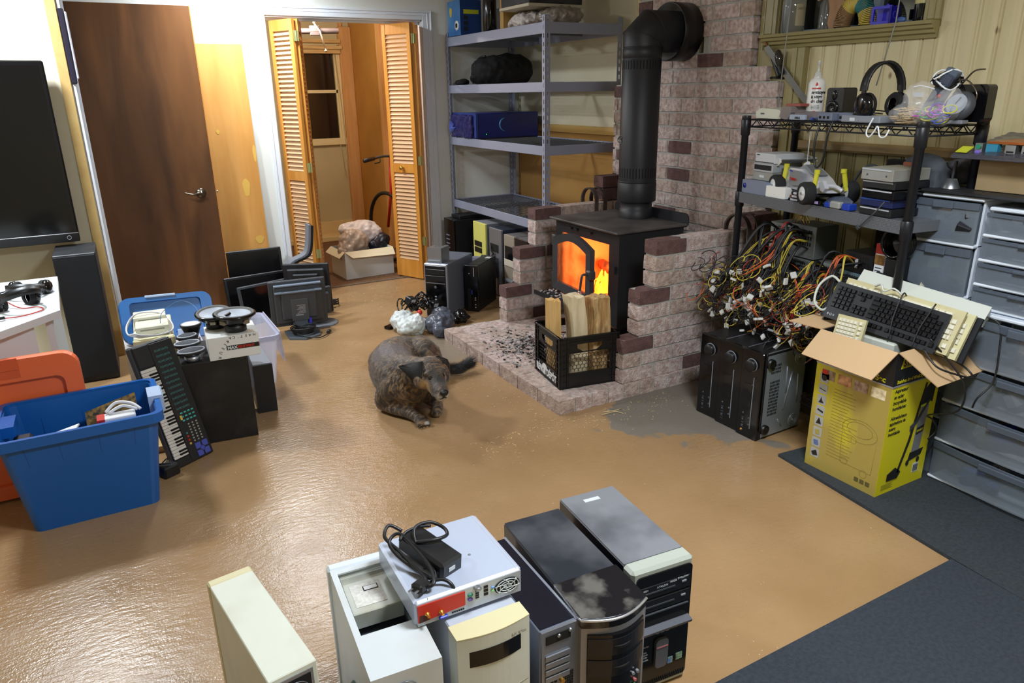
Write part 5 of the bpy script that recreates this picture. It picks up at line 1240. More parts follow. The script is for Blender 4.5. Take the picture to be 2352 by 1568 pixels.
part('neck', MB().box(-.045, .045, .012, .045, .075, .12, 0, .004), M('stand_grey', (96, 104, 112), .4, .3), t)
part('foot', MB().prism([(-.11, .02), (-.10, .19), (0, .24), (.10, .19), (.11, .02), (0, -.03)], 0, .012), M('stand_grey'), t)
part('plug_blue', MB().box(-.07, .05, .06, -.05, .075, .10, 0, .003), M('vga_blue', (60, 60, 200), .4), t)
b = MB()
for k in range(5):
    P = [(.0+(.065+.004*k)*math.cos(a+k), .13+(.05+.003*k)*math.sin(a+k), .022+.009*k) for a in [i*PI/9 for i in range(18)]]; b.tube(P, .004, 6, closed=True)
b.tube([(.06, .10, .05), (.03, .06, .1), (-.03, .07, .13), (-.06, .065, .09)], .004, 6, smooth=5)
b.tube([(.05, .17, .03), (0, .22, .02), (-.07, .26, .012), (-.13, .22, .012), (-.15, .18, .014)], .004, 6, smooth=6)
part('cable', b, BLK, t); b = MB(); b.T((-.16, .16, .014), (0, 0, .9)).box(-.014, -.01, -.009, .014, .01, .009, 0, .003); b.box(.014, -.005, -.004, .026, .005, .004); part('cable_plug', b, [BLK], t)
monitor('black flat monitor with tall dusty curved back, right of the grey monitor', (1.19, 5.13, 0), PI-.42, .32, .37, tilt=-.10, z=.008, foot=False, frame=BLKD)
t, _ = monitor('grey monitor on a round foot, half hidden behind the turned one', (1.17, 4.88, 0), PI+.3, .2, .2, z=.05)
monitor('black television leaning on the back wall between plywood and closet casing', (.905, 5.60, 0), 0, .44, .405, tilt=-.10, z=.005, foot=False, frame=BLK)
monitor('black monitor leaning behind, directly right of the brown door', (.87, 5.30, 0), .12, .44, .285, tilt=-.16, z=.004, foot=False, frame=BLK)
monitor('black monitor with a thin silver upper edge, leaning before the others near the brown door', (.91, 5.08, 0), .28, .42, .27, tilt=-.18, z=.004, foot=False, frame=DGR)
b = MB(); b.tube([(1.37+.045*math.cos(a*1.0), 5.21+.035*math.sin(a), .01+.0025*a) for a in [i*.5 for i in range(38)]], .005, 6); b.T((1.36, 5.17, .03), (0, 0, .5)).box(-.03, -.012, -.01, .03, .012, .012, 0, .004)
tag(part('power_cable', b, BLK), 'coiled black power cable on the floor right of the black monitor', 'cable')
# curved arm: monitor stand standing on edge
t = thing('monitor_stand', 'grey and black curved monitor stand standing upright by the left bifold door', 'stand', (1.10, 5.38, 0))
P = [(0, 0, .0), (0, 0, .27), (.01, 0, .31), (.05, 0, .345), (.12, 0, .37), (.155, 0, .40), (.175, 0, .47), (.19, 0, .60)]
def ribbon(P, w_, th):
    P = crom([Vector(p) for p in P], 5); b = MB(); v = []; f = []; n = len(P)
    for i, p in enumerate(P):
        t_ = (P[min(i+1, n-1)]-P[max(i-1, 0)]).normalized(); nn_ = Vector((0, 1, 0)).cross(t_).normalized()*th
        v += [p+Vector((0, -w_, 0))+nn_, p+Vector((0, w_, 0))+nn_, p+Vector((0, w_, 0))-nn_, p+Vector((0, -w_, 0))-nn_]
    for i in range(n-1):
        for k in range(4): l_ = (k+1) % 4; f.append((i*4+k, i*4+l_, i*4+4+l_, i*4+4+k))
    f += [(0, 1, 2, 3)[::-1], (4*n-4, 4*n-3, 4*n-2, 4*n-1)]; b.add(v, f); return b
part('arm', ribbon(P, .05, .008), GRY, t); part('back_plate', ribbon([(p[0]+.016, 0, p[2]-.006) for p in P[2:]], .06, .008), BLK, t)
part('foot_plate', MB().box(-.05, -.08, 0, .08, .08, .008, 0, .003), BLK, t)
# ============================================================ closet floor: white box with bags, bicycle
t = thing('carton', 'white cardboard box full of bags on the closet carpet', 'box', (1.705, 5.945, .0), .06)
b = MB(); 
for (x0, y0, x1, y1) in ((0, 0, .44, .004), (0, .34, .44, .344), (0, .004, .004, .34), (.436, .004, .44, .34)): b.box(x0, y0, 0, x1, y1, .235)
b.box(.004, .004, 0, .436, .34, .004); part('box', b, PAPER, t)
b = MB(); b.slab((0, 0, .235), (.0, .344, .235), (-.05, .344, .19), (-.05, 0, .19), .003); b.slab((0, .0, .235), (.44, 0, .235), (.43, -.07, .18), (.05, -.06, .19), .003); part('flap', b, M('cream_card', (216, 204, 172), .7), t)
o = blob('plastic_bag', [((1.84, 6.10, .29), (.13, .12, .11)), ((1.76, 6.05, .22), (.08, .09, .09))], .009, M('milky_bag', (196, 176, 158), .3, col2=(170, 150, 134), scale=5), None, .05, .05); tag(o, 'milky clear plastic bag in the white closet box, in front of the white sack', 'plastic bag')
o = blob('plastic_bag', [((1.97, 6.22, .34), (.16, .12, .11)), ((1.86, 6.24, .38), (.1, .08, .06)), ((2.04, 6.2, .3), (.1, .1, .1))], .009, M('white_sack', (226, 216, 214), .4), None, .05, .07); tag(o, 'white plastic sack bulging over the back of the closet box', 'plastic bag')
o = blob('dark_bag', [((2.10, 6.14, .27), (.08, .08, .07)), ((2.03, 6.10, .24), (.06, .06, .06))], .009, M('navy_bag', (30, 32, 44), .35), None, .03, .04); tag(o, 'dark navy plastic bag at the right end of the closet box', 'plastic bag')
tag(part('bottle', MB().lathe([(.025, 0), (.027, .01), (.027, .17), (.012, .21), (.012, .25)], (1.745, 6.0, .005), seg=16), M('green_black_glass', (14, 20, 16), .1)), 'dark bottle at the left corner of the closet box', 'bottle')
t = thing('bicycle', 'bicycle in the closet, only its black handlebar grip visible left of the right bifold door', 'bicycle', (2.30, 6.30, 0), .2)
part('handlebar', MB().tube([(-.30, -.06, .955), (-.1, -.0, .975), (0, 0, .975), (.08, 0, .975), (.16, .02, .96)], .011, 8, 0, smooth=4), DGR, t)
part('grip', MB().tube([(-.30, -.06, .955), (-.18, -.022, .967)], .017, 10), BLK, t); part('brake_lever', MB().tube([(-.12, -.02, .96), (-.14, -.05, .935), (-.21, -.08, .93)], .006, 6, smooth=4), BLK, t)
part('fork', MB().tube([(0, 0, .97), (0, .03, .65), (0, .12, .33)], .014, 8), RED, t); part('wheel', MB().tube([(0, .12+.31*math.cos(a), .33+.31*math.sin(a)) for a in [i*PI/16 for i in range(32)]], .018, 8, closed=True), BLK, t)
# ============================================================ computers by the hearth
t = thing('computer_tower', 'silver sided business computer tower with black front, steel bracket on top', 'computer tower', (1.865, 4.59, 0), -.90)
w, d, h = .175, .42, .385
SSD = M('blue_silver_side', (122, 128, 142), .35, .4)
part('case', MB().box(0, .02, .01, w, d, h, 0, .003), SSD, t); part('bezel_frame', MB().box(-.001, 0, 0, w+.001, .022, h, 0, .005), SIL, t); part('front_panel', MB().box(.008, -.003, .01, w-.008, .001, h-.012, 0, .003), BLKG, t)
for z in (.31, .265): part('drive', MB().box(.012, -.006, z, w-.012, -.002, z+.038, 0, .002), BLK, t)
part('silver_strip', MB().box(.014, -.005, .248, w-.014, -.002, .252), SIL, t); part('logo', MB().prism([(.085+.009*math.cos(a), .222+.009*math.sin(a)) for a in [i*PI/8 for i in range(16)]], -.005, -.0028, 'y'), SIL, t)
text('logo_letters', 'hp', .013, BLK, t, (.0785, -.0055, .218), ext=.0003, shear=.3)
b = MB()
for z in (.15, .13, .11): b.box(.078, -.005, z, .092, -.002, z+.008)
part('front_ports', b, LGR, t)
t = thing('steel_bracket', 'bare steel drive bracket standing on the silver sided computer tower', 'bracket', (1.90, 4.60, .3865), -.90)
part('left_plate', MB().box(0, .0, 0, .11, .003, .10), STEEL, t); part('right_plate', MB().box(.107, 0, 0, .11, .12, .10), STEEL, t); part('top_plate', MB().prism([(0, 0), (.11, 0), (.11, .12), (.08, .12), (.07, .05), (.03, .05), (.02, .1), (0, .1)], .10, .103), STEEL, t); part('lip', MB().box(-.0, -.012, .012, .10, 0, .016), STEEL, t)
t = thing('computer_case', 'slim black desktop case standing on edge, between silver tower and brick wall', 'computer case', (2.162, 4.562, 0), -.86)
part('case', MB().box(0, .02, 0, .10, .36, .335, 0, .003), BLK, t); part('front_bezel', MB().box(-.002, 0, 0, .102, .022, .34, 0, .004), BLKG, t); part('top_panel', MB().box(.004, .04, .335, .096, .35, .338), BLKD, t); part('sticker', MB().box(.05, .26, .338, .09, .31, .3385), WT, t)
part('badge', MB().box(.068, -.003, .26, .074, -.001, .325), SIL, t); part('power_led', MB().ell((.035, -.002, .28), (.004, .003, .004), 8), LGR, t); part('blue_port', MB().box(.05, -.003, .13, .056, -.001, .16), M('port_blue'), t)
b = MB()
for z in (.10, .085, .05, .03): b.box(.075, -.003, z, .083, -.001, z+.008)
part('front_ports', b, LGR, t); part('drive_tray', MB().box(.02, -.0025, .02, .045, -.001, .17, 0, .002), BLK, t)
# row below the shelf
def under(name, label, x, y, wy, dx, h, fm, sm, cat='computer tower', det=None):
    t = thing(name, label, cat, (x, y, 0), -PI/2)   # local x -> -Y, local y -> +X ; front faces -X
    part('case', MB().box(0, .015, 0, wy, dx, h, 0, .003), sm, t); part('front_panel', MB().box(0, 0, 0, wy, .018, h, 0, .003), fm, t)
    return t
t = under('server_case', 'black case with a column of bright slots, leftmost below the bottom shelf', 2.50, 5.645, .20, .5, .50, BLKG, BLK); 
for k in range(6): part('drive_latch', MB().box(.05, -.006, .30-k*.035+.06, .11, -.001, .308-k*.035+.06), SIL, t)
tag(part('black_tray', MB().box(2.56, 5.46, .502, 2.95, 5.62, .53, 0, .004), BLK), 'flat black device lying on the black case below the bottom shelf', 'device')
t = under('computer_tower', 'lime yellow front computer tower below the bottom shelf', 2.55, 5.19, .21, .45, .53, M('lime_yellow_front', (206, 206, 110), .45), GRY)
for z in (.34, .29): part('drive_bay', MB().box(.025, -.004, z, .15, -.001, z+.042, 0, .002), BLK, t)
part('power_panel', MB().prism([(.03, .12), (.12, .12), (.14, .2), (.05, .22)], -.003, 0, 'y'), LGR, t)
t = under('computer_tower', 'open grey steel tower with its back turned, in the middle below the bottom shelf', 2.555, 4.925, .195, .42, .52, RP, M('dark_blue_side', (40, 46, 62), .4))
part('rear_cutout', MB().box(.02, -.003, .34, .15, 0, .40), HOLE, t); part('slot_plate', MB().box(.02, -.004, .10, .07, 0, .30), M('pale_blue_steel', (170, 180, 196), .35, .5), t)
b = MB(); ports(b, .09, .14, .06, .16, 6, 14, 0, .35, -.004); part('grille', b, HOLE, t); b = MB(); b.tube([(.05, -.01, .38), (.08, -.03, .36), (.10, -.02, .33), (.06, -.01, .31)], .006, 6, smooth=4); part('wire_bundle', b, BLK, t)
t = under('computer_tower', 'beige and dark fronted computer tower below the bottom shelf, second from the right', 2.555, 4.69, .155, .42, .50, M('taupe_front', (150, 140, 124), .45), M('steel_side', (150, 150, 152), .35, .5))
part('drive_bay', MB().box(.02, -.004, .32, .14, -.001, .42, 0, .002), BLKG, t); part('drive_face', MB().box(.01, -.006, .27, .15, -.001, .32, 0, .002), M('cream_face', (206, 198, 180), .4), t); part('seam', MB().box(.13, -.003, .1, .145, 0, .2), HOLE, t)
t = under('computer_tower', 'dark brown fronted computer tower below the bottom shelf, rightmost, beside the brick wall', 2.555, 4.515, .17, .42, .50, M('brown_black_front', (34, 28, 26), .35), M('steel_side'))
part('drive_slot', MB().box(.02, -.004, .3, .17, -.001, .33, 0, .002), BLKG, t)
t = thing('case_lid', 'grey lilac plastic case leaning in front of the lime tower', 'case', (2.395, 4.93, 0), -.95)
part('shell', MB().prism([(0, 0), (.17, 0), (.18, .28), (.165, .30), (.0, .30), (-.015, .28)], 0, .05, 'y').box(.02, .05, .02, .15, .07, .27, 0, .01), M('lilac_grey_plastic', (124, 124, 146), .45), t); part('carry_handle', MB().tube([(.07, .03, .298), (.08, .03, .315), (.12, .03, .315), (.13, .03, .298)], .007, 6), DGR, t)
b = MB()
for k in range(5): b.cyl((2.53, 4.50, .03+.035*k), (2.53, 4.62, .03+.035*k), .016, seg=12)
tag(part('ribbed_hose', b, M('ribbed_grey', (100, 108, 110), .5)), 'ribbed grey green hose coil behind the left brick wall tip', 'hose')
# bags of cables on the floor
o = blob('plastic_bag', [((1.62, 4.40, .06), (.09, .09, .07)), ((1.585, 4.30, .04), (.05, .06, .05)), ((1.655, 4.27, .06), (.075, .07, .07))], .007, M('white_thin_bag', (222, 228, 226), .35, col2=(196, 206, 206), scale=9), None, .04, .035); tag(o, 'crumpled thin white shopping bag on the floor behind the dog', 'plastic bag')
part('red_print', MB().ell((1.70, 4.30, .13), (.018, .02, .018)), RED, o)
o = blob('plastic_bag', [((1.80, 4.22, .06), (.10, .09, .07)), ((1.87, 4.33, .06), (.08, .10, .07)), ((1.76, 4.12, .04), (.05, .05, .05))], .007, M('grey_clear_bag', (92, 98, 112), .25, col2=(70, 74, 84), scale=8), None, .03, .035); tag(o, 'grey translucent bag of cables on the floor beside the hearth corner', 'plastic bag')
r = random.Random(21); b = MB()
for k in range(16):
    c = Vector((1.74+r.gauss(0, .05), 4.48+r.gauss(0, .05), .14)); ra = r.uniform(.03, .07); ph = r.uniform(0, 6); ti = r.uniform(-.8, .8)
    P = [c+Vector((ra*math.cos(a+ph), ra*math.sin(a+ph), .03*math.sin(2*a+ti)+ra*ti*math.cos(a)*.6)) for a in [i*PI/8 for i in range(15)]]
    b.tube(P, .005, 6)
o = part('cable_tangle', b, BLKG); tag(o, 'tangle of glossy black cables and adapters on top of the bags', 'cables', kind='stuff')
for (x, y, z, lab) in ((1.70, 4.45, .18, 'with a white label, on top of the cable tangle'), (1.86, 4.44, .13, 'at the right of the cable tangle')):
    t = thing('power_adapter', 'black power adapter '+lab, 'power adapter', (x, y, z), (.3, .2, .5)); part('brick', MB().box(-.035, -.025, -.02, .035, .025, .02, 0, .005), BLK, t); part('label', MB().box(-.022, -.0258, -.013, .022, -.025, .013), WT, t); 
t = part('phone', MB().T((1.555, 4.47, .012), (0, 0, .5)).box(-.045, -.025, -.01, .045, .025, .01, 0, .004), BLKG); tag(t, 'flat black device on the floor left of the white bag', 'device')
o = blob('cable_heap', [((2.00, 4.33, .04), (.07, .05, .045))], .008, BLKG, None, .05, .03); tag(o, 'heap of black cables right of the grey bag, before the silver tower', 'cables')

# ============================================================ dog
def dog():
    b = MB(); E_ = lambda c, r_, rot=None: b.ell(c, r_, 16, 0, rot)
    def cap(P, R_, k=6):
        P = crom([Vector(p) for p in P], k); n = len(P)
        for i, p in enumerate(P):
            q = i/(n-1)*(len(R_)-1); j = min(int(q), len(R_)-2); rr = R_[j]+(R_[j+1]-R_[j])*(q-j); b.ell(p, (rr, rr, rr), 12)
    # trunk: chest low at the front, arched back, hips rolled to the right
    cap([(1.145, 3.10, .165), (1.135, 3.20, .165), (1.16, 3.36, .15), (1.22, 3.50, .145), (1.31, 3.60, .135)], [.10, .118, .125, .118, .10], 6)
    E_((1.15, 3.13, .11), (.085, .10, .085)); E_((1.20, 3.40, .08), (.12, .18, .075))
    # neck and head
    cap([(1.145, 3.15, .20), (1.17, 3.06, .225), (1.195, 2.98, .255)], [.098, .082, .068], 5)
    E_((1.203, 2.955, .270), (.086, .080, .066)); E_((1.150, 2.925, .245), (.045, .05, .045)); E_((1.248, 2.93, .245), (.042, .05, .045))
    E_((1.20, 2.915, .292), (.055, .04, .03))
    cap([(1.197, 2.90, .250), (1.19, 2.845, .232), (1.184, 2.79, .220)], [.058, .045, .037], 5)
    cap([(1.198, 2.90, .220), (1.19, 2.84, .206), (1.185, 2.80, .200)], [.046, .034, .026], 5)
    E_((1.163, 2.878, .288), (.026, .016, .013)); E_((1.229, 2.880, .288), (.026, .016, .013))
    # left front leg, bent, forearm on the floor
    cap([(1.085, 3.13, .155), (1.055, 3.18, .095), (1.045, 3.205, .05)], [.07, .056, .042], 6)
    cap([(1.045, 3.205, .046), (1.075, 3.12, .042), (1.115, 3.05, .036), (1.137, 2.995, .028)], [.040, .034, .028, .026], 6)
    E_((1.142, 2.968, .024), (.032, .034, .022))
    for k in range(4): E_((1.120+.016*k, 2.938-.004*abs(1.5-k)+.004, .018), (.0105, .022, .015), (0, 0, -.12+.1*k))
    # right front leg folded under the chest
    cap([(1.21, 3.12, .12), (1.265, 3.13, .06), (1.285, 3.10, .036)], [.06, .045, .034], 5)
    cap([(1.285, 3.10, .036), (1.27, 3.04, .030), (1.24, 3.00, .026)], [.032, .026, .026], 5)
    # right thigh, big and round, knee forward
    cap([(1.37, 3.60, .13), (1.415, 3.52, .12), (1.40, 3.43, .10)], [.085, .088, .05], 6); E_((1.395, 3.53, .14), (.075, .11, .10))
    cap([(1.40, 3.42, .09), (1.42, 3.50, .04), (1.40, 3.42, .026), (1.37, 3.36, .022)], [.045, .035, .026, .024], 5)
    # left hind leg sticking out
    cap([(1.24, 3.62, .12), (1.19, 3.66, .09), (1.175, 3.62, .05)], [.085, .065, .04], 5)
    cap([(1.175, 3.62, .05), (1.17, 3.72, .035), (1.185, 3.66, .024)], [.04, .028, .024], 5)
    # tail base
    cap([(1.40, 3.62, .09), (1.47, 3.55, .05), (1.52, 3.47, .035), (1.58, 3.44, .04), (1.635, 3.455, .05)], [.04, .026, .022, .03, .022], 6)
    return b
m = bpy.data.materials.new('brindle_coat'); m.use_nodes = True; nt = m.node_tree; bs = nt.nodes['Principled BSDF']; L = nt.links.new
tc = nt.nodes.new('ShaderNodeTexCoord'); mp = nt.nodes.new('ShaderNodeMapping'); mp.inputs['Scale'].default_value = (1, 1, 1.2); L(tc.outputs['Object'], mp.inputs[0])
def NZ(scale, det, dist=0, st=None):
    n = nt.nodes.new('ShaderNodeTexNoise'); n.inputs['Scale'].default_value = scale; n.inputs['Detail'].default_value = det; n.inputs['Distortion'].default_value = dist
    if st: mm = nt.nodes.new('ShaderNodeMapping'); mm.inputs['Scale'].default_value = st; mm.inputs['Rotation'].default_value = (.3, .2, .5); L(tc.outputs['Object'], mm.inputs[0]); L(mm.outputs[0], n.inputs[0])
    else: L(mp.outputs[0], n.inputs[0])
    return n
def RP_(src, stops):
    rr = nt.nodes.new('ShaderNodeValToRGB'); cr = rr.color_ramp
    while len(cr.elements) < len(stops): cr.elements.new(.5)
    for e, (p, c) in zip(cr.elements, stops): e.position = p; e.color = tuple(lin(x) for x in c)+(1,) if len(c) == 3 else c
    L(src, rr.inputs[0]); return rr
c1 = RP_(NZ(30, 7, 1.0, (1, 3, 1)).outputs[0], [(.38, (28, 23, 21)), (.5, (72, 56, 41)), (.62, (134, 106, 70))])
c2 = RP_(NZ(9, 4).outputs[0], [(.42, (0, 0, 0)), (.6, (255, 255, 255))])
def MX(fac, a, bb):
    x = nt.nodes.new('ShaderNodeMix'); x.data_type = 'RGBA'; L(fac, x.inputs[0]); L(a, x.inputs[6])
    if isinstance(bb, tuple): x.inputs[7].default_value = tuple(lin(q) for q in bb)+(1,)
    else: L(bb, x.inputs[7])
    return x
def mask(p, r0, r1):
    d = nt.nodes.new('ShaderNodeVectorMath'); d.operation = 'DISTANCE'; L(tc.outputs['Object'], d.inputs[0]); d.inputs[1].default_value = p
    return RP_(d.outputs['Value'], [(r0, (1, 1, 1, 1)), (r1, (0, 0, 0, 1))]).outputs[0]
f_ = nt.nodes.new('ShaderNodeMath'); f_.operation = 'MULTIPLY'; f_.inputs[1].default_value = .3; L(c2.outputs[0], f_.inputs[0])
x = MX(f_.outputs[0], c1.outputs[0], (96, 86, 80))
x = MX(mask((1.14, 3.34, .30), .04, .16), x.outputs[2], (88, 80, 84))        # greyer saddle
x = MX(mask((1.192, 2.83, .265), .01, .085), x.outputs[2], (26, 23, 23))      # dark face stripe
x = MX(mask((1.140, 2.87, .225), .022, .045), x.outputs[2], (150, 116, 70))   # tan cheek
x = MX(mask((1.183, 2.77, .19), .030, .05), x.outputs[2], (176, 172, 168))  # grey chin
x = MX(mask((1.61, 3.45, .05), .09, .16), x.outputs[2], (28, 27, 29))         # black tail
x = MX(mask((1.158, 2.922, .016), .008, .016), x.outputs[2], (190, 186, 180))  # pale toe
L(x.outputs[2], bs.inputs['Base Color']); bs.inputs['Roughness'].default_value = .6; bs.inputs['Sheen Weight'].default_value = .2
bp = nt.nodes.new('ShaderNodeBump'); bp.inputs['Strength'].default_value = .6; bp.inputs['Distance'].default_value = .004; L(NZ(150, 3, 0, (1, .35, 1)).outputs[0], bp.inputs['Height']); L(bp.outputs[0], bs.inputs['Normal'])
COAT = m
root = thing('dog', 'brindle brown dog lying on the floor, black ears and grey chin, looking at the viewer', 'dog', (1.16, 3.3, 0))
def dpart(n, b, mt, lab=None):
    b.v = [v-Vector((1.16, 3.3, 0)) for v in b.v]; return part(n, b, mt, root, lab)
body = part('body', dog(), COAT, None); body = remesh(body, .0065, 0, .05, 6)
body.parent = root; body.matrix_parent_inverse = Matrix.Translation((-1.16, -3.3, 0))
EARM = M('black_ear', (20, 18, 19), .7, bump=.4, bscale=300)
def flap(pts, th):
    """thick leaf through a grid of rows"""
    b = MB(); rows = len(pts); cols = len(pts[0]); v = []; f = []
    P = [[Vector(p) for p in r_] for r_ in pts]
    for s_ in (0, 1):
        for r_ in P:
            for p in r_:
                v.append(p+Vector((0, 0, 0)) if s_ == 0 else p+Vector((.3, .9, .2)).normalized()*th)
    o_ = rows*cols
    for i in range(rows-1):
        for j in range(cols-1):
            a = i*cols+j; f += [(a, a+1, a+cols+1, a+cols), (o_+a, o_+a+cols, o_+a+cols+1, o_+a+1)]
    ring_ = [j for j in range(cols)]+[i*cols+cols-1 for i in range(1, rows)]+[(rows-1)*cols+j for j in range(cols-2, -1, -1)]+[i*cols for i in range(rows-2, 0, -1)]
    for k in range(len(ring_)): a, c_ = ring_[k], ring_[(k+1) % len(ring_)]; f.append((c_, a, o_+a, o_+c_))
    b.add(v, f, 0, True); return b
dpart('ear', flap([[(1.105, 3.000, .300), (1.130, 2.960, .318), (1.160, 2.930, .328)], [(1.068, 3.010, .296), (1.105, 2.945, .300), (1.142, 2.895, .308)], [(1.088, 2.970, .268), (1.112, 2.920, .270), (1.132, 2.885, .274)], [(1.112, 2.920, .225), (1.120, 2.900, .228), (1.130, 2.888, .232)]], .008), EARM)
dpart('ear', flap([[(1.232, 2.945, .332), (1.258, 2.955, .326), (1.278, 2.985, .306)], [(1.256, 2.915, .314), (1.284, 2.940, .310), (1.305, 2.975, .294)], [(1.278, 2.920, .284), (1.298, 2.945, .280), (1.312, 2.97, .270)], [(1.292, 2.945, .245), (1.300, 2.953, .245), (1.308, 2.962, .245)]], .008), EARM)
eb = MB(); eb.ell((1.164, 2.857, .270), (.0115, .010, .010), 14); dpart('eye', eb, M('dog_eye', (16, 10, 8), .05))
eb = MB(); eb.ell((1.224, 2.860, .270), (.0115, .010, .010), 14); dpart('eye', eb, MC['dog_eye'])
nb = MB(); nb.ell((1.182, 2.753, .233), (.021, .014, .016), 16); nb.ell((1.182, 2.76, .218), (.009, .008, .014), 10); dpart('nose', nb, M('dog_nose', (14, 13, 14), .25, bump=.3, bscale=500))
b = MB(); b.tube([(1.146, 2.82, .205), (1.156, 2.785, .203), (1.170, 2.764, .203), (1.183, 2.758, .208), (1.196, 2.764, .203), (1.210, 2.785, .203), (1.220, 2.82, .205)], .003, 5, smooth=4); dpart('mouth_line', b, M('dog_lip', (14, 12, 12), .5))
b = MB()
for k in range(4): b.ell((1.119+.017*k, 2.917-.004*abs(1.5-k)+.004, .010), (.003, .007, .004), 8)
dpart('claws', b, M('claw', (40, 34, 30), .4))
r = random.Random(2); v = []; f = []
spine = crom([Vector(p) for p in ((1.50, 3.50, .045), (1.56, 3.45, .045), (1.61, 3.445, .05), (1.655, 3.46, .055))], 12)
for k in range(2600):
    q = r.random(); p = spine[int(q*(len(spine)-1))]; t_ = (spine[min(int(q*(len(spine)-1))+1, len(spine)-1)]-spine[max(int(q*(len(spine)-1))-1, 0)]).normalized()
    a = r.uniform(0, 2*PI); u = t_.orthogonal().normalized(); w_ = t_.cross(u); d_ = (u*math.cos(a)+w_*math.sin(a))
    s_ = p+d_*.016; e = s_+d_*r.uniform(.015, .032)+t_*r.uniform(.02, .045); e.z = max(e.z, .004); s_.z = max(s_.z, .006)
    sd = t_.cross(d_)*.0009; n0 = len(v); v += [s_-sd, s_+sd, e]; f.append((n0, n0+1, n0+2))
b = MB().add(v, f); o = dpart('tail_fur', b, M('tail_black_fur', (30, 29, 31), .6)); o['kind'] = 'stuff'
# short hair on the coat: fine geometry hairs following the body
me = body.data; v = []; f = []; r = random.Random(8); polys = me.polygons; tot = len(polys)
for k in range(26000):
    p_ = polys[r.randrange(tot)]; c_ = p_.center; n_ = p_.normal
    if c_.z < .012: continue
    if (c_-Vector((1.19, 2.82, .24))).length < .085: continue
    back = Vector((.15, 1, -.25)); g = (back-n_*back.dot(n_))
    if g.length < 1e-3: continue
    g.normalize(); s_ = c_+Vector((r.uniform(-.003, .003), r.uniform(-.003, .003), 0)); e = s_+n_*r.uniform(.002, .0045)+g*r.uniform(.006, .012)
    sd = n_.cross(g)*.0005; n0 = len(v); v += [s_-sd, s_+sd, e]; f.append((n0, n0+1, n0+2))
o = part('coat_hair', MB().add(v, f), COAT, None); o.parent = root; o.matrix_parent_inverse = Matrix.Translation((-1.16, -3.3, 0)); o['kind'] = 'stuff'
# ============================================================ black wire rack on the right
RK = M('rack_black_coating', (24, 26, 32), .4, .2)
FLp, FRp = Vector((2.72, 2.57, 0)), Vector((2.585, 1.615, 0))
dr_ = (FRp-FLp).normalized(); dp_ = Vector((-dr_.y, dr_.x, 0)); RL = (FRp-FLp).length; RD = .30
t = thing('wire_rack', 'black wire rack in front of the pine wall, crowded with electronics', 'rack', FLp); rackrot = math.atan2(dr_.y, dr_.x); t.rotation_euler = (0, 0, rackrot)
def R_(u, v, z): return (FLp.x+dr_.x*u+dp_.x*v, FLp.y+dr_.y*u+dp_.y*v, z)   # rack coordinates to world
for u in (0, RL):
    for v_ in (0, RD):
        part('post', MB().lathe([(.02, 0), (.02, .02), (.0165, .025), (.0165, 1.345), (.021, 1.348), (.021, 1.372), (.02, 1.376)], (u, v_, 0), seg=16, cap=True), RK, t)
        for z in (.99, .63, .13, 1.325): part('sleeve', MB().lathe([(.018, z-.04), (.0215, z-.035), (.0225, z+.03), (.019, z+.035)], (u, v_, 0), seg=16), RK, t)
def wire_shelf(z, n=34):
    b = MB()
    for v_ in (0, RD):
        for dz in (0, -.032): b.tube([(0, v_, z+dz), (RL, v_, z+dz)], .0035, 6)
        k = 26; P = [(RL*i/k, v_, z-(.032 if i % 2 else 0)) for i in range(k+1)]; b.tube(P, .0028, 5)
    for u in (0, RL):
        for dz in (0, -.032): b.tube([(u, 0, z+dz), (u, RD, z+dz)], .0035, 6)
        k = 9; P = [(u, RD*i/k, z-(.032 if i % 2 else 0)) for i in range(k+1)]; b.tube(P, .0028, 5)
    for i in range(n): u = RL*(i+.5)/n; b.tube([(u, 0, z+.002), (u, RD, z+.002)], .0018, 5, cap=False)
    for v_ in (.1, .2): b.tube([(0, v_, z-.004), (RL, v_, z-.004)], .0028, 5)
    return b
part('top_shelf', wire_shelf(1.358), RK, t)
# perforated metal tray
MESH = bpy.data.materials.new('perforated_black_metal'); MESH.use_nodes = True; nt = MESH.node_tree; bs = nt.nodes['Principled BSDF']
tc = nt.nodes.new('ShaderNodeTexCoord'); vr = nt.nodes.new('ShaderNodeTexVoronoi'); vr.inputs['Scale'].default_value = 170; vr.inputs['Randomness'].default_value = .0; nt.links.new(tc.outputs['Object'], vr.inputs[0])
rr = nt.nodes.new('ShaderNodeValToRGB'); rr.color_ramp.elements[0].position = .3; rr.color_ramp.elements[1].position = .42; rr.color_ramp.elements[0].color = (.012, .012, .014, 1); rr.color_ramp.elements[1].color = (.16, .17, .19, 1)
nt.links.new(vr.outputs['Distance'], rr.inputs[0]); nt.links.new(rr.outputs[0], bs.inputs['Base Color']); bs.inputs['Roughness'].default_value = .4; bs.inputs['Metallic'].default_value = .3
b = MB(); z = 1.02
b.box(-.01, -.012, z-.004, RL+.01, RD+.01, z); b.box(-.01, -.016, z-.046, RL+.01, -.012, z+.003); b.box(-.01, RD+.01, z-.046, RL+.01, RD+.014, z+.003); b.box(-.014, -.012, z-.04, -.01, RD+.01, z); b.box(RL+.01, -.012, z-.04, RL+.014, RD+.01, z)
part('mesh_tray', b, MESH, t)
part('lower_shelf', wire_shelf(.66), RK, t); part('bottom_shelf', wire_shelf(.16), RK, t)
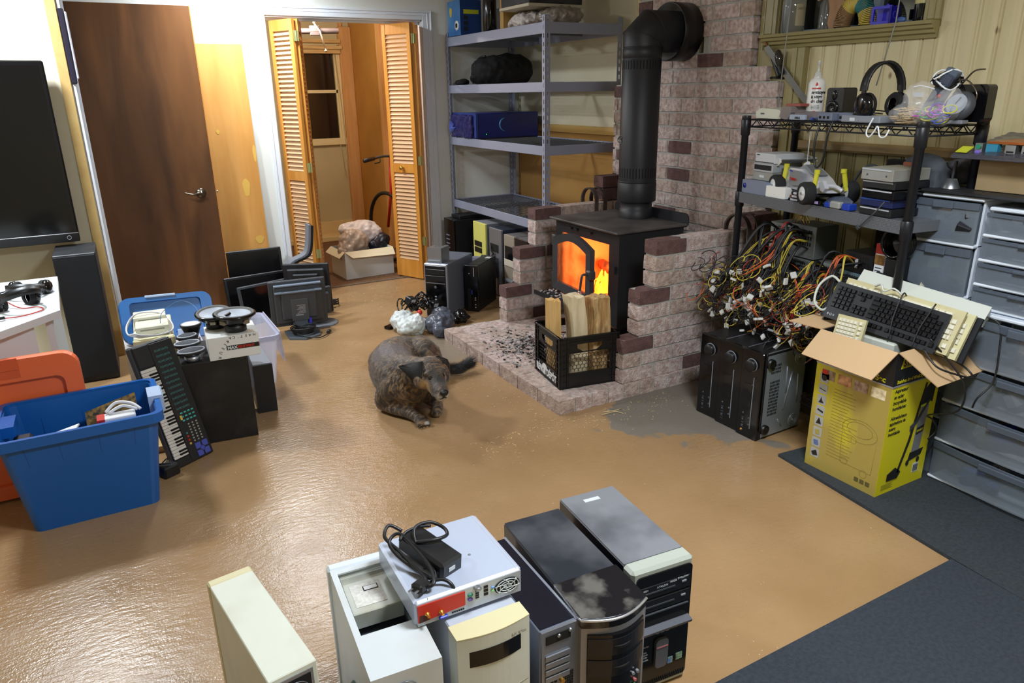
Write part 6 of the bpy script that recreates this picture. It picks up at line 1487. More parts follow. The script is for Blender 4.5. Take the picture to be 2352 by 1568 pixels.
# ---- things on the top shelf (z 1.362)
Z1 = 1.3645
def onrack(name, label, cat, u, v_, z, rot=0, group=None):
    return thing(name, label, cat, R_(u, v_, z), rackrot+rot, group)
t = onrack('modem', 'cream white rounded modem at the left end of the top rack shelf', 'modem', .03, .03, Z1)
part('body', MB().prism([(0, 0), (.165, 0), (.17, .03), (.15, .04), (.03, .045), (-.005, .03)], 0, .15, 'y'), M('ivory_plastic', (206, 206, 190), .4), t); part('logo', MB().box(.03, -.001, .018, .055, 0, .024), DGR, t)
t = onrack('glass_block', 'clear acrylic wedge with red strips on the top rack shelf', 'block', .205, .015, Z1)
part('block', MB().prism([(0, .01), (.03, 0), (.05, 0), (.07, .03), (.07, .055), (.01, .055)], 0, .10, 'y'), M('smoky_clear_plastic', (140, 132, 132), .15, alpha=.75), t); part('red_strip', MB().box(.01, .02, .056, .10, .09, .066), M('dull_red', (150, 74, 66), .5), t)
t = onrack('clear_tray', 'grey clear plastic tray in front of the spray bottle', 'tray', .285, .02, Z1); part('tray', MB().prism([(0, 0), (.13, 0), (.12, .03), (.01, .03)], 0, .05, 'y').box(.01, .05, 0, .13, .055, .035), M('smoky_clear_plastic'), t)
t = onrack('glass_cleaner', 'white glass cleaner squeeze bottle with black and red print', 'bottle', .30, .12, Z1, .15)
LBL = M('label_white_glossy', (216, 214, 210), .35)
part('bottle', MB().lathe([(.036, 0), (.037, .01), (.035, .15), (.028, .165), (.013, .172)], seg=28), LBL, t); part('band', MB().lathe([(.0373, .004), (.0373, .014)], seg=28, cap=False), M('orange_red_band', (200, 96, 70), .4), t)
part('cap', MB().lathe([(.017, .170), (.017, .178), (.015, .18), (.015, .19), (.008, .195), (.005, .205), (.005, .225), (.008, .228), (.006, .24)], seg=18), M('clear_nozzle', (190, 190, 186), .25), t)
def wrap(o, R_, a):
    for v in o.data.vertices:
        x, y, z = v.co; an = a+x/R_; v.co = ((R_+z)*math.sin(an), -(R_+z)*math.cos(an), y)
    o.rotation_euler = (0, 0, 0); return o
for s_, z_, sz, mt in (('nettoyeur', .106, .019, BLK), ('à vitre', .088, .018, BLK), ('de char', .070, .018, BLK), ('LA FLAMME', .126, .007, RED)):
    wrap(text('print', s_, sz, mt, t, (0, 0, z_), bold=.0006), .0365, .15)
part('flame_logo', MB().T((.022, -.0295, .138), (0, 0, .65)).prism([(0, 0), (.006, .004), (.005, .01), (.0, .017), (-.003, .010), (-.005, .004)], -.001, .001, 'y'), RED, t)
for z_ in (.055, .049, .043): wrap(text('small_print', 'lave et fait briller', .005, DGR, t, (0, 0, z_)), .0366, .25)
part('hazard_mark', MB().T((.022, -.0305, .022), (0, 0, .62)).box(-.006, -.001, 0, .006, .001, .014), RED, t)
t = onrack('computer_speaker', 'small black computer speaker behind the tangled black cords on the rack', 'speaker', .385, .10, Z1, .1)
part('cabinet', MB().prism(rrect(0, 0, .085, .13, .012), 0, .08, 'y'), BLK, t); part('driver', MB().lathe([(.001, .0), (.022, .006), (.03, .003), (.03, 0)], (.035, 0, .05), (0, -1, 0), 20), BLKG, t); part('tweeter', MB().ell((.04, 0, .1), (.014, .006, .02)), BLKG, t)
r = random.Random(31)
def tangle(name, label, cat, c, sx, sy, h, n, rad, mat, rr_=(.02, .05), kind='stuff'):
    b = MB()
    for k in range(n):
        p = Vector(c)+Vector((r.gauss(0, sx), r.gauss(0, sy), r.uniform(rad, h))); ra = r.uniform(*rr_); ph = r.uniform(0, 6); e_ = r.uniform(.5, 1); ti = r.uniform(-.2, .2)
        b.tube([(p.x+ra*math.cos(a+ph), p.y+ra*e_*math.sin(a+ph), max(p.z+ti*ra*math.cos(a), c[2]+rad)) for a in [i*PI/7 for i in range(14)]], rad, 5)
    return tag(part(name, b, mat), label, cat, kind=kind)
c = R_(.50, .12, Z1); tangle('cord_tangle', 'tangled black cords in the middle of the top rack shelf', 'cords', (c[0], c[1], Z1), .03, .05, .035, 14, .0028, BLK)
t = onrack('cassette', 'pale translucent case with black print at the front of the top rack shelf', 'case', .30, .005, Z1+.001); part('case', MB().box(0, -.02, .0, .09, -.002, .022, 0, .003), M('frosted_blue_grey', (150, 164, 184), .35), t); text('print', 'DVI-R', .012, BLK, t, (.036, -.0205, .005), bold=.0006)
t = onrack('usb_stick', 'blue and white usb stick on the top rack shelf', 'usb stick', .40, .01, Z1); part('body', MB().box(0, 0, 0, .028, .015, .012, 0, .002), M('usb_blue', (50, 90, 190), .35), t); part('plug', MB().box(.028, .003, .002, .044, .012, .010), STEEL, t)
for k, (u, lab) in enumerate(((.445, 'left'), (.525, 'right'))):
    t = onrack('power_adapter', 'small grey blue adapter with sockets at the rack top front, the %s one' % lab, 'adapter', u, .005+.03*k, Z1, .05*k); part('body', MB().box(0, 0, 0, .078, .05, .034, 0, .004), M('blue_grey_adapter', (104, 112, 132), .4), t)
    b = MB()
    for q in range(3): b.box(.010+q*.022, -.001, .010, .022+q*.022, .001, .02)
    part('sockets', b, HOLE, t)
t = onrack('clear_case', 'long clear grey plastic parts case at the front of the top rack shelf', 'case', .585, -.005, Z1); part('case', MB().box(0, 0, 0, .19, .09, .026, 0, .003), M('frosted_grey', (140, 146, 156), .3, alpha=.85), t); part('label', MB().box(.045, -.001, .006, .07, 0, .018), WT, t)
c = R_(.69, .085, Z1-.008); t = headphones('headphones', 'large black over-ear headphones standing upright on the top rack shelf', c, rackrot+.55, 1.18)
t.rotation_euler = (-.05, .0, rackrot+1.3); t.location.z += .012; t.scale = (.95, 1.2, 1.08)
for ch in t.children:
    pass
tangle('cord_tangle', 'black cords lying under the upright headphones', 'cords', (R_(.62, .08, 0)[0], R_(.62, .08, 0)[1], Z1), .04, .03, .02, 8, .0025, BLK)
# tape dispensers, dark tools behind the bags
t = onrack('webcam_stand', 'dark blue grey device wrapped in black and white cords, leaning behind the bags', 'device', .86, .17, Z1, .2); t.scale = (.8, .8, .8)
part('body', MB().T((0, 0, .105), (.0, .45, 0)).box(-.03, -.03, -.10, .03, .03, .12, 0, .008), M('dark_blue_grey_plastic', (58, 66, 84), .4), t); part('clamp', MB().T((.055, .0, .22), (0, .45, 0)).box(-.03, -.02, -.015, .03, .02, .015, 0, .004), M('slate_plastic', (80, 92, 108), .4), t)
b = MB(); b2 = MB()
for k in range(7):
    q = k*.4; P = [(.035+.05*math.cos(a), .045*math.sin(a+q), .165+.02*math.sin(a*2+k)+.008*k) for a in [i*PI/8 for i in range(16)]]; (b if k % 3 else b2).tube(P, .004, 6, closed=True)
part('black_cord', b, BLKG, t); part('white_cord', b2, WHT, t)
b = MB(); b.tube([(.0, -.03, .15), (-.05, -.05, .165), (-.09, -.05, .16)], .003, 6, smooth=4); part('white_lead', b, WHT, t); part('red_knob', MB().ell((.03, -.04, .12), (.009, .009, .009)), RED, t)
t = onrack('black_box', 'black rounded plastic box leaning behind the clear bags on the rack', 'box', .93, .20, Z1, .1); part('box', MB().T((0, 0, .005), (0, -.0, 0)).prism(rrect(-.02, 0, .10, .13, .015), 0, .05, 'y'), BLKG, t)
b = MB(); c0 = R_(.90, .2, Z1+.10); b.tube([c0, R_(.94, .2, Z1+.15), R_(.97, .2, Z1+.18), R_(1.01, .2, Z1+.185)], .003, 6, smooth=5); b.tube([R_(.90, .18, Z1+.14), R_(.96, .18, Z1+.15), R_(1.01, .18, Z1+.10), R_(.99, .18, Z1+.04)], .003, 6, smooth=5); tag(part('antenna_wire', b, BRONZE), 'bent dark wires rising behind the bags on the top rack shelf', 'wire')
# clear bag of tan rubber bands
RUBB = M('tan_rubber', (196, 172, 130), .6)
BAG = bpy.data.materials.new('clear_bag_film'); BAG.use_nodes = True; bs = BAG.node_tree.nodes['Principled BSDF']; bs.inputs['Base Color'].default_value = (.9, .9, .92, 1); bs.inputs['Roughness'].default_value = .1; bs.inputs['Alpha'].default_value = .16
c = R_(.865, .06, Z1)
t = tangle('rubber_bands', 'heap of tan rubber bands in a clear bag on the top rack shelf', 'rubber bands', (c[0], c[1], Z1), .028, .022, .06, 90, .0016, RUBB, (.012, .035))
o = blob('clear_bag', [((c[0], c[1], Z1+.035), (.085, .085, .04)), ((c[0]+.02, c[1]-.0, Z1+.09), (.055, .055, .06))], .006, BAG, None, .02, .03); tag(o, 'clear plastic bag wrapped around tan rubber bands', 'plastic bag')
part('white_label', MB().T((c[0]-.035, c[1]-.03, Z1+.095), (.3, 0, rackrot)).box(-.02, -.001, 0, .02, 0, .016), WT, o)
# clock and coloured wires
t = onrack('clock', 'round clock face in a dark case at the right end of the top rack shelf', 'clock', .975, .15, Z1, .15); t.scale = (.72, .72, .72)
part('case', MB().lathe([(.001, .035), (.06, .03), (.075, .0), (.07, -.01)], (.0, .0, .085), (0, -1, .35), 28), DGR, t); part('dial', MB().lathe([(.001, .036), (.05, .0345)], (.0, .0, .085), (0, -1, .35), 28), M('pale_dial', (150, 158, 168), .4), t)
part('hand', MB().T((0, -.040, .10), (-.34, .5, 0)).box(-.002, -.002, 0, .002, 0, .035), DGR, t)
part('foot', MB().box(-.05, -.03, 0, .04, .03, .02, 0, .004), GRY, t)
c = R_(.95, .07, Z1)
for k, (cc, nm) in enumerate((((190, 60, 190), 'magenta'), ((70, 170, 80), 'green'), ((200, 200, 50), 'yellow'), ((100, 80, 190), 'purple'), ((50, 90, 200), 'blue'))):
    b = MB()
    for j in range(4):
        p = Vector((c[0]+r.gauss(0, .02), c[1]+r.gauss(0, .02), Z1+.03+r.uniform(-.018, .025))); ra = r.uniform(.015, .03); ti = r.uniform(.2, .8)
        b.tube([(p.x+ra*math.cos(a), p.y+ra*math.sin(a)*.7, max(Z1+.003, p.z+ra*ti*math.sin(a+1))) for a in [i*PI/7 for i in range(14)]], .0022, 5, closed=True)
    tag(part('coloured_wire', b, M('wire_'+nm, cc, .4)), 'coil of %s wire in the clear bag at the right of the top rack shelf' % nm, 'wire', 'coloured wires in the clear bag')
o = blob('clear_bag', [((c[0], c[1], Z1+.04), (.08, .07, .045)), ((c[0]+.02, c[1]-.03, Z1+.075), (.05, .05, .05))], .006, BAG, None, .02, .03); tag(o, 'clear plastic bag holding coloured wire coils', 'plastic bag')
b = MB(); b.tube([R_(.47, .0, Z1-.01), R_(.475, -.02, Z1-.08), R_(.48, -.02, Z1-.15), R_(.50, -.02, Z1-.185), R_(.53, -.02, Z1-.15), R_(.54, -.02, Z1-.05), R_(.54, .0, Z1-.0)], .0045, 8, smooth=6); tag(part('hanging_cable', b, BLK), 'black cable looping down below the top rack shelf', 'cable')
b = MB(); b.tube([R_(.75, -.01, Z1+.02), R_(.735, -.02, Z1-.03), R_(.75, -.02, Z1-.05), R_(.77, -.02, Z1-.03), R_(.785, -.02, Z1-.01), R_(.80, -.02, Z1-.045), R_(.825, -.02, Z1-.045), R_(.83, -.01, Z1-.02)], .003, 8, smooth=6); tag(part('white_cable', b, WHT), 'thin white cable loops hanging under the front of the top rack shelf', 'cable')
# ---- things on the mesh tray (z 1.022)
Z2 = 1.0225
GB = M('grey_beige_steel', (160, 162, 160), .4, .3, col2=(146, 144, 132), scale=6)
for k, (z, lab, w_, d_, h_, mt) in enumerate(((0, 'grey blue box with a round blue badge at the left end of the mesh tray', .18, .20, .062, M('blue_grey_box', (120, 128, 148), .4)),)):
    t = onrack('external_drive', lab, 'device', .01, -.005, Z2); part('body', MB().prism(rrect(0, 0, w_, h_, .014), 0, d_, 'y'), mt, t); part('badge', MB().lathe([(.001, .002), (.012, .001), (.012, 0)], (.025, 0, h_*.55), (0, -1, 0), 16), M('badge_blue', (36, 44, 130), .3), t)
zz = Z2+.0635
for k, (lab, h_, mt) in enumerate((('lowest', .038, GB), ('middle', .040, M('pale_steel_box', (170, 174, 178), .4, .2)), ('topmost', .044, M('white_grey_drive', (190, 192, 196), .4)))):
    t = onrack('disk_drive', 'grey disk drive stacked at the left of the mesh tray, the %s of three' % lab, 'disk drive', .055+.008*(k == 2), .02, zz, .0)
    part('body', MB().box(0, 0, 0, .135, .17, h_, 0, .002), mt, t)
    if k == 1: part('slot', MB().box(.008, -.001, .010, .125, .001, .032), HOLE, t)
    elif k == 0: part('button', MB().box(.05, -.002, .014, .08, 0, .024), WT, t)
    else: part('logo', MB().box(.01, -.001, .034, .03, 0, .038), DGR, t); part('lower_gap', MB().box(.0, -.001, .003, .13, .001, .006), HOLE, t)
    zz += h_+.001
t = onrack('white_box', 'small plain white carton on the mesh tray', 'box', .19, -.008, Z2, .02); part('box', MB().box(0, 0, 0, .125, .07, .05, 0, .001), PAPER, t)
# game console cards / phones
zz = Z2
for k, (lab, mt) in enumerate((('bottom', BLKG), ('middle', M('copper_edge', (110, 70, 50), .4)), ('top', BLK))):
    t = onrack('old_phone', 'flat dark phone in a small pile beside the white carton, the %s one' % lab, 'phone', .335+.004*k, -.004+.003*k, zz, .04*k); part('body', MB().box(0, 0, 0, .105, .075, .012, 0, .002), mt, t); part('silver_plate', MB().box(.015, -.001, .002, .06-.01*k, 0, .011), LGR, t)
    if k == 2: part('screen', MB().box(.01, .01, .012, .095, .07, .0125), M('phone_screen_grey', (120, 124, 130), .2), t)
    zz += .0135
t = onrack('video_adapter', 'small black adapter with blue and white ends on the mesh tray', 'adapter', .455, -.008, Z2, .1); part('body', MB().box(0, 0, 0, .07, .05, .022, 0, .003), BLKG, t); part('blue_end', MB().box(.005, -.003, .004, .02, 0, .016), M('usb_blue'), t); part('white_screen', MB().box(.042, -.002, .006, .06, 0, .017), M('lilac_glow_plastic', (190, 170, 220), .3), t)
t = onrack('cable_adapter', 'blue and grey cable bundle on the mesh tray, in front of the toy car wheel', 'cable', .54, -.005, Z2)
b = MB()
for k in range(5): b.tube([(0, .01+.008*k, .01+.006*k), (.04, .0+.008*k, .018+.005*k), (.09, .01+.006*k, .02+.006*k), (.14, .02, .012+.005*k)], .006, 6, smooth=4)
part('cable_bundle', b, M('slate_cable', (72, 80, 98), .5), t); part('blue_plug', MB().box(.02, -.01, 0, .05, .03, .022, 0, .004), M('vga_blue2', (30, 60, 160), .35), t); part('blue_plug', MB().box(.115, -.01, .0, .155, .035, .028, 0, .004), MC['vga_blue2'], t); part('grey_wrap', MB().box(.05, -.012, .0, .105, .03, .03, 0, .006), M('grey_wrap', (150, 150, 146), .5), t)
# stack of drives on the right
zz = Z2
for k, (lab, h_, mt) in enumerate((('lowest', .03, BLK), ('second', .032, M('navy_drive', (24, 34, 80), .35)), ('third', .034, BLKG), ('fourth', .03, BLK), ('topmost', .045, GB))):
    t = onrack('disk_drive', 'drive in the right stack on the mesh tray, the %s of five' % lab, 'disk drive', .735-.012*(k % 2)-.015*(k == 4), .0+.01*(k % 2), zz, .03*(k % 2)); part('body', MB().box(0, 0, 0, .15, .19, h_, 0, .002), mt, t)
    part('edge_strip', MB().box(.003, -.002, h_-.007, .14, 0, h_-.002), LGR if k != 1 else M('usb_blue'), t)
    if k == 4:
        for x in (.03, .12): part('screw', MB().lathe([(.004, 0), (.003, .002)], (x, 0, .02), (0, -1, 0), 8), DGR, t)
    zz += h_+.0015
t = onrack('baseball_hat', 'dark grey cloth cap with an orange patch behind the right drive stack', 'cap', .80, .24, Z2+.16, .0)
remesh(part('cloth', MB().ell((0, 0, .02), (.09, .05, .045)).box(-.09, -.04, -.16, .09, .04, .01), M('grey_cloth', (70, 74, 82), .9), t), .008, .01, .03); part('orange_patch', MB().box(-.06, -.0505, -.0, -.02, -.046, .03, 0, .002), M('rust_patch', (150, 84, 60), .8), t)
# ---- toy buggy
t = onrack('toy_car', 'silver toy racing buggy with number 3 wing, white wheels and yellow dampers', 'toy car', .19, .12, Z2+.003, .22)
t.rotation_euler = (0, 0, rackrot-.28); t.scale = (1.12, 1.12, 1.12)
SV = M('buggy_silver', (205, 208, 216), .25, .3); TY = M('tyre_black', (22, 23, 26), .8, bump=.5, bscale=200)
def wheel(x, y, R0):
    b = MB(); b.lathe([(R0*.62, -.02), (R0*.92, -.02), (R0, -.012), (R0, .012), (R0*.92, .02), (R0*.62, .02)], (x, y, R0), (0, 1, 0), 28, cap=False); o = part('tyre', b, TY, t)
    b = MB(); s_ = -1 if y < 0 else 1; b.lathe([(R0*.64, .012), (R0*.62, .019), (R0*.3, .015), (R0*.12, .018), (.001, .02)], (x, y, R0), (0, s_, 0), 24, cap=False); b.lathe([(R0*.64, -.02), (.001, -.02)], (x, y, R0), (0, s_, 0), 24, cap=False); part('hub', b, WHT, o)
    part('axle_nut', MB().cyl((x, y+s_*.018, R0), (x, y+s_*.024, R0), .005, seg=6), STEEL, o)
wheel(.045, -.07, .043); wheel(.045, .10, .043); wheel(.30, -.07, .043); wheel(.30, .10, .043)
part('chassis', MB().box(.02, -.045, .03, .33, .07, .04, 0, .004), BLK, t)
v = [(.075, -.05, .04), (.29, -.045, .04), (.37, 0, .05), (.37, .03, .05), (.29, .07, .04), (.075, .075, .04),
     (.055, -.035, .115), (.16, -.03, .118), (.26, -.02, .088), (.345, .005, .062), (.345, .025, .062), (.26, .05, .088), (.16, .055, .118), (.055, .06, .115)]
b = MB(); b.add(v, [(0, 1, 8, 7), (0, 7, 6), (1, 2, 9, 8), (2, 3, 10, 9), (3, 4, 11, 10), (4, 5, 12, 11), (5, 13, 12), (6, 7, 12, 13), (7, 8, 11, 12), (8, 9, 10, 11), (5, 0, 6, 13), (0, 5, 4, 3, 2, 1)]); part('body_shell', b, SV, t)
b = MB(); b.slab((.10, -.047, .112), (.20, -.046, .112), (.21, -.054, .06), (.12, -.054, .052), .002); part('side_pod', b, M('dull_silver', (120, 122, 124), .5), t)
b = MB(); b.add([(.12, -.02, .119), (.24, -.012, .1), (.24, .042, .1), (.12, .045, .119), (.15, -.01, .135), (.15, .035, .135)], [(0, 1, 4), (1, 2, 5, 4), (2, 3, 5), (3, 0, 4, 5)]); part('cockpit', b, M('grey_cockpit', (110, 114, 118), .5), t)
part('wing', MB().prism([(-.055, .150), (.03, .134), (.06, .146), (.058, .149), (.03, .138), (-.053, .154)], -.065, .085, 'y'), M('wing_grey', (140, 144, 148), .4), t)
b = MB(); b.prism([(-.07, .155), (.045, .150), (.055, .135), (.03, .118), (-.035, .115)], -.068, -.065, 'y'); b.prism([(-.07, .155), (.045, .150), (.055, .135), (.03, .118), (-.035, .115)], .085, .088, 'y'); part('wing_plate', b, LBL, t); text('number', '3', .035, BLK, t, (-.016, -.0685, .122), bold=.0014)
text('print', 'TAMIYA', .014, RED, t, (.125, -.0565, .075), (PI/2+.12, 0, 0), bold=.0004); text('print', '4WD', .012, M('print_violet', (70, 70, 170), .4), t, (.10, -.049, .102), (PI/2+.15, 0, 0), bold=.0004); text('print', 'Tamiya', .010, RED, t, (.225, -.05, .063), (PI/2+.2, 0, .05), bold=.0005)
for x, y in ((.065, -.055), (.065, .085), (.31, -.05), (.31, .08)): part('damper', MB().cyl((x, y, .05), (x-.005, y*.8, .125), .009, seg=10).cyl((x-.005, y*.8, .115), (x-.005, y*.8, .13), .011, seg=10), M('damper_yellow', (196, 190, 50), .4), t)
b = MB(); b.prism([(.33, .085), (.36, .095), (.385, .07), (.37, .055), (.35, .06)], -.045, -.03, 'y'); b.tube([(.33, -.04, .07), (.36, 0, .075), (.39, .02, .06)], .008, 8, smooth=4); part('front_bumper', b, SV, t)
part('antenna', MB().tube([(.14, .0, .13), (.137, .0, .30)], .0018, 6).cyl((.13, .0, .13), (.15, .0, .138), .009), WHT, t)
b = MB(); b.tube([R_(.86, -.012, Z2+.06), R_(.84, -.03, Z2+.02), R_(.80, -.03, Z2-.02), R_(.775, -.03, Z2-.045)], .0028, 6, smooth=5); b.T(R_(.77, -.03, Z2-.052), (.3, .7, rackrot)).box(-.012, -.004, -.007, .006, .004, .006)
tag(part('usb_cable', b, DGR), 'usb cable hanging over the front edge of the mesh tray', 'cable')
b = MB(); b.tube([R_(.45, .2, Z2), R_(.50, .22, Z2+.12), R_(.56, .22, Z2+.16), R_(.62, .22, Z2+.13), R_(.66, .2, Z2+.02)], .006, 8, smooth=6); tag(part('grey_cable', b, DGR), 'thick grey cable arching behind the toy buggy', 'cable')
# ---- power supplies on the lower shelf with hanging looms
Z3 = .6645
PSU = M('psu_steel', (120, 124, 122), .45, .5)
CAB = [M('loom_black', (20, 20, 22), .5), M('loom_yellow', (196, 176, 60), .45), M('loom_orange', (196, 90, 40), .45), M('loom_red', (150, 40, 34), .45)]
CON = M('connector_white', (206, 206, 202), .45)
specs = [(.10, .08, .0, .24, 'grey vented power supply, leftmost behind the hanging cable looms'), (.27, .05, .09, .25, 'vented grey power supply standing highest behind the cable looms'), (.26, .05, .0, 0, 'grey power supply, lowest under the vented one'), (.43, .08, .0, .1, 'pale power supply with side slots in the middle of the lower rack shelf'), (.60, .06, .0, -.1, 'blue grey power supply at the right of the lower rack shelf'), (.60, .06, .088, -.1, 'black power supply stacked on the blue grey one')]
pm = [M('psu_light', (160, 164, 162), .45, .4), PSU, PSU, M('psu_pale', (150, 156, 152), .45, .4), M('psu_blue', (110, 130, 142), .45, .4), BLK]
r = random.Random(77)
for k, (u, v_, dz, ro, lab) in enumerate(specs):
    h_ = .086 if k not in (0, 1) else (.22 if k == 0 else .15)
    t = onrack('power_supply', lab, 'power supply', u, v_+.04, Z3+dz+.001*(dz > 0), ro*.3)
    part('case', MB().box(0, 0, 0, .15, .14, h_, 0, .002), pm[k], t)
    b = MB(); ports(b, .02, h_*.35, .11, h_*.55, 8, 3, 0, .4, -.0015); part('vent_slots', b, HOLE, t)
    if k == 1:
        b = MB()
        for q in (.02, .035, .05): b.tube([(.06+q*math.cos(a), -.004, h_+.005+q*math.sin(a)) for a in [i*PI/10 for i in range(11)]], .0018, 5)
        b.tube([(.06, -.004, h_+.005), (.06, -.004, h_+.055)], .0018, 5); part('fan_guard', b, GOLD, t)
    if k == 5: part('label', MB().box(.06, -.002, .02, .075, 0, .06), WT, t)
    # looms
    for c_ in range((14, 16, 12, 15, 12, 8)[k]):
        mt = CAB[r.choice((0, 0, 0, 0, 0, 0, 0, 1, 1, 2, 3))]
        b = MB(); n_w = r.choice((2, 3, 4)); u0 = r.uniform(.03, .12); z0_ = h_*r.uniform(.3, .9)
        tu = r.uniform(-.08, .14)-(.06 if k < 2 else 0)+(.0 if k < 4 else -.05); tv = -r.uniform(.09, .20)-v_; tz = -r.uniform(.05, .40)
        P = [Vector((u0, -.002, z0_)), Vector((u0+tu*.25+r.uniform(-.02, .02), -.05+tv*.2, z0_+r.uniform(-.03, .05))), Vector((u0+tu*.6+r.uniform(-.05, .05), tv*.75, z0_*.5+tz*.4+r.uniform(-.04, .04))), Vector((u0+tu+r.uniform(-.05, .05), tv, tz*.8)), Vector((u0+tu+r.uniform(-.07, .07), tv-r.uniform(-.03, .05), tz))]
        if r.random() < .45: P.append(P[-1]+Vector((r.uniform(-.08, .08), r.uniform(-.03, .03), r.uniform(.01, .08))))
        zmin = .48-(Z3+dz); 
        for q in P: q.z = max(q.z, zmin+r.uniform(0, .05))
        for j in range(n_w):
            o_ = Vector((r.uniform(-.007, .007), r.uniform(-.007, .007), r.uniform(-.006, .006)))
            b.tube([q+o_*(.3+i*.5)+Vector((r.uniform(-.008, .008), 0, r.uniform(-.008, .008)))*(i > 1) for i, q in enumerate(P)], .0021, 5, smooth=6)
        if mt is CAB[0]:
            b.tube([q+Vector((.004, -.004, 0)) for q in P[:4]], .005, 6, smooth=5)
        o = part('cable_loom', b, mt, t)
        e = P[-1]; d_ = (P[-1]-P[-2]).normalized()
        q_ = Vector((1, 0, 0)).rotation_difference(d_).to_matrix().to_4x4(); bb = MB(); bb.M = Matrix.Translation(e) @ q_
        s_ = r.choice((.9, 1.2, 1.3, 1.8)); bb.box(-.002, -.0105*s_, -.006, .026, .0105*s_, .006, 0, .0015)
        part('connector', bb, CON if r.random() < .8 else BLK, o)
# extra coloured loops filling the tangle
b = [MB() for _ in range(4)]
for k in range(250):
    u = r.uniform(-.02, .72); z = r.uniform(-.20, .06)-(abs(u-.3)*.10); v_ = -.12+r.gauss(0, .03)
    if u < .05: v_ -= .03
    ra = r.uniform(.02, .06); ph = r.uniform(0, 6); w_ = r.uniform(.5, 1.1); ti = r.uniform(-.8, .8)
    P = [R_(u+ra*w_*math.cos(a+ph), v_+.025*math.sin(a*1.3+ph), Z3+z+ra*math.sin(a+ph+ti)) for a in [i*PI/7 for i in range(r.randint(6, 12))]]
    b[r.choice((0, 0, 0, 0, 0, 1, 1, 2, 3))].tube(P, .0022, 5)
for mb_, mt, nm in zip(b, CAB, ('black', 'yellow', 'orange', 'red')):
    tag(part('loose_wires', mb_, mt), 'loose %s wires looping through the hanging power supply cables' % nm, 'wires', kind='stuff')
b = MB()
for k in range(34):
    u = r.uniform(-.05, .66); z = Z3+r.uniform(-.26, .05); v_ = -.15+r.gauss(0, .02)
    b.M = Matrix.Translation(R_(u, v_, z)) @ Euler((r.uniform(0, 3), r.uniform(0, 3), r.uniform(0, 3))).to_matrix().to_4x4(); b.box(-.014, -.010, -.005, .014, .010, .005, 0, .0015)
b.M = Matrix.Identity(4); tag(part('white_connectors', b, CON), 'white molex plugs scattered through the hanging cable looms', 'connectors', kind='stuff')
# cartons at the right of the lower shelf
t = onrack('printed_carton', 'slim red and white printed carton beside the right rack post', 'box', .755, .10, Z3, .1); part('carton', MB().box(0, 0, 0, .045, .12, .23, 0, .001), WHT, t); part('red_band', MB().box(-.0005, -.0008, .19, .0455, .0, .2305), RED, t); part('picture_band', MB().box(-.0005, -.0008, .145, .0455, 0, .185), M('amber_print', (150, 110, 50), .5, col2=(90, 50, 24), scale=40), t); part('orange_foot', MB().box(-.0005, -.0008, .0, .0455, 0, .02), M('orange_print', (214, 96, 50), .5), t)
b = MB()
for k in range(6): b.box(.006, -.0009, .13-k*.012, .036-.004*(k % 3), -.0001, .134-k*.012)
part('printed_lines', b, DGR, t)
t = onrack('white_carton', 'plain white narrow carton with a dark slot right of the red one', 'box', .815, .09, Z3, .1); part('carton', MB().box(0, 0, 0, .05, .12, .19, 0, .001), WHT, t); part('handle_slot', MB().prism(rrect(.015, .135, .025, .17, .0045), -.001, .0, 'y'), HOLE, t)
t = onrack('cable_spool', 'glossy black coil of cable above the white carton by the right rack post', 'cable', .86, .10, Z3+.25); b = MB()
for k in range(7): b.tube([(.055*math.cos(a), -.01+.008*k-.02, .0+.055*math.sin(a)) for a in [i*PI/12 for i in range(24)]], .007, 6, closed=True)
part('coil', b, BLKG, t); part('support', MB().box(-.03, -.03, -.25, .03, .04, -.06, 0, .003), BLK, t)
t = onrack('black_equipment', 'dark equipment stored on the bottom rack shelf', 'equipment', .08, .03, .165); part('body', MB().box(0, 0, 0, .8, .24, .20, 0, .005), BLK, t)
# dark screen behind rack on drawers side
t = thing('black_monitor', 'large matt black flat screen standing behind the rack, against the pine wall', 'monitor', (3.08, 1.77, .0)); part('screen', MB().box(0, -.03, .4, .05, .30, 1.19, 0, .006), M('matt_black_panel', (12, 12, 14), .8), t); part('foot', MB().box(-.02, .0, 0, .07, .28, .4), BLK, t)
# ============================================================ receivers standing on end
def receiver(label, x, y, th, h, d, k):
    t = thing('hifi_receiver', label, 'stereo receiver', (x, y, 0), (0, 0, -PI/2+.03)); t['group'] = 'black hi-fi units standing on end'
    # local x = thickness (toward -Y), y = depth (+X); front faces -X
    part('case', MB().box(0, .02, .004, th, d, h-.004, 0, .003), BLK, t); part('front_panel', MB().box(-.001, 0, 0, th+.001, .022, h, 0, .004), BLKG, t)
    part('volume_knob', MB().lathe([(.027, 0), (.027, .016), (.024, .02), (.001, .02)], (th*.5, 0, h-.065), (0, -1, 0), 28), BLK, t); part('knob_ring', MB().lathe([(.030, 0), (.030, .002), (.027, .002)], (th*.5, 0, h-.065), (0, -1, 0), 28), GRY, t)
    part('display', MB().box(th*.2, -.002, .14, th*.62, 0, .26, 0, .002), M('display_black', (6, 6, 8), .08), t); part('display_frame', MB().box(th*.66, -.003, .05, th*.68, 0, h-.12), SIL, t)
    b = MB()
    for q in range(5): b.lathe([(.005, 0), (.005, .004), (.001, .005)], (th*(.3+.3*(q % 2)), 0, .05+q*.016), (0, -1, 0), 10)
    for q in range(6): b.box(th*.25, -.002, .03+q*.012, th*.36, 0, .034+q*.012)
    part('buttons', b, DGR, t); part('side_seam', MB().box(th-.001, .03, h-.004, th+.0, d, h), SIL, t)
    return t
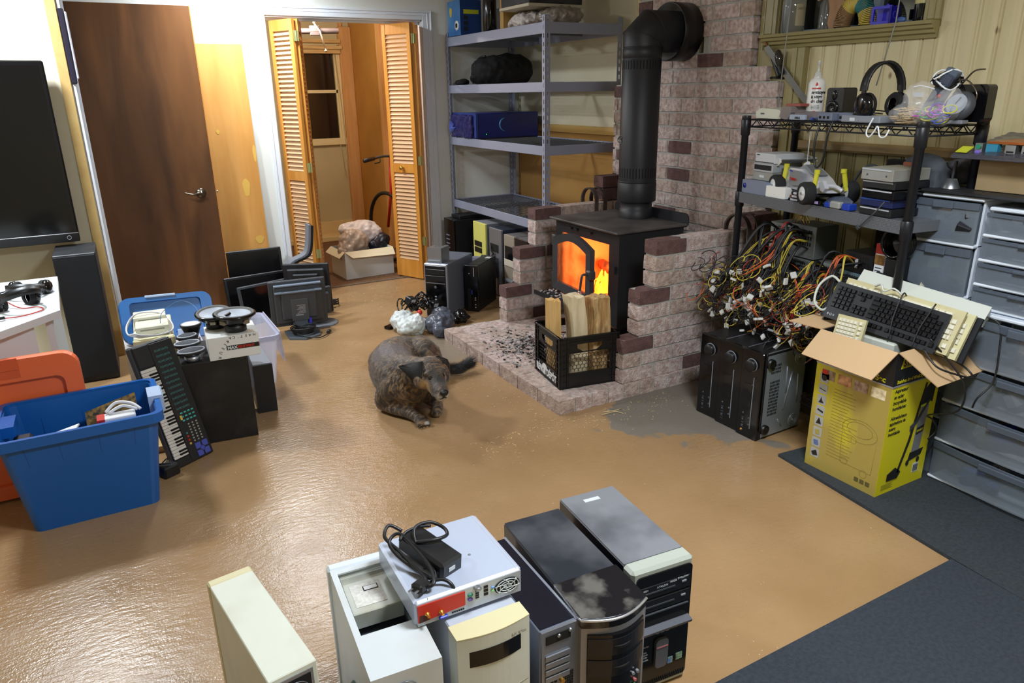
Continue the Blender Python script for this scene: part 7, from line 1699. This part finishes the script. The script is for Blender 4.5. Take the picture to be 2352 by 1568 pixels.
rr_ = [('black hi-fi receiver standing on end, leftmost, nearest the brick wall', 2.372, 2.405, .128, .405, .33), ('black hi-fi receiver standing on end, second from the brick wall', 2.365, 2.272, .135, .41, .30)]
for k, a in enumerate(rr_): receiver(*a, k)
t = receiver('black hi-fi receiver standing on end, rightmost, its silver base plate turned outwards', 2.358, 2.132, .115, .415, .29, 2)
b = MB(); b.box(.1155, .03, .012, .1175, .285, .40); part('base_plate', b, M('bottom_plate_steel', (150, 158, 168), .35, .5, bump=.05), t, 'silver ribbed base plate')
FT = M('foot_black', (14, 14, 16), .4)
for z in (.05, .365): part('foot', MB().lathe([(.023, 0), (.022, .016), (.014, .017), (.001, .013)], (.1155, .045, z), (1, 0, 0), 20), FT, t)
for z in (.05, .36):
    b = MB()
    for q in (.030, .022, .014): b.tube([(.118, .24+q*math.cos(a), z+q*math.sin(a)) for a in [i*PI/12 for i in range(24)]], .0028, 6, closed=True)
    b.lathe([(.008, 0), (.005, .004)], (.1175, .24, z), (1, 0, 0), 12); part('stamped_ring', b, MC['bottom_plate_steel'], t)
b = MB()
for y0, z0, y1, z1 in ((.16, .33, .17, .20), (.20, .30, .16, .12), (.24, .28, .25, .14), (.13, .08, .16, .04)): b.tube([(.118, y0, z0), (.118, y1, z1)], .0035, 6)
part('stamped_rib', b, MC['bottom_plate_steel'], t)
b = MB(); ports(b, 0, 0, 1, 1, 1, 1)
b = MB()
for i in range(7):
    for j in range(16):
        if not (10 < j < 13): b.box(.1174, .058+i*.009, .11+j*.0155, .1179, .064+i*.009, .121+j*.0155)
part('vent_slots', b, HOLE, t)
# feet of the other units hidden between; small round jack
part('jack', MB().lathe([(.006, 0), (.006, .003), (.003, .003)], (.03, 0, .03), (0, -1, 0), 12), GOLD, t)
# ============================================================ window sill trinkets
ZS = 1.7565
GLS = bpy.data.materials.new('clear_glass'); GLS.use_nodes = True; bs = GLS.node_tree.nodes['Principled BSDF']; bs.inputs['Base Color'].default_value = (.9, .94, .96, 1); bs.inputs['Roughness'].default_value = .04; bs.inputs['Transmission Weight'].default_value = .9; bs.inputs['IOR'].default_value = 1.45
t = thing('glass_bottle', 'large clear glass bottle with a tan label on the window sill', 'bottle', (3.180, 2.755, ZS), .3)
part('bottle', MB().lathe([(.05, 0), (.056, .01), (.056, .15), (.05, .18), (.035, .20), (.016, .215), (.016, .26)], seg=28), GLS, t)
b = MB(); P = [(.0572*math.cos(a), .0572*math.sin(a)) for a in [math.radians(q) for q in range(215, 285, 7)]]
b.add([(x, y, z) for z in (.03, .13) for x, y in P], [(i, i+1, len(P)+i+1, len(P)+i) for i in range(len(P)-1)]); part('label', b, M('tan_label', (176, 166, 136), .6), t)
text('print', 'HASTI', .014, M('label_print', (120, 112, 92), .6), t, (-.046, -.042, .105), (PI/2, 0, -.75), ext=.0002)
t = thing('glass_bottle', 'dark empty glass bottle behind the wooden board on the window sill', 'bottle', (3.230, 2.595, ZS)); part('bottle', MB().lathe([(.035, 0), (.038, .01), (.036, .12), (.018, .16), (.014, .2)], seg=24), GLS, t)
t = part('wooden_board', MB().prism([(2.648, 1.905), (2.638, 2.1), (2.499, 2.1), (2.484, 1.95), (2.475, 1.86), (2.499, 1.80), (2.523, ZS+.001), (2.547, ZS+.001), (2.561, 1.79), (2.556, 1.85), (2.568, 1.888), (2.595, 1.905), (2.624, 1.892)], 3.195, 3.208, 'x'), wood_mat('carved_wood', (150, 108, 70), (170, 128, 88), 5, (5, 5, 1), .5, .03)); tag(t, 'curved brown wooden board with a narrow foot standing on the window sill', 'board')
b = MB()
n_c = 46
for k in range(n_c):
    q = k/(n_c-1); a = PI*(1-q); cy, cz = 2.405-.068*math.cos(a), ZS+.004+.10*math.sin(a)
    r0 = .036; tn = Vector((0, math.sin(a), math.cos(a)*-1)) if False else Vector((0, math.cos(a-PI/2)*1, math.sin(a-PI/2)*1))
    ax = Vector((0, .068*math.sin(a), .10*math.cos(a))).normalized(); u = Vector((1, 0, 0)); w_ = ax.cross(u)
    c_ = Vector((3.190, cy, max(cz, ZS+.01)))
    col = 0 if q < .3 else (1 if q < .62 else (2 if q < .8 else 1))
    b.tube([c_+u*(r0*math.cos(p_))+w_*(r0*math.sin(p_)) for p_ in [i*PI/9 for i in range(18)]], .0026, 5, col, closed=True)
zmin_ = min(v.z for v in b.v); b.v = [Vector((v.x, v.y, v.z if v.z > ZS+.001 else ZS+.001+(v.z-zmin_)*.02)) for v in b.v]
tag(part('spring_toy', b, [M('spring_tan', (150, 116, 80), .4), M('spring_yellow', (208, 186, 90), .4), M('spring_teal', (60, 128, 130), .4)]), 'yellow and teal plastic coil spring toy arched on the window sill', 'toy')
t = thing('cube_ornament', 'bright blue open cube ornament on the window sill', 'ornament', (3.160, 2.235, ZS), .12)
BX = M('ultramarine', (44, 36, 190), .35); b = MB()
for x in (-.03, .026):
    for z in (0, .062): b.box(x, -.045, z, x+.012, .045, z+.012)
    for y in (-.045, .035): b.box(x, y, .012, x+.012, y+.010, .062)
b.box(.02, -.045, .0, .03, .045, .07); b.box(-.03, -.045, 0, .03, -.035, .07)
part('cube', b, BX, t); part('knob', MB().ell((0, -.01, .078), (.007, .007, .007)), BX, t); part('swirl', MB().tube([(-.0+.014*math.cos(a), -.0462, .036+.014*math.sin(a)) for a in [i*PI/10 for i in range(20)]], .001, 4, closed=True), M('swirl_blue', (110, 110, 220), .4), t)
tag(part('blue_bead', MB().ell((3.170, 2.158, ZS+.0135), (.012, .022, .013)), M('bead_blue', (80, 110, 170), .3)), 'small blue bead ornament right of the blue cube on the sill', 'ornament')
t = thing('beer_bottle', 'dark bottle with gold label at the right end of the window sill', 'bottle', (3.190, 2.08, ZS), 0); part('bottle', MB().lathe([(.03, 0), (.033, .006), (.033, .075), (.032, .14), (.015, .2), (.013, .26)], seg=24), BLKG, t); part('label', MB().lathe([(.0338, .07), (.0338, .13), (.029, .155)], seg=24, cap=False), M('gold_label', (170, 160, 100), .4, col2=(200, 190, 130), scale=20), t)
for k, P in enumerate(([(3.08, 2.69, 1.92), (2.98, 2.62, 1.40)], [(3.06, 2.10, 2.0), (3.05, 2.10, 1.75), (3.05, 2.15, 1.5)])):
    tag(part('blind_cord', MB().tube([(P[0][0], P[0][1], 2.39)]+P, .0028, 6), M('grey_cord', (150, 148, 144), .6)), ('pale cord hanging from above the chimney side to the modem on the rack' if k == 0 else 'grey cord hanging in front of the window down behind the headphones'), 'cord')
# tools hanging beside the chimney
t = thing('soldering_gun', 'dark green soldering iron standing on the chimney shoulder beside the pine wall', 'tool', (3.13, 2.765, 1.54))
part('handle', MB().tube([(0, -.005, .012), (0, .02, .055), (0, .06, .12), (0, .085, .155)], lambda q: .017-.008*q, 10, smooth=4), M('dark_green_grip', (34, 44, 44), .35), t); part('tip', MB().tube([(0, .085, .155), (0, .115, .185), (0, .15, .20)], .005, 6, smooth=4), M('copper_tip', (140, 90, 60), .4, .6), t); part('stand', MB().tube([(0, -.03, .002), (0, .04, .008), (0, .07, .004)], .005, 6), BLK, t)
t = thing('light_bulb', 'small dark bulb lamp fixed beside the chimney', 'light bulb', (3.10, 2.74, 1.60)); part('bulb', MB().lathe([(.010, 0), (.018, .02), (.02, .05), (.012, .075), (.001, .083)], (0, 0, .0), (0, .25, 1), 16), M('smoked_glass', (50, 46, 44), .1), t); part('socket', MB().cyl((0, 0, .0), (.0, -.02, -.035), .014, seg=12), BLK, t); part('bracket', MB().box(.0, -.03, -.04, .075, -.015, -.03), BLK, t); part('filament', MB().ell((-.012, .008, .03), (.006, .008, .006)), GOLD, t)
t = part('steel_strip', MB().slab((3.11, 2.86, 1.69), (3.11, 2.83, 1.705), (3.11, 2.53, 1.425), (3.11, 2.56, 1.41), .004), M('grey_steel_strip', (110, 108, 104), .4, .5)); tag(t, 'grey steel strip fixed diagonally below the left end of the window sill', 'steel strip')
# ============================================================ drawer units
FR = M('drawer_frame_white', (214, 222, 232), .4)
TR = bpy.data.materials.new('frosted_drawer'); TR.use_nodes = True; bs = TR.node_tree.nodes['Principled BSDF']; bs.inputs['Base Color'].default_value = (.20, .24, .29, 1); bs.inputs['Roughness'].default_value = .22; bs.inputs['Alpha'].default_value = .48
BAND = M('drawer_band', (92, 102, 116), .3, alpha=.7)
r = random.Random(51)
def drawer_unit(label, x, y0, y1, rows, dep, bulge=0):
    """y0 > y1: left and right ends seen from the room; front faces -x"""
    t = thing('drawer_unit', label, 'drawers', (x, y0, 0), (0, 0, -PI/2)); W = y0-y1
    b = MB(); b.box(0, .03, rows[0]-.0, .008, dep, rows[-1]); b.box(W-.008, .03, rows[0], W, dep, rows[-1]); b.box(.008, dep-.008, rows[0], W-.008, dep, rows[-1]); b.box(.0, .012, rows[-1]-.0, W, dep, rows[-1]+.014, 0, .004)
    for z in rows[:-1]: b.box(0, -.004, z, W, dep-.01, z+.012, 0, .004)
    part('frame', b, FR, t)
    for z0, z1 in zip(rows[:-1], rows[1:]):
        z0 += .014; z1 -= .004; b = MB(); n = 10
        fr = [(W*(.01+.98*i/n), -bulge*math.sin(PI*i/n)) for i in range(n+1)]
        b.prism(fr+[(x_, y_+.004) for x_, y_ in fr[::-1]], z0, z1, 'z'); b.box(.012, .004, z0, .016, dep-.05, z1-.01); b.box(W-.016, .004, z0, W-.012, dep-.05, z1-.01)
        o = part('drawer', b, TR, t)
        hb = (z1-z0)*.16
        part('handle_band', MB().prism([(x_, y_-.006) for x_, y_ in fr]+[(x_, y_) for x_, y_ in fr[::-1]], z1-hb, z1, 'z'), BAND, o)
        part('pull', MB().box(W*.3, -.014-bulge, z1-hb*1.15, W*.62, -.004-bulge, z1-hb*.1, 0, .003), BAND, o)
        b = MB(); mats = [M('contents_'+str(q), c) for q, c in enumerate(((64, 70, 82), (150, 150, 146), (40, 70, 150), (120, 96, 70), (30, 32, 38), (90, 120, 80)))]
        for q in range(int(9+W*16)):
            s_ = r.uniform(.02, .055)*min(1, (z1-z0)/.12); b.M = Matrix.Translation((r.uniform(.05, W-.05), r.uniform(.03, .10), z0+r.uniform(.0, (z1-z0)*.6)+s_*.6)) @ Euler((r.uniform(-.6, .6), r.uniform(-.6, .6), r.uniform(0, 3))).to_matrix().to_4x4(); b.box(-s_*.8, -s_*.5, -s_*.5, s_*.8, s_*.5, s_*.5, r.choice((0, 0, 0, 1, 2, 3, 4, 4, 5)), .003)
        b.M = Matrix.Identity(4); oo = part('contents', b, mats, o); oo['kind'] = 'stuff'
    return t
drawer_unit('tall narrow clear drawer tower, left end, with two deep drawers showing at its top', 2.735, 1.685, 1.445, (.0, .25, .50, .735, .93, 1.098), .38, .006)
drawer_unit('clear plastic unit of four shallow drawers on top of the wide drawer unit', 2.74, 1.425, .98, (.718, .80, .89, .98, 1.072), .38, .01)
drawer_unit('wide clear drawer unit of four drawers on the black mat, bottom right', 2.70, 1.435, .78, (.015, .178, .345, .51, .70), .42, .03)
BBG = bpy.data.materials.new('antistatic_bag'); BBG.use_nodes = True; bs = BBG.node_tree.nodes['Principled BSDF']; bs.inputs['Base Color'].default_value = (.10, .10, .12, 1); bs.inputs['Roughness'].default_value = .15; bs.inputs['Alpha'].default_value = .72; bs.inputs['Metallic'].default_value = .3
tag(part('dark_board', MB().box(2.735, 1.16, 1.114, 3.1, 1.68, 1.126, 0, .004), BLKD), 'dark dusty board lying on top of the drawer units', 'board')
t = thing('cardboard_box', 'plain brown cardboard box on the dark board above the drawers', 'box', (2.835, 1.16, 1.1275)); part('box', MB().box(0, 0, 0, .30, .375, .118, 0, .002), M('box_kraft', (150, 128, 92), .8), t)
t = thing('motherboard', 'circuit board with coloured ports in an antistatic bag on the cardboard box', 'circuit board', (2.80, 1.10, 1.252))
part('board', MB().box(0, 0, 0, .26, .46, .004), M('copper_board', (130, 80, 44), .4), t); part('port_bank', MB().box(-.006, .36, .004, .02, .40, .045), M('port_teal', (50, 130, 160), .4), t)
for y, mt in ((.425, GRN), ):
    part('ps2_port', MB().cyl((-.006, y, .034), (-.012, y, .034), .009, seg=12), mt, t); part('ps2_port', MB().cyl((-.006, y, .014), (-.012, y, .014), .009, seg=12), PUR, t); part('ps2_block', MB().box(-.006, y-.013, .004, .02, y+.013, .046), STEEL, t)
for y in (.30, .245): b = MB(); part('usb_stack', MB().box(-.006, y, .004, .02, y+.035, .044).box(-.0075, y+.006, .008, -.0055, y+.029, .014, 1).box(-.0075, y+.006, .018, -.0055, y+.029, .024, 1), [STEEL, HOLE], t)
part('audio_block', MB().box(-.006, .17, .004, .02, .23, .05), STEEL, t)
for i in range(2):
    for j, mt in enumerate((M('jack_pink'), M('jack_lime2', (120, 200, 120), .4), M('jack_blue2', (90, 130, 220), .4))): part('audio_jack', MB().cyl((-.006, .185+i*.028, .012+j*.014), (-.010, .185+i*.028, .012+j*.014), .0045, seg=10), mt, t)
part('copper_heatsink', MB().box(.0, .1, .046, .2, .40, .054), M('copper', (190, 110, 60), .35, .8), t)
o = remesh(part('antistatic_bag', MB().slab((2.76, 1.60, 1.262), (2.765, 1.0, 1.252), (3.10, 1.0, 1.315), (3.08, 1.58, 1.325), .012).slab((2.745, 1.60, 1.249), (2.745, 1.0, 1.249), (2.79, 1.0, 1.262), (2.80, 1.60, 1.275), .010), BBG), .006, .012, .05, 2); o.location.z += .0; tag(o, 'dusty dark antistatic bag draped over the circuit board', 'bag')
part('yellow_sticker', MB().slab((2.757, 1.585, 1.268), (2.757, 1.545, 1.268), (2.80, 1.545, 1.285), (2.80, 1.585, 1.285), .003), M('lime_sticker', (196, 200, 50), .5), o)
t = thing('desk_lamp', 'lamp with silver cone base and black stem standing left of the cardboard box', 'lamp', (2.82, 1.615, 1.1275)); part('base', MB().lathe([(.032, 0), (.03, .004), (.017, .035), (.001, .036)], seg=24), STEEL, t); part('stem', MB().cyl((0, 0, .03), (.01, 0, .10), .006), BLK, t)
t = remesh(part('fabric_pouch', MB().ell((2.93, 1.64, 1.175), (.04, .05, .046), 16).ell((2.93, 1.65, 1.20), (.045, .055, .03), 16), M('grey_fabric', (62, 60, 62), .9)), .006, .01, .03); tag(t, 'small dark grey fabric pouch behind the lamp on the drawer units', 'pouch')
# ============================================================ yellow carton of keyboards
YC = M('yellow_carton_print', (214, 206, 22), .4); YT = M('tan_taped_side', (172, 152, 76), .28, col2=(204, 190, 44), scale=5, lo=.56, hi=.7, stretch=(1, 1, .4)); BKP = M('black_carton_print', (24, 24, 26), .4)
t = thing('carton', 'tall yellow vacuum cleaner carton with open flaps, stuffed with keyboards', 'box'); basis(t, (2.375, 1.437, .0135), (1, .0, 0), (.06, 1, 0))
w, d = .292, .325
b = MB(); b.box(0, 0, 0, w, .004, .452, 0); b.box(0, d-.004, 0, w, d, .452); b.box(w-.004, .004, 0, w, d-.004, .452); b.box(.004, .004, 0, w-.004, d-.004, .004); part('box', b, YC, t)
part('taped_side', MB().box(-.001, .001, 0, .003, d-.001, .452), YT, t); 
b = MB(); b.box(0, 0, .452, w, .004, .585); b.box(0, d-.004, .452, w, d, .585); b.box(0, .004, .452, .004, d-.004, .585); b.box(w-.004, .004, .452, w, d-.004, .585); part('black_top_band', b, BKP, t)
part('silver_line', MB().box(-.002, -.002, .449, w+.002, d+.002, .454).box(.004, .004, .4485, w-.004, d-.004, .4545), M('silver_tape', (170, 170, 176), .3, .4), t)
CARDI = M('kraft_inside', (196, 164, 124), .85)
for nm, q in (('left', [(0, d, .585), (0, 0, .585), (-.095, .025, .492), (-.10, d+.0, .500)]), ('near', [(0, 0, .585), (w, 0, .585), (w+.085, -.125, .492), (.055, -.125, .486)]), ('far', [(w, d, .585), (0, d, .585), (-.06, d+.11, .60), (w-.03, d+.12, .60)])):
    part('flap', MB().slab(*q, .004), CARDI, t)
# prints on the tape side (faces -x) and yellow side (faces -y)
BP1 = M('print_black', (26, 26, 24), .5)
def tx(s_, x, z, sz, mt=BP1, **k): text('print', s_, sz, mt, t, (x, -.0008, z), ext=.0002, **k)
tx('STANLEY', .035, .525, .036, M('stanley_yellow', (220, 200, 30), .4), bold=.0015, sx=.9); part('logo_panel', MB().prism([(.03, .518), (.205, .518), (.213, .558), (.038, .558)], -.0006, 0, 'y'), YC, t); text('print', 'STANLEY', .036, BP1, t, (.043, -.0012, .526), bold=.0012, sx=.88, ext=.0002)
tx('Stainless Steel Wet/Dry', .02, .462, .018, YC, bold=.0006, shear=.15, sx=.9)
text('print', 'mide/Sec', .03, YC, t, (-.0008, .14, .462), (PI/2, 0, -PI/2), ext=.0002, bold=.0008)
for k, s_ in enumerate(('Aspirateur', 'en acier', 'inoxydable', 'humide/sec')): tx(s_, .018, .425-k*.0235, .021, bold=.0004, shear=.12, sx=.85)
for k, s_ in enumerate(('Húmedo/seco', 'aspiradora de', 'acero', 'inoxidable')): tx(s_, .018, .315-k*.0215, .020, bold=.0004, shear=.12, sx=.85)
GYP = M('print_grey_metal', (150, 152, 158), .35, .4)
part('picture_tank', MB().prism([(.185, .13), (.235, .14), (.25, .34), (.20, .335)], -.0016, -.0004, 'y'), GYP, t, 'printed picture of a steel vacuum tank')
part('picture_lid', MB().prism([(.19, .335), (.265, .34), (.27, .40), (.235, .425), (.205, .40)], -.0022, -.0004, 'y'), BP1, t); part('picture_yellow_ring', MB().prism([(.195, .330), (.257, .336), (.258, .345), (.195, .340)], -.0026, -.0004, 'y'), M('ring_lime', (200, 214, 30), .4), t)
part('picture_base', MB().prism([(.172, .105), (.25, .118), (.262, .145), (.18, .142)], -.0022, -.0004, 'y'), BP1, t)
for x in (.172, .238): part('picture_wheel', MB().prism([(x+.009*math.cos(a), .10+.012*math.sin(a)) for a in [i*PI/6 for i in range(12)]], -.0026, -.0004, 'y'), BP1, t)
part('picture_tube', MB().prism([(.205, .43), (.213, .43), (.165, .2), (.120, .075), (.110, .075), (.152, .2)], -.003, -.0004, 'y'), BP1, t); part('picture_hose', MB().prism([(.152, .24), (.185, .265), (.25, .35), (.243, .36), (.18, .28), (.15, .262)], -.0034, -.0004, 'y'), M('hose_print', (60, 62, 66), .4), t)
part('picture_head', MB().prism([(.055, .052), (.118, .05), (.135, .075), (.10, .10), (.055, .08)], -.003, -.0004, 'y'), BP1, t); part('picture_badge', MB().prism([(.195, .215), (.237, .222), (.238, .25), (.196, .243)], -.003, -.0004, 'y'), BP1, t); text('print', 'STANLEY', .012, YC, t, (.196, -.0034, .226), (PI/2, -.1, 0), ext=.0002, bold=.0004, sx=.78)
part('barcode', MB().box(.215, -.0012, .045, .25, -.0002, .085), WT, t); b = MB()
for k in range(9): b.box(.218+k*.0034, -.0016, .05, .2198+k*.0034, -.001, .078)
part('barcode_bars', b, BP1, t)
b = MB()
for k in range(5): b.box(.03, -.0008, .018+k*.005, .10-.01*(k % 2), 0, .0195+k*.005)
part('small_print', b, M('print_olive', (120, 116, 30), .5), t)
# icons column on taped side, local y runs to the back; left in the picture = larger y
IC = M('icon_panel', (170, 172, 170), .4)
for k in range(8):
    z = .375-k*.047; part('icon', MB().prism(rrect(.262, z, .302, z+.040, .004, 2), -.0018, -.0008, 'x'), IC, t)
    sh = [[(.282+.012*math.cos(a), z+.02+.012*math.sin(a)) for a in [i*PI/6 for i in range(12)]], [(.268, z+.012), (.297, z+.018), (.297, z+.021), (.268, z+.015)], [(.270, z+.008), (.295, z+.006), (.288, z+.018), (.284, z+.032), (.280, z+.018)], [(.268, z+.012), (.296, z+.02), (.294, z+.026), (.268, z+.02)], [(.280, z+.034), (.284, z+.034), (.294, z+.008), (.270, z+.01)], [(.27, z+.01), (.29, z+.008), (.295, z+.028), (.275, z+.032)], [(.27, z+.01), (.29, z+.008), (.295, z+.028), (.275, z+.032)], [(.268, z+.012), (.290, z+.006), (.298, z+.02), (.276, z+.034)]][k]
    part('icon_shape', MB().prism(sh, -.0026, -.0016, 'x'), (M('icon_tan', (170, 156, 80), .5) if k == 5 else M('icon_blue', (90, 110, 160), .5)) if k in (5, 6) else BP1, t)
for k, c_ in enumerate(((110, 84, 60), (150, 96, 50), (130, 100, 80), (190, 170, 130))):
    y1_ = .295-k*.072; part('photo_panel', MB().prism([(y1_-.058, .392), (y1_, .392), (y1_, .432), (y1_-.058, .432)], -.0018, -.0008, 'x'), M('photo_%d' % k, c_, .5, col2=tuple(min(255, q+70) for q in c_), scale=40), t)
part('red_print', MB().box(-.0026, .27, .412, -.0016, .295, .43), RED, t)
b = MB(); rr0 = random.Random(3)
for k in range(22): zz = .365-k*.0135; b.box(-.0014, .232-rr0.uniform(.07, .12), zz, -.0008, .232, zz+.0025)
part('printed_lines', b, M('print_tan', (140, 126, 50), .5), t)
b = MB()
for c_, (a_, q_) in (((.10, .24), (.055, .03)), ((.10, .235), (.075, .045)), ((.12, .19), (.012, .014)), ((.06, .07), (.014, .016)), ((.15, .09), (.016, .014))): b.tube([(-.0014, c_[0]+a_*math.cos(p_), c_[1]+q_*math.sin(p_)) for p_ in [i*PI/10 for i in range(20)]], .0007, 4, closed=True)
b.tube([(-.0014, .175, .23), (-.0014, .165, .08), (-.0014, .03, .08), (-.0014, .025, .23)], .0007, 4); part('line_drawing', b, M('print_tan'), t)
b = MB()
for k in range(3): b.prism(rrect(.028+k*.024, .028, .046+k*.024, .046, .002, 2), -.0018, -.0008, 'x')
part('care_symbols', b, M('print_dim', (96, 88, 50), .5), t)
# ---- keyboards
def keyboard(label, org, xd, yd, L, W, T_, mc, kc, name='computer_keyboard', rows=True, half=False):
    """upside down layout: numeric pad at local x = 0, function keys along y = 0"""
    t = thing(name, label, 'keyboard'); basis(t, org, xd, yd)
    b = MB(); b.prism([(0, -T_), (W, -T_*.7), (W, 0), (0, 0)], 0, L, 'x'); part('body', b, mc, t)
    if not rows: return t
    b = MB(); p = L/(23.2 if not half else 7.5); ph = W/8.4
    def key(x, y, w_=1, h_=1):
        x0, y0_, x1, y1_ = x*p+.0008, y*ph+.0008, (x+w_)*p-.0008, (y+h_)*ph-.0008
        if x1 > L-.004: return
        q = .0022; b.add([(x0, y0_, 0), (x1, y0_, 0), (x1, y1_, 0), (x0, y1_, 0), (x0+q, y0_+q, .007), (x1-q, y0_+q, .007), (x1-q, y1_-q, .007), (x0+q, y1_-q, .007)], [(4, 5, 6, 7), (0, 1, 5, 4), (1, 2, 6, 5), (2, 3, 7, 6), (3, 0, 4, 7)])
    if half:
        for r_ in range(5):
            for c_ in range(5): key(.6+c_, 2.6+r_)
        for r_ in range(4): key(6., 2.8+r_*1.3)
    else:
        for r_ in range(5):
            for c_ in range(4): key(.7+c_, 2.6+r_)
        for c_ in range(3): key(5.1+c_, 2.6); key(5.1+c_, 3.6); key(5.1+c_, 6.6)
        key(6.1, 5.6)
        for r_ in range(4):
            x = 8.6+(.0, .3, .6, .0)[r_] if r_ < 3 else 8.6
            if r_ in (0, 1, 2): key(8.6, 2.6+r_, 1.4+.25*r_); x = 10.0+.25*r_+.03
            else: key(8.6, 5.6, 2.0); x = 10.6
            while x < 21.4: key(x, 2.6+r_); x += 1
            key(x, 2.6+r_, 22.6-x)
        x = 8.6
        for w_ in (1.4, 1.2, 1.2, 5.2, 1.2, 1.2, 1.4): key(x, 6.6, w_); x += w_
        for c_ in (8.6, 9.6, 10.6, 11.6, 13.2, 14.2, 15.2, 16.2, 17.4, 18.4, 19.4, 20.4, 21.8): key(c_, 1.0)
        for c_ in (5.1, 6.1, 7.1): key(c_, 1.0)
    part('keycaps', b, kc, t)
    return t
KK = M('keyboard_charcoal', (24, 26, 32), .4); KC = M('keycap_black', (16, 17, 21), .25); BK2 = M('aged_beige', (198, 190, 150), .5, col2=(184, 174, 132), scale=6); BKC = M('keycap_cream', (220, 216, 196), .45); GRW = M('grey_white_kb', (196, 200, 190), .45)
xd = Vector((.024, -.439, -.03)); yd = Vector((.06, .0, .13)); nrm = xd.cross(yd).normalized(); O = Vector((2.435, 1.811, .632))
t = keyboard('black computer keyboard with its cord wrapped round it, in front of the other keyboards', O, xd, yd, .445, .15, .018, KK, KC)
text('media_icons', '◊ U ≡', .014, WT, t, (.012, .012, .0005), (0, 0, 0), ext=.0002)
b = MB(); b.tube([(.285, -.004, .008), (.268, .08, .012), (.262, .17, .008), (.262, .172, -.02)], .0028, 6, smooth=4); part('wrapped_cord', b, BLK, t); part('wrapped_cord', MB().tube([(.375, -.004, .01), (.372, .07, .012), (.385, .17, .008)], .0028, 6, smooth=4), BLK, t)
keyboard('aged beige keyboard directly behind the black one', O-nrm*.028+Vector((.0, -.02, .012)), xd, yd, .46, .165, .016, BK2, BKC)
keyboard('pale beige keyboard, third in the row behind the black one', O-nrm*.052+Vector((.005, -.045, .004)), xd, yd, .455, .17, .018, M('yellow_beige', (206, 200, 156), .5), BKC)
keyboard('black keyboard standing behind the two beige ones', O-nrm*.080+Vector((.005, -.075, .002)), xd, yd, .44, .17, .016, KK, KC, rows=False)
keyboard('grey white keyboard lying tilted on top of the others, its coiled cord around it', Vector((2.61, 1.775, .765)), Vector((.10, -.42, -.06)), Vector((-.05, -.02, -.03)), .46, .055, .055, GRW, BKC, rows=False)
keyboard('black keyboard on the very top of the pile, behind the grey white one', Vector((2.67, 1.78, .768)), Vector((.10, -.42, -.055)), Vector((.10, .02, .04)), .47, .10, .016, KK, KC, rows=False)
keyboard('grey white keyboard whose end sticks out low at the right of the pile', Vector((2.66, 1.45, .630)), Vector((.06, -.15, .03)), Vector((.12, .02, .07)), .17, .09, .022, GRW, BKC, rows=False)
t = keyboard('small beige keypad end standing upright between the carton flap and black keyboard', Vector((2.384, 1.725, .545)), Vector((.01, -.115, -.0)), Vector((.03, .0, .10)), .115, .125, .018, BK2, BKC, half=True)
b = MB(); P = []
for k in range(70): q = k/69; a = q*2*PI*9; c_ = Vector((2.66, 1.57, .775)).lerp(Vector((2.65, 1.52, .735)), q); P.append(c_+Vector((.012*math.cos(a), .004*math.cos(a), .014*math.sin(a))))
b.tube(P, .0035, 6); tag(part('coiled_cord', b, M('coil_grey', (170, 166, 152), .5)), 'coiled grey keyboard cord on the tilted grey white keyboard', 'cord')
b = MB(); b.tube([(2.60, 1.72, .775), (2.62, 1.68, .778), (2.64, 1.64, .775), (2.66, 1.58, .765)], .0042, 8, smooth=5); b.cyl((2.60, 1.72, .775), (2.59, 1.74, .776), .006); tag(part('keyboard_plug', b, M('coil_grey')), 'round keyboard plug and grey lead lying on the tilted keyboard', 'plug')
b = MB(); b.tube([(2.50, 1.80, .765), (2.50, 1.84, .78), (2.47, 1.87, .74), (2.44, 1.86, .68), (2.45, 1.83, .65), (2.48, 1.82, .66)], .005, 8, smooth=6); b.tube([(2.52, 1.66, .775), (2.51, 1.63, .79), (2.50, 1.61, .77), (2.51, 1.58, .785), (2.52, 1.55, .765)], .004, 6, smooth=5)
tag(part('white_cable', b, GRW), 'thick white cable looping at the left end of the keyboard pile', 'cable')
b = MB(); b.tube([(2.46, 1.40, .61), (2.45, 1.34, .565), (2.50, 1.29, .54), (2.56, 1.27, .525), (2.57, 1.31, .55), (2.50, 1.36, .60)], .0035, 6, smooth=6); b.tube([(2.47, 1.39, .65), (2.50, 1.33, .58), (2.52, 1.27, .50), (2.53, 1.28, .40), (2.54, 1.385, .34), (2.60, 1.40, .30), (2.66, 1.41, .24), (2.63, 1.42, .20)], .0035, 6, smooth=6)
b.tube([(2.66, 1.36, .72), (2.68, 1.28, .70), (2.66, 1.25, .60), (2.64, 1.24, .50), (2.60, 1.26, .44), (2.60, 1.27, .40)], .0035, 6, smooth=6)
tag(part('cord_bundle', b, BLK), 'thin black keyboard cords hanging over the near flap of the yellow carton', 'cords')
tag(part('packed_keyboards', MB().box(2.41, 1.47, .30, 2.64, 1.72, .55, 0, .01).box(2.44, 1.50, .55, 2.62, 1.66, .60, 1, .005), [BLK, GRW]), 'jumble of further black and grey keyboards down inside the yellow carton', 'keyboards', kind='stuff')
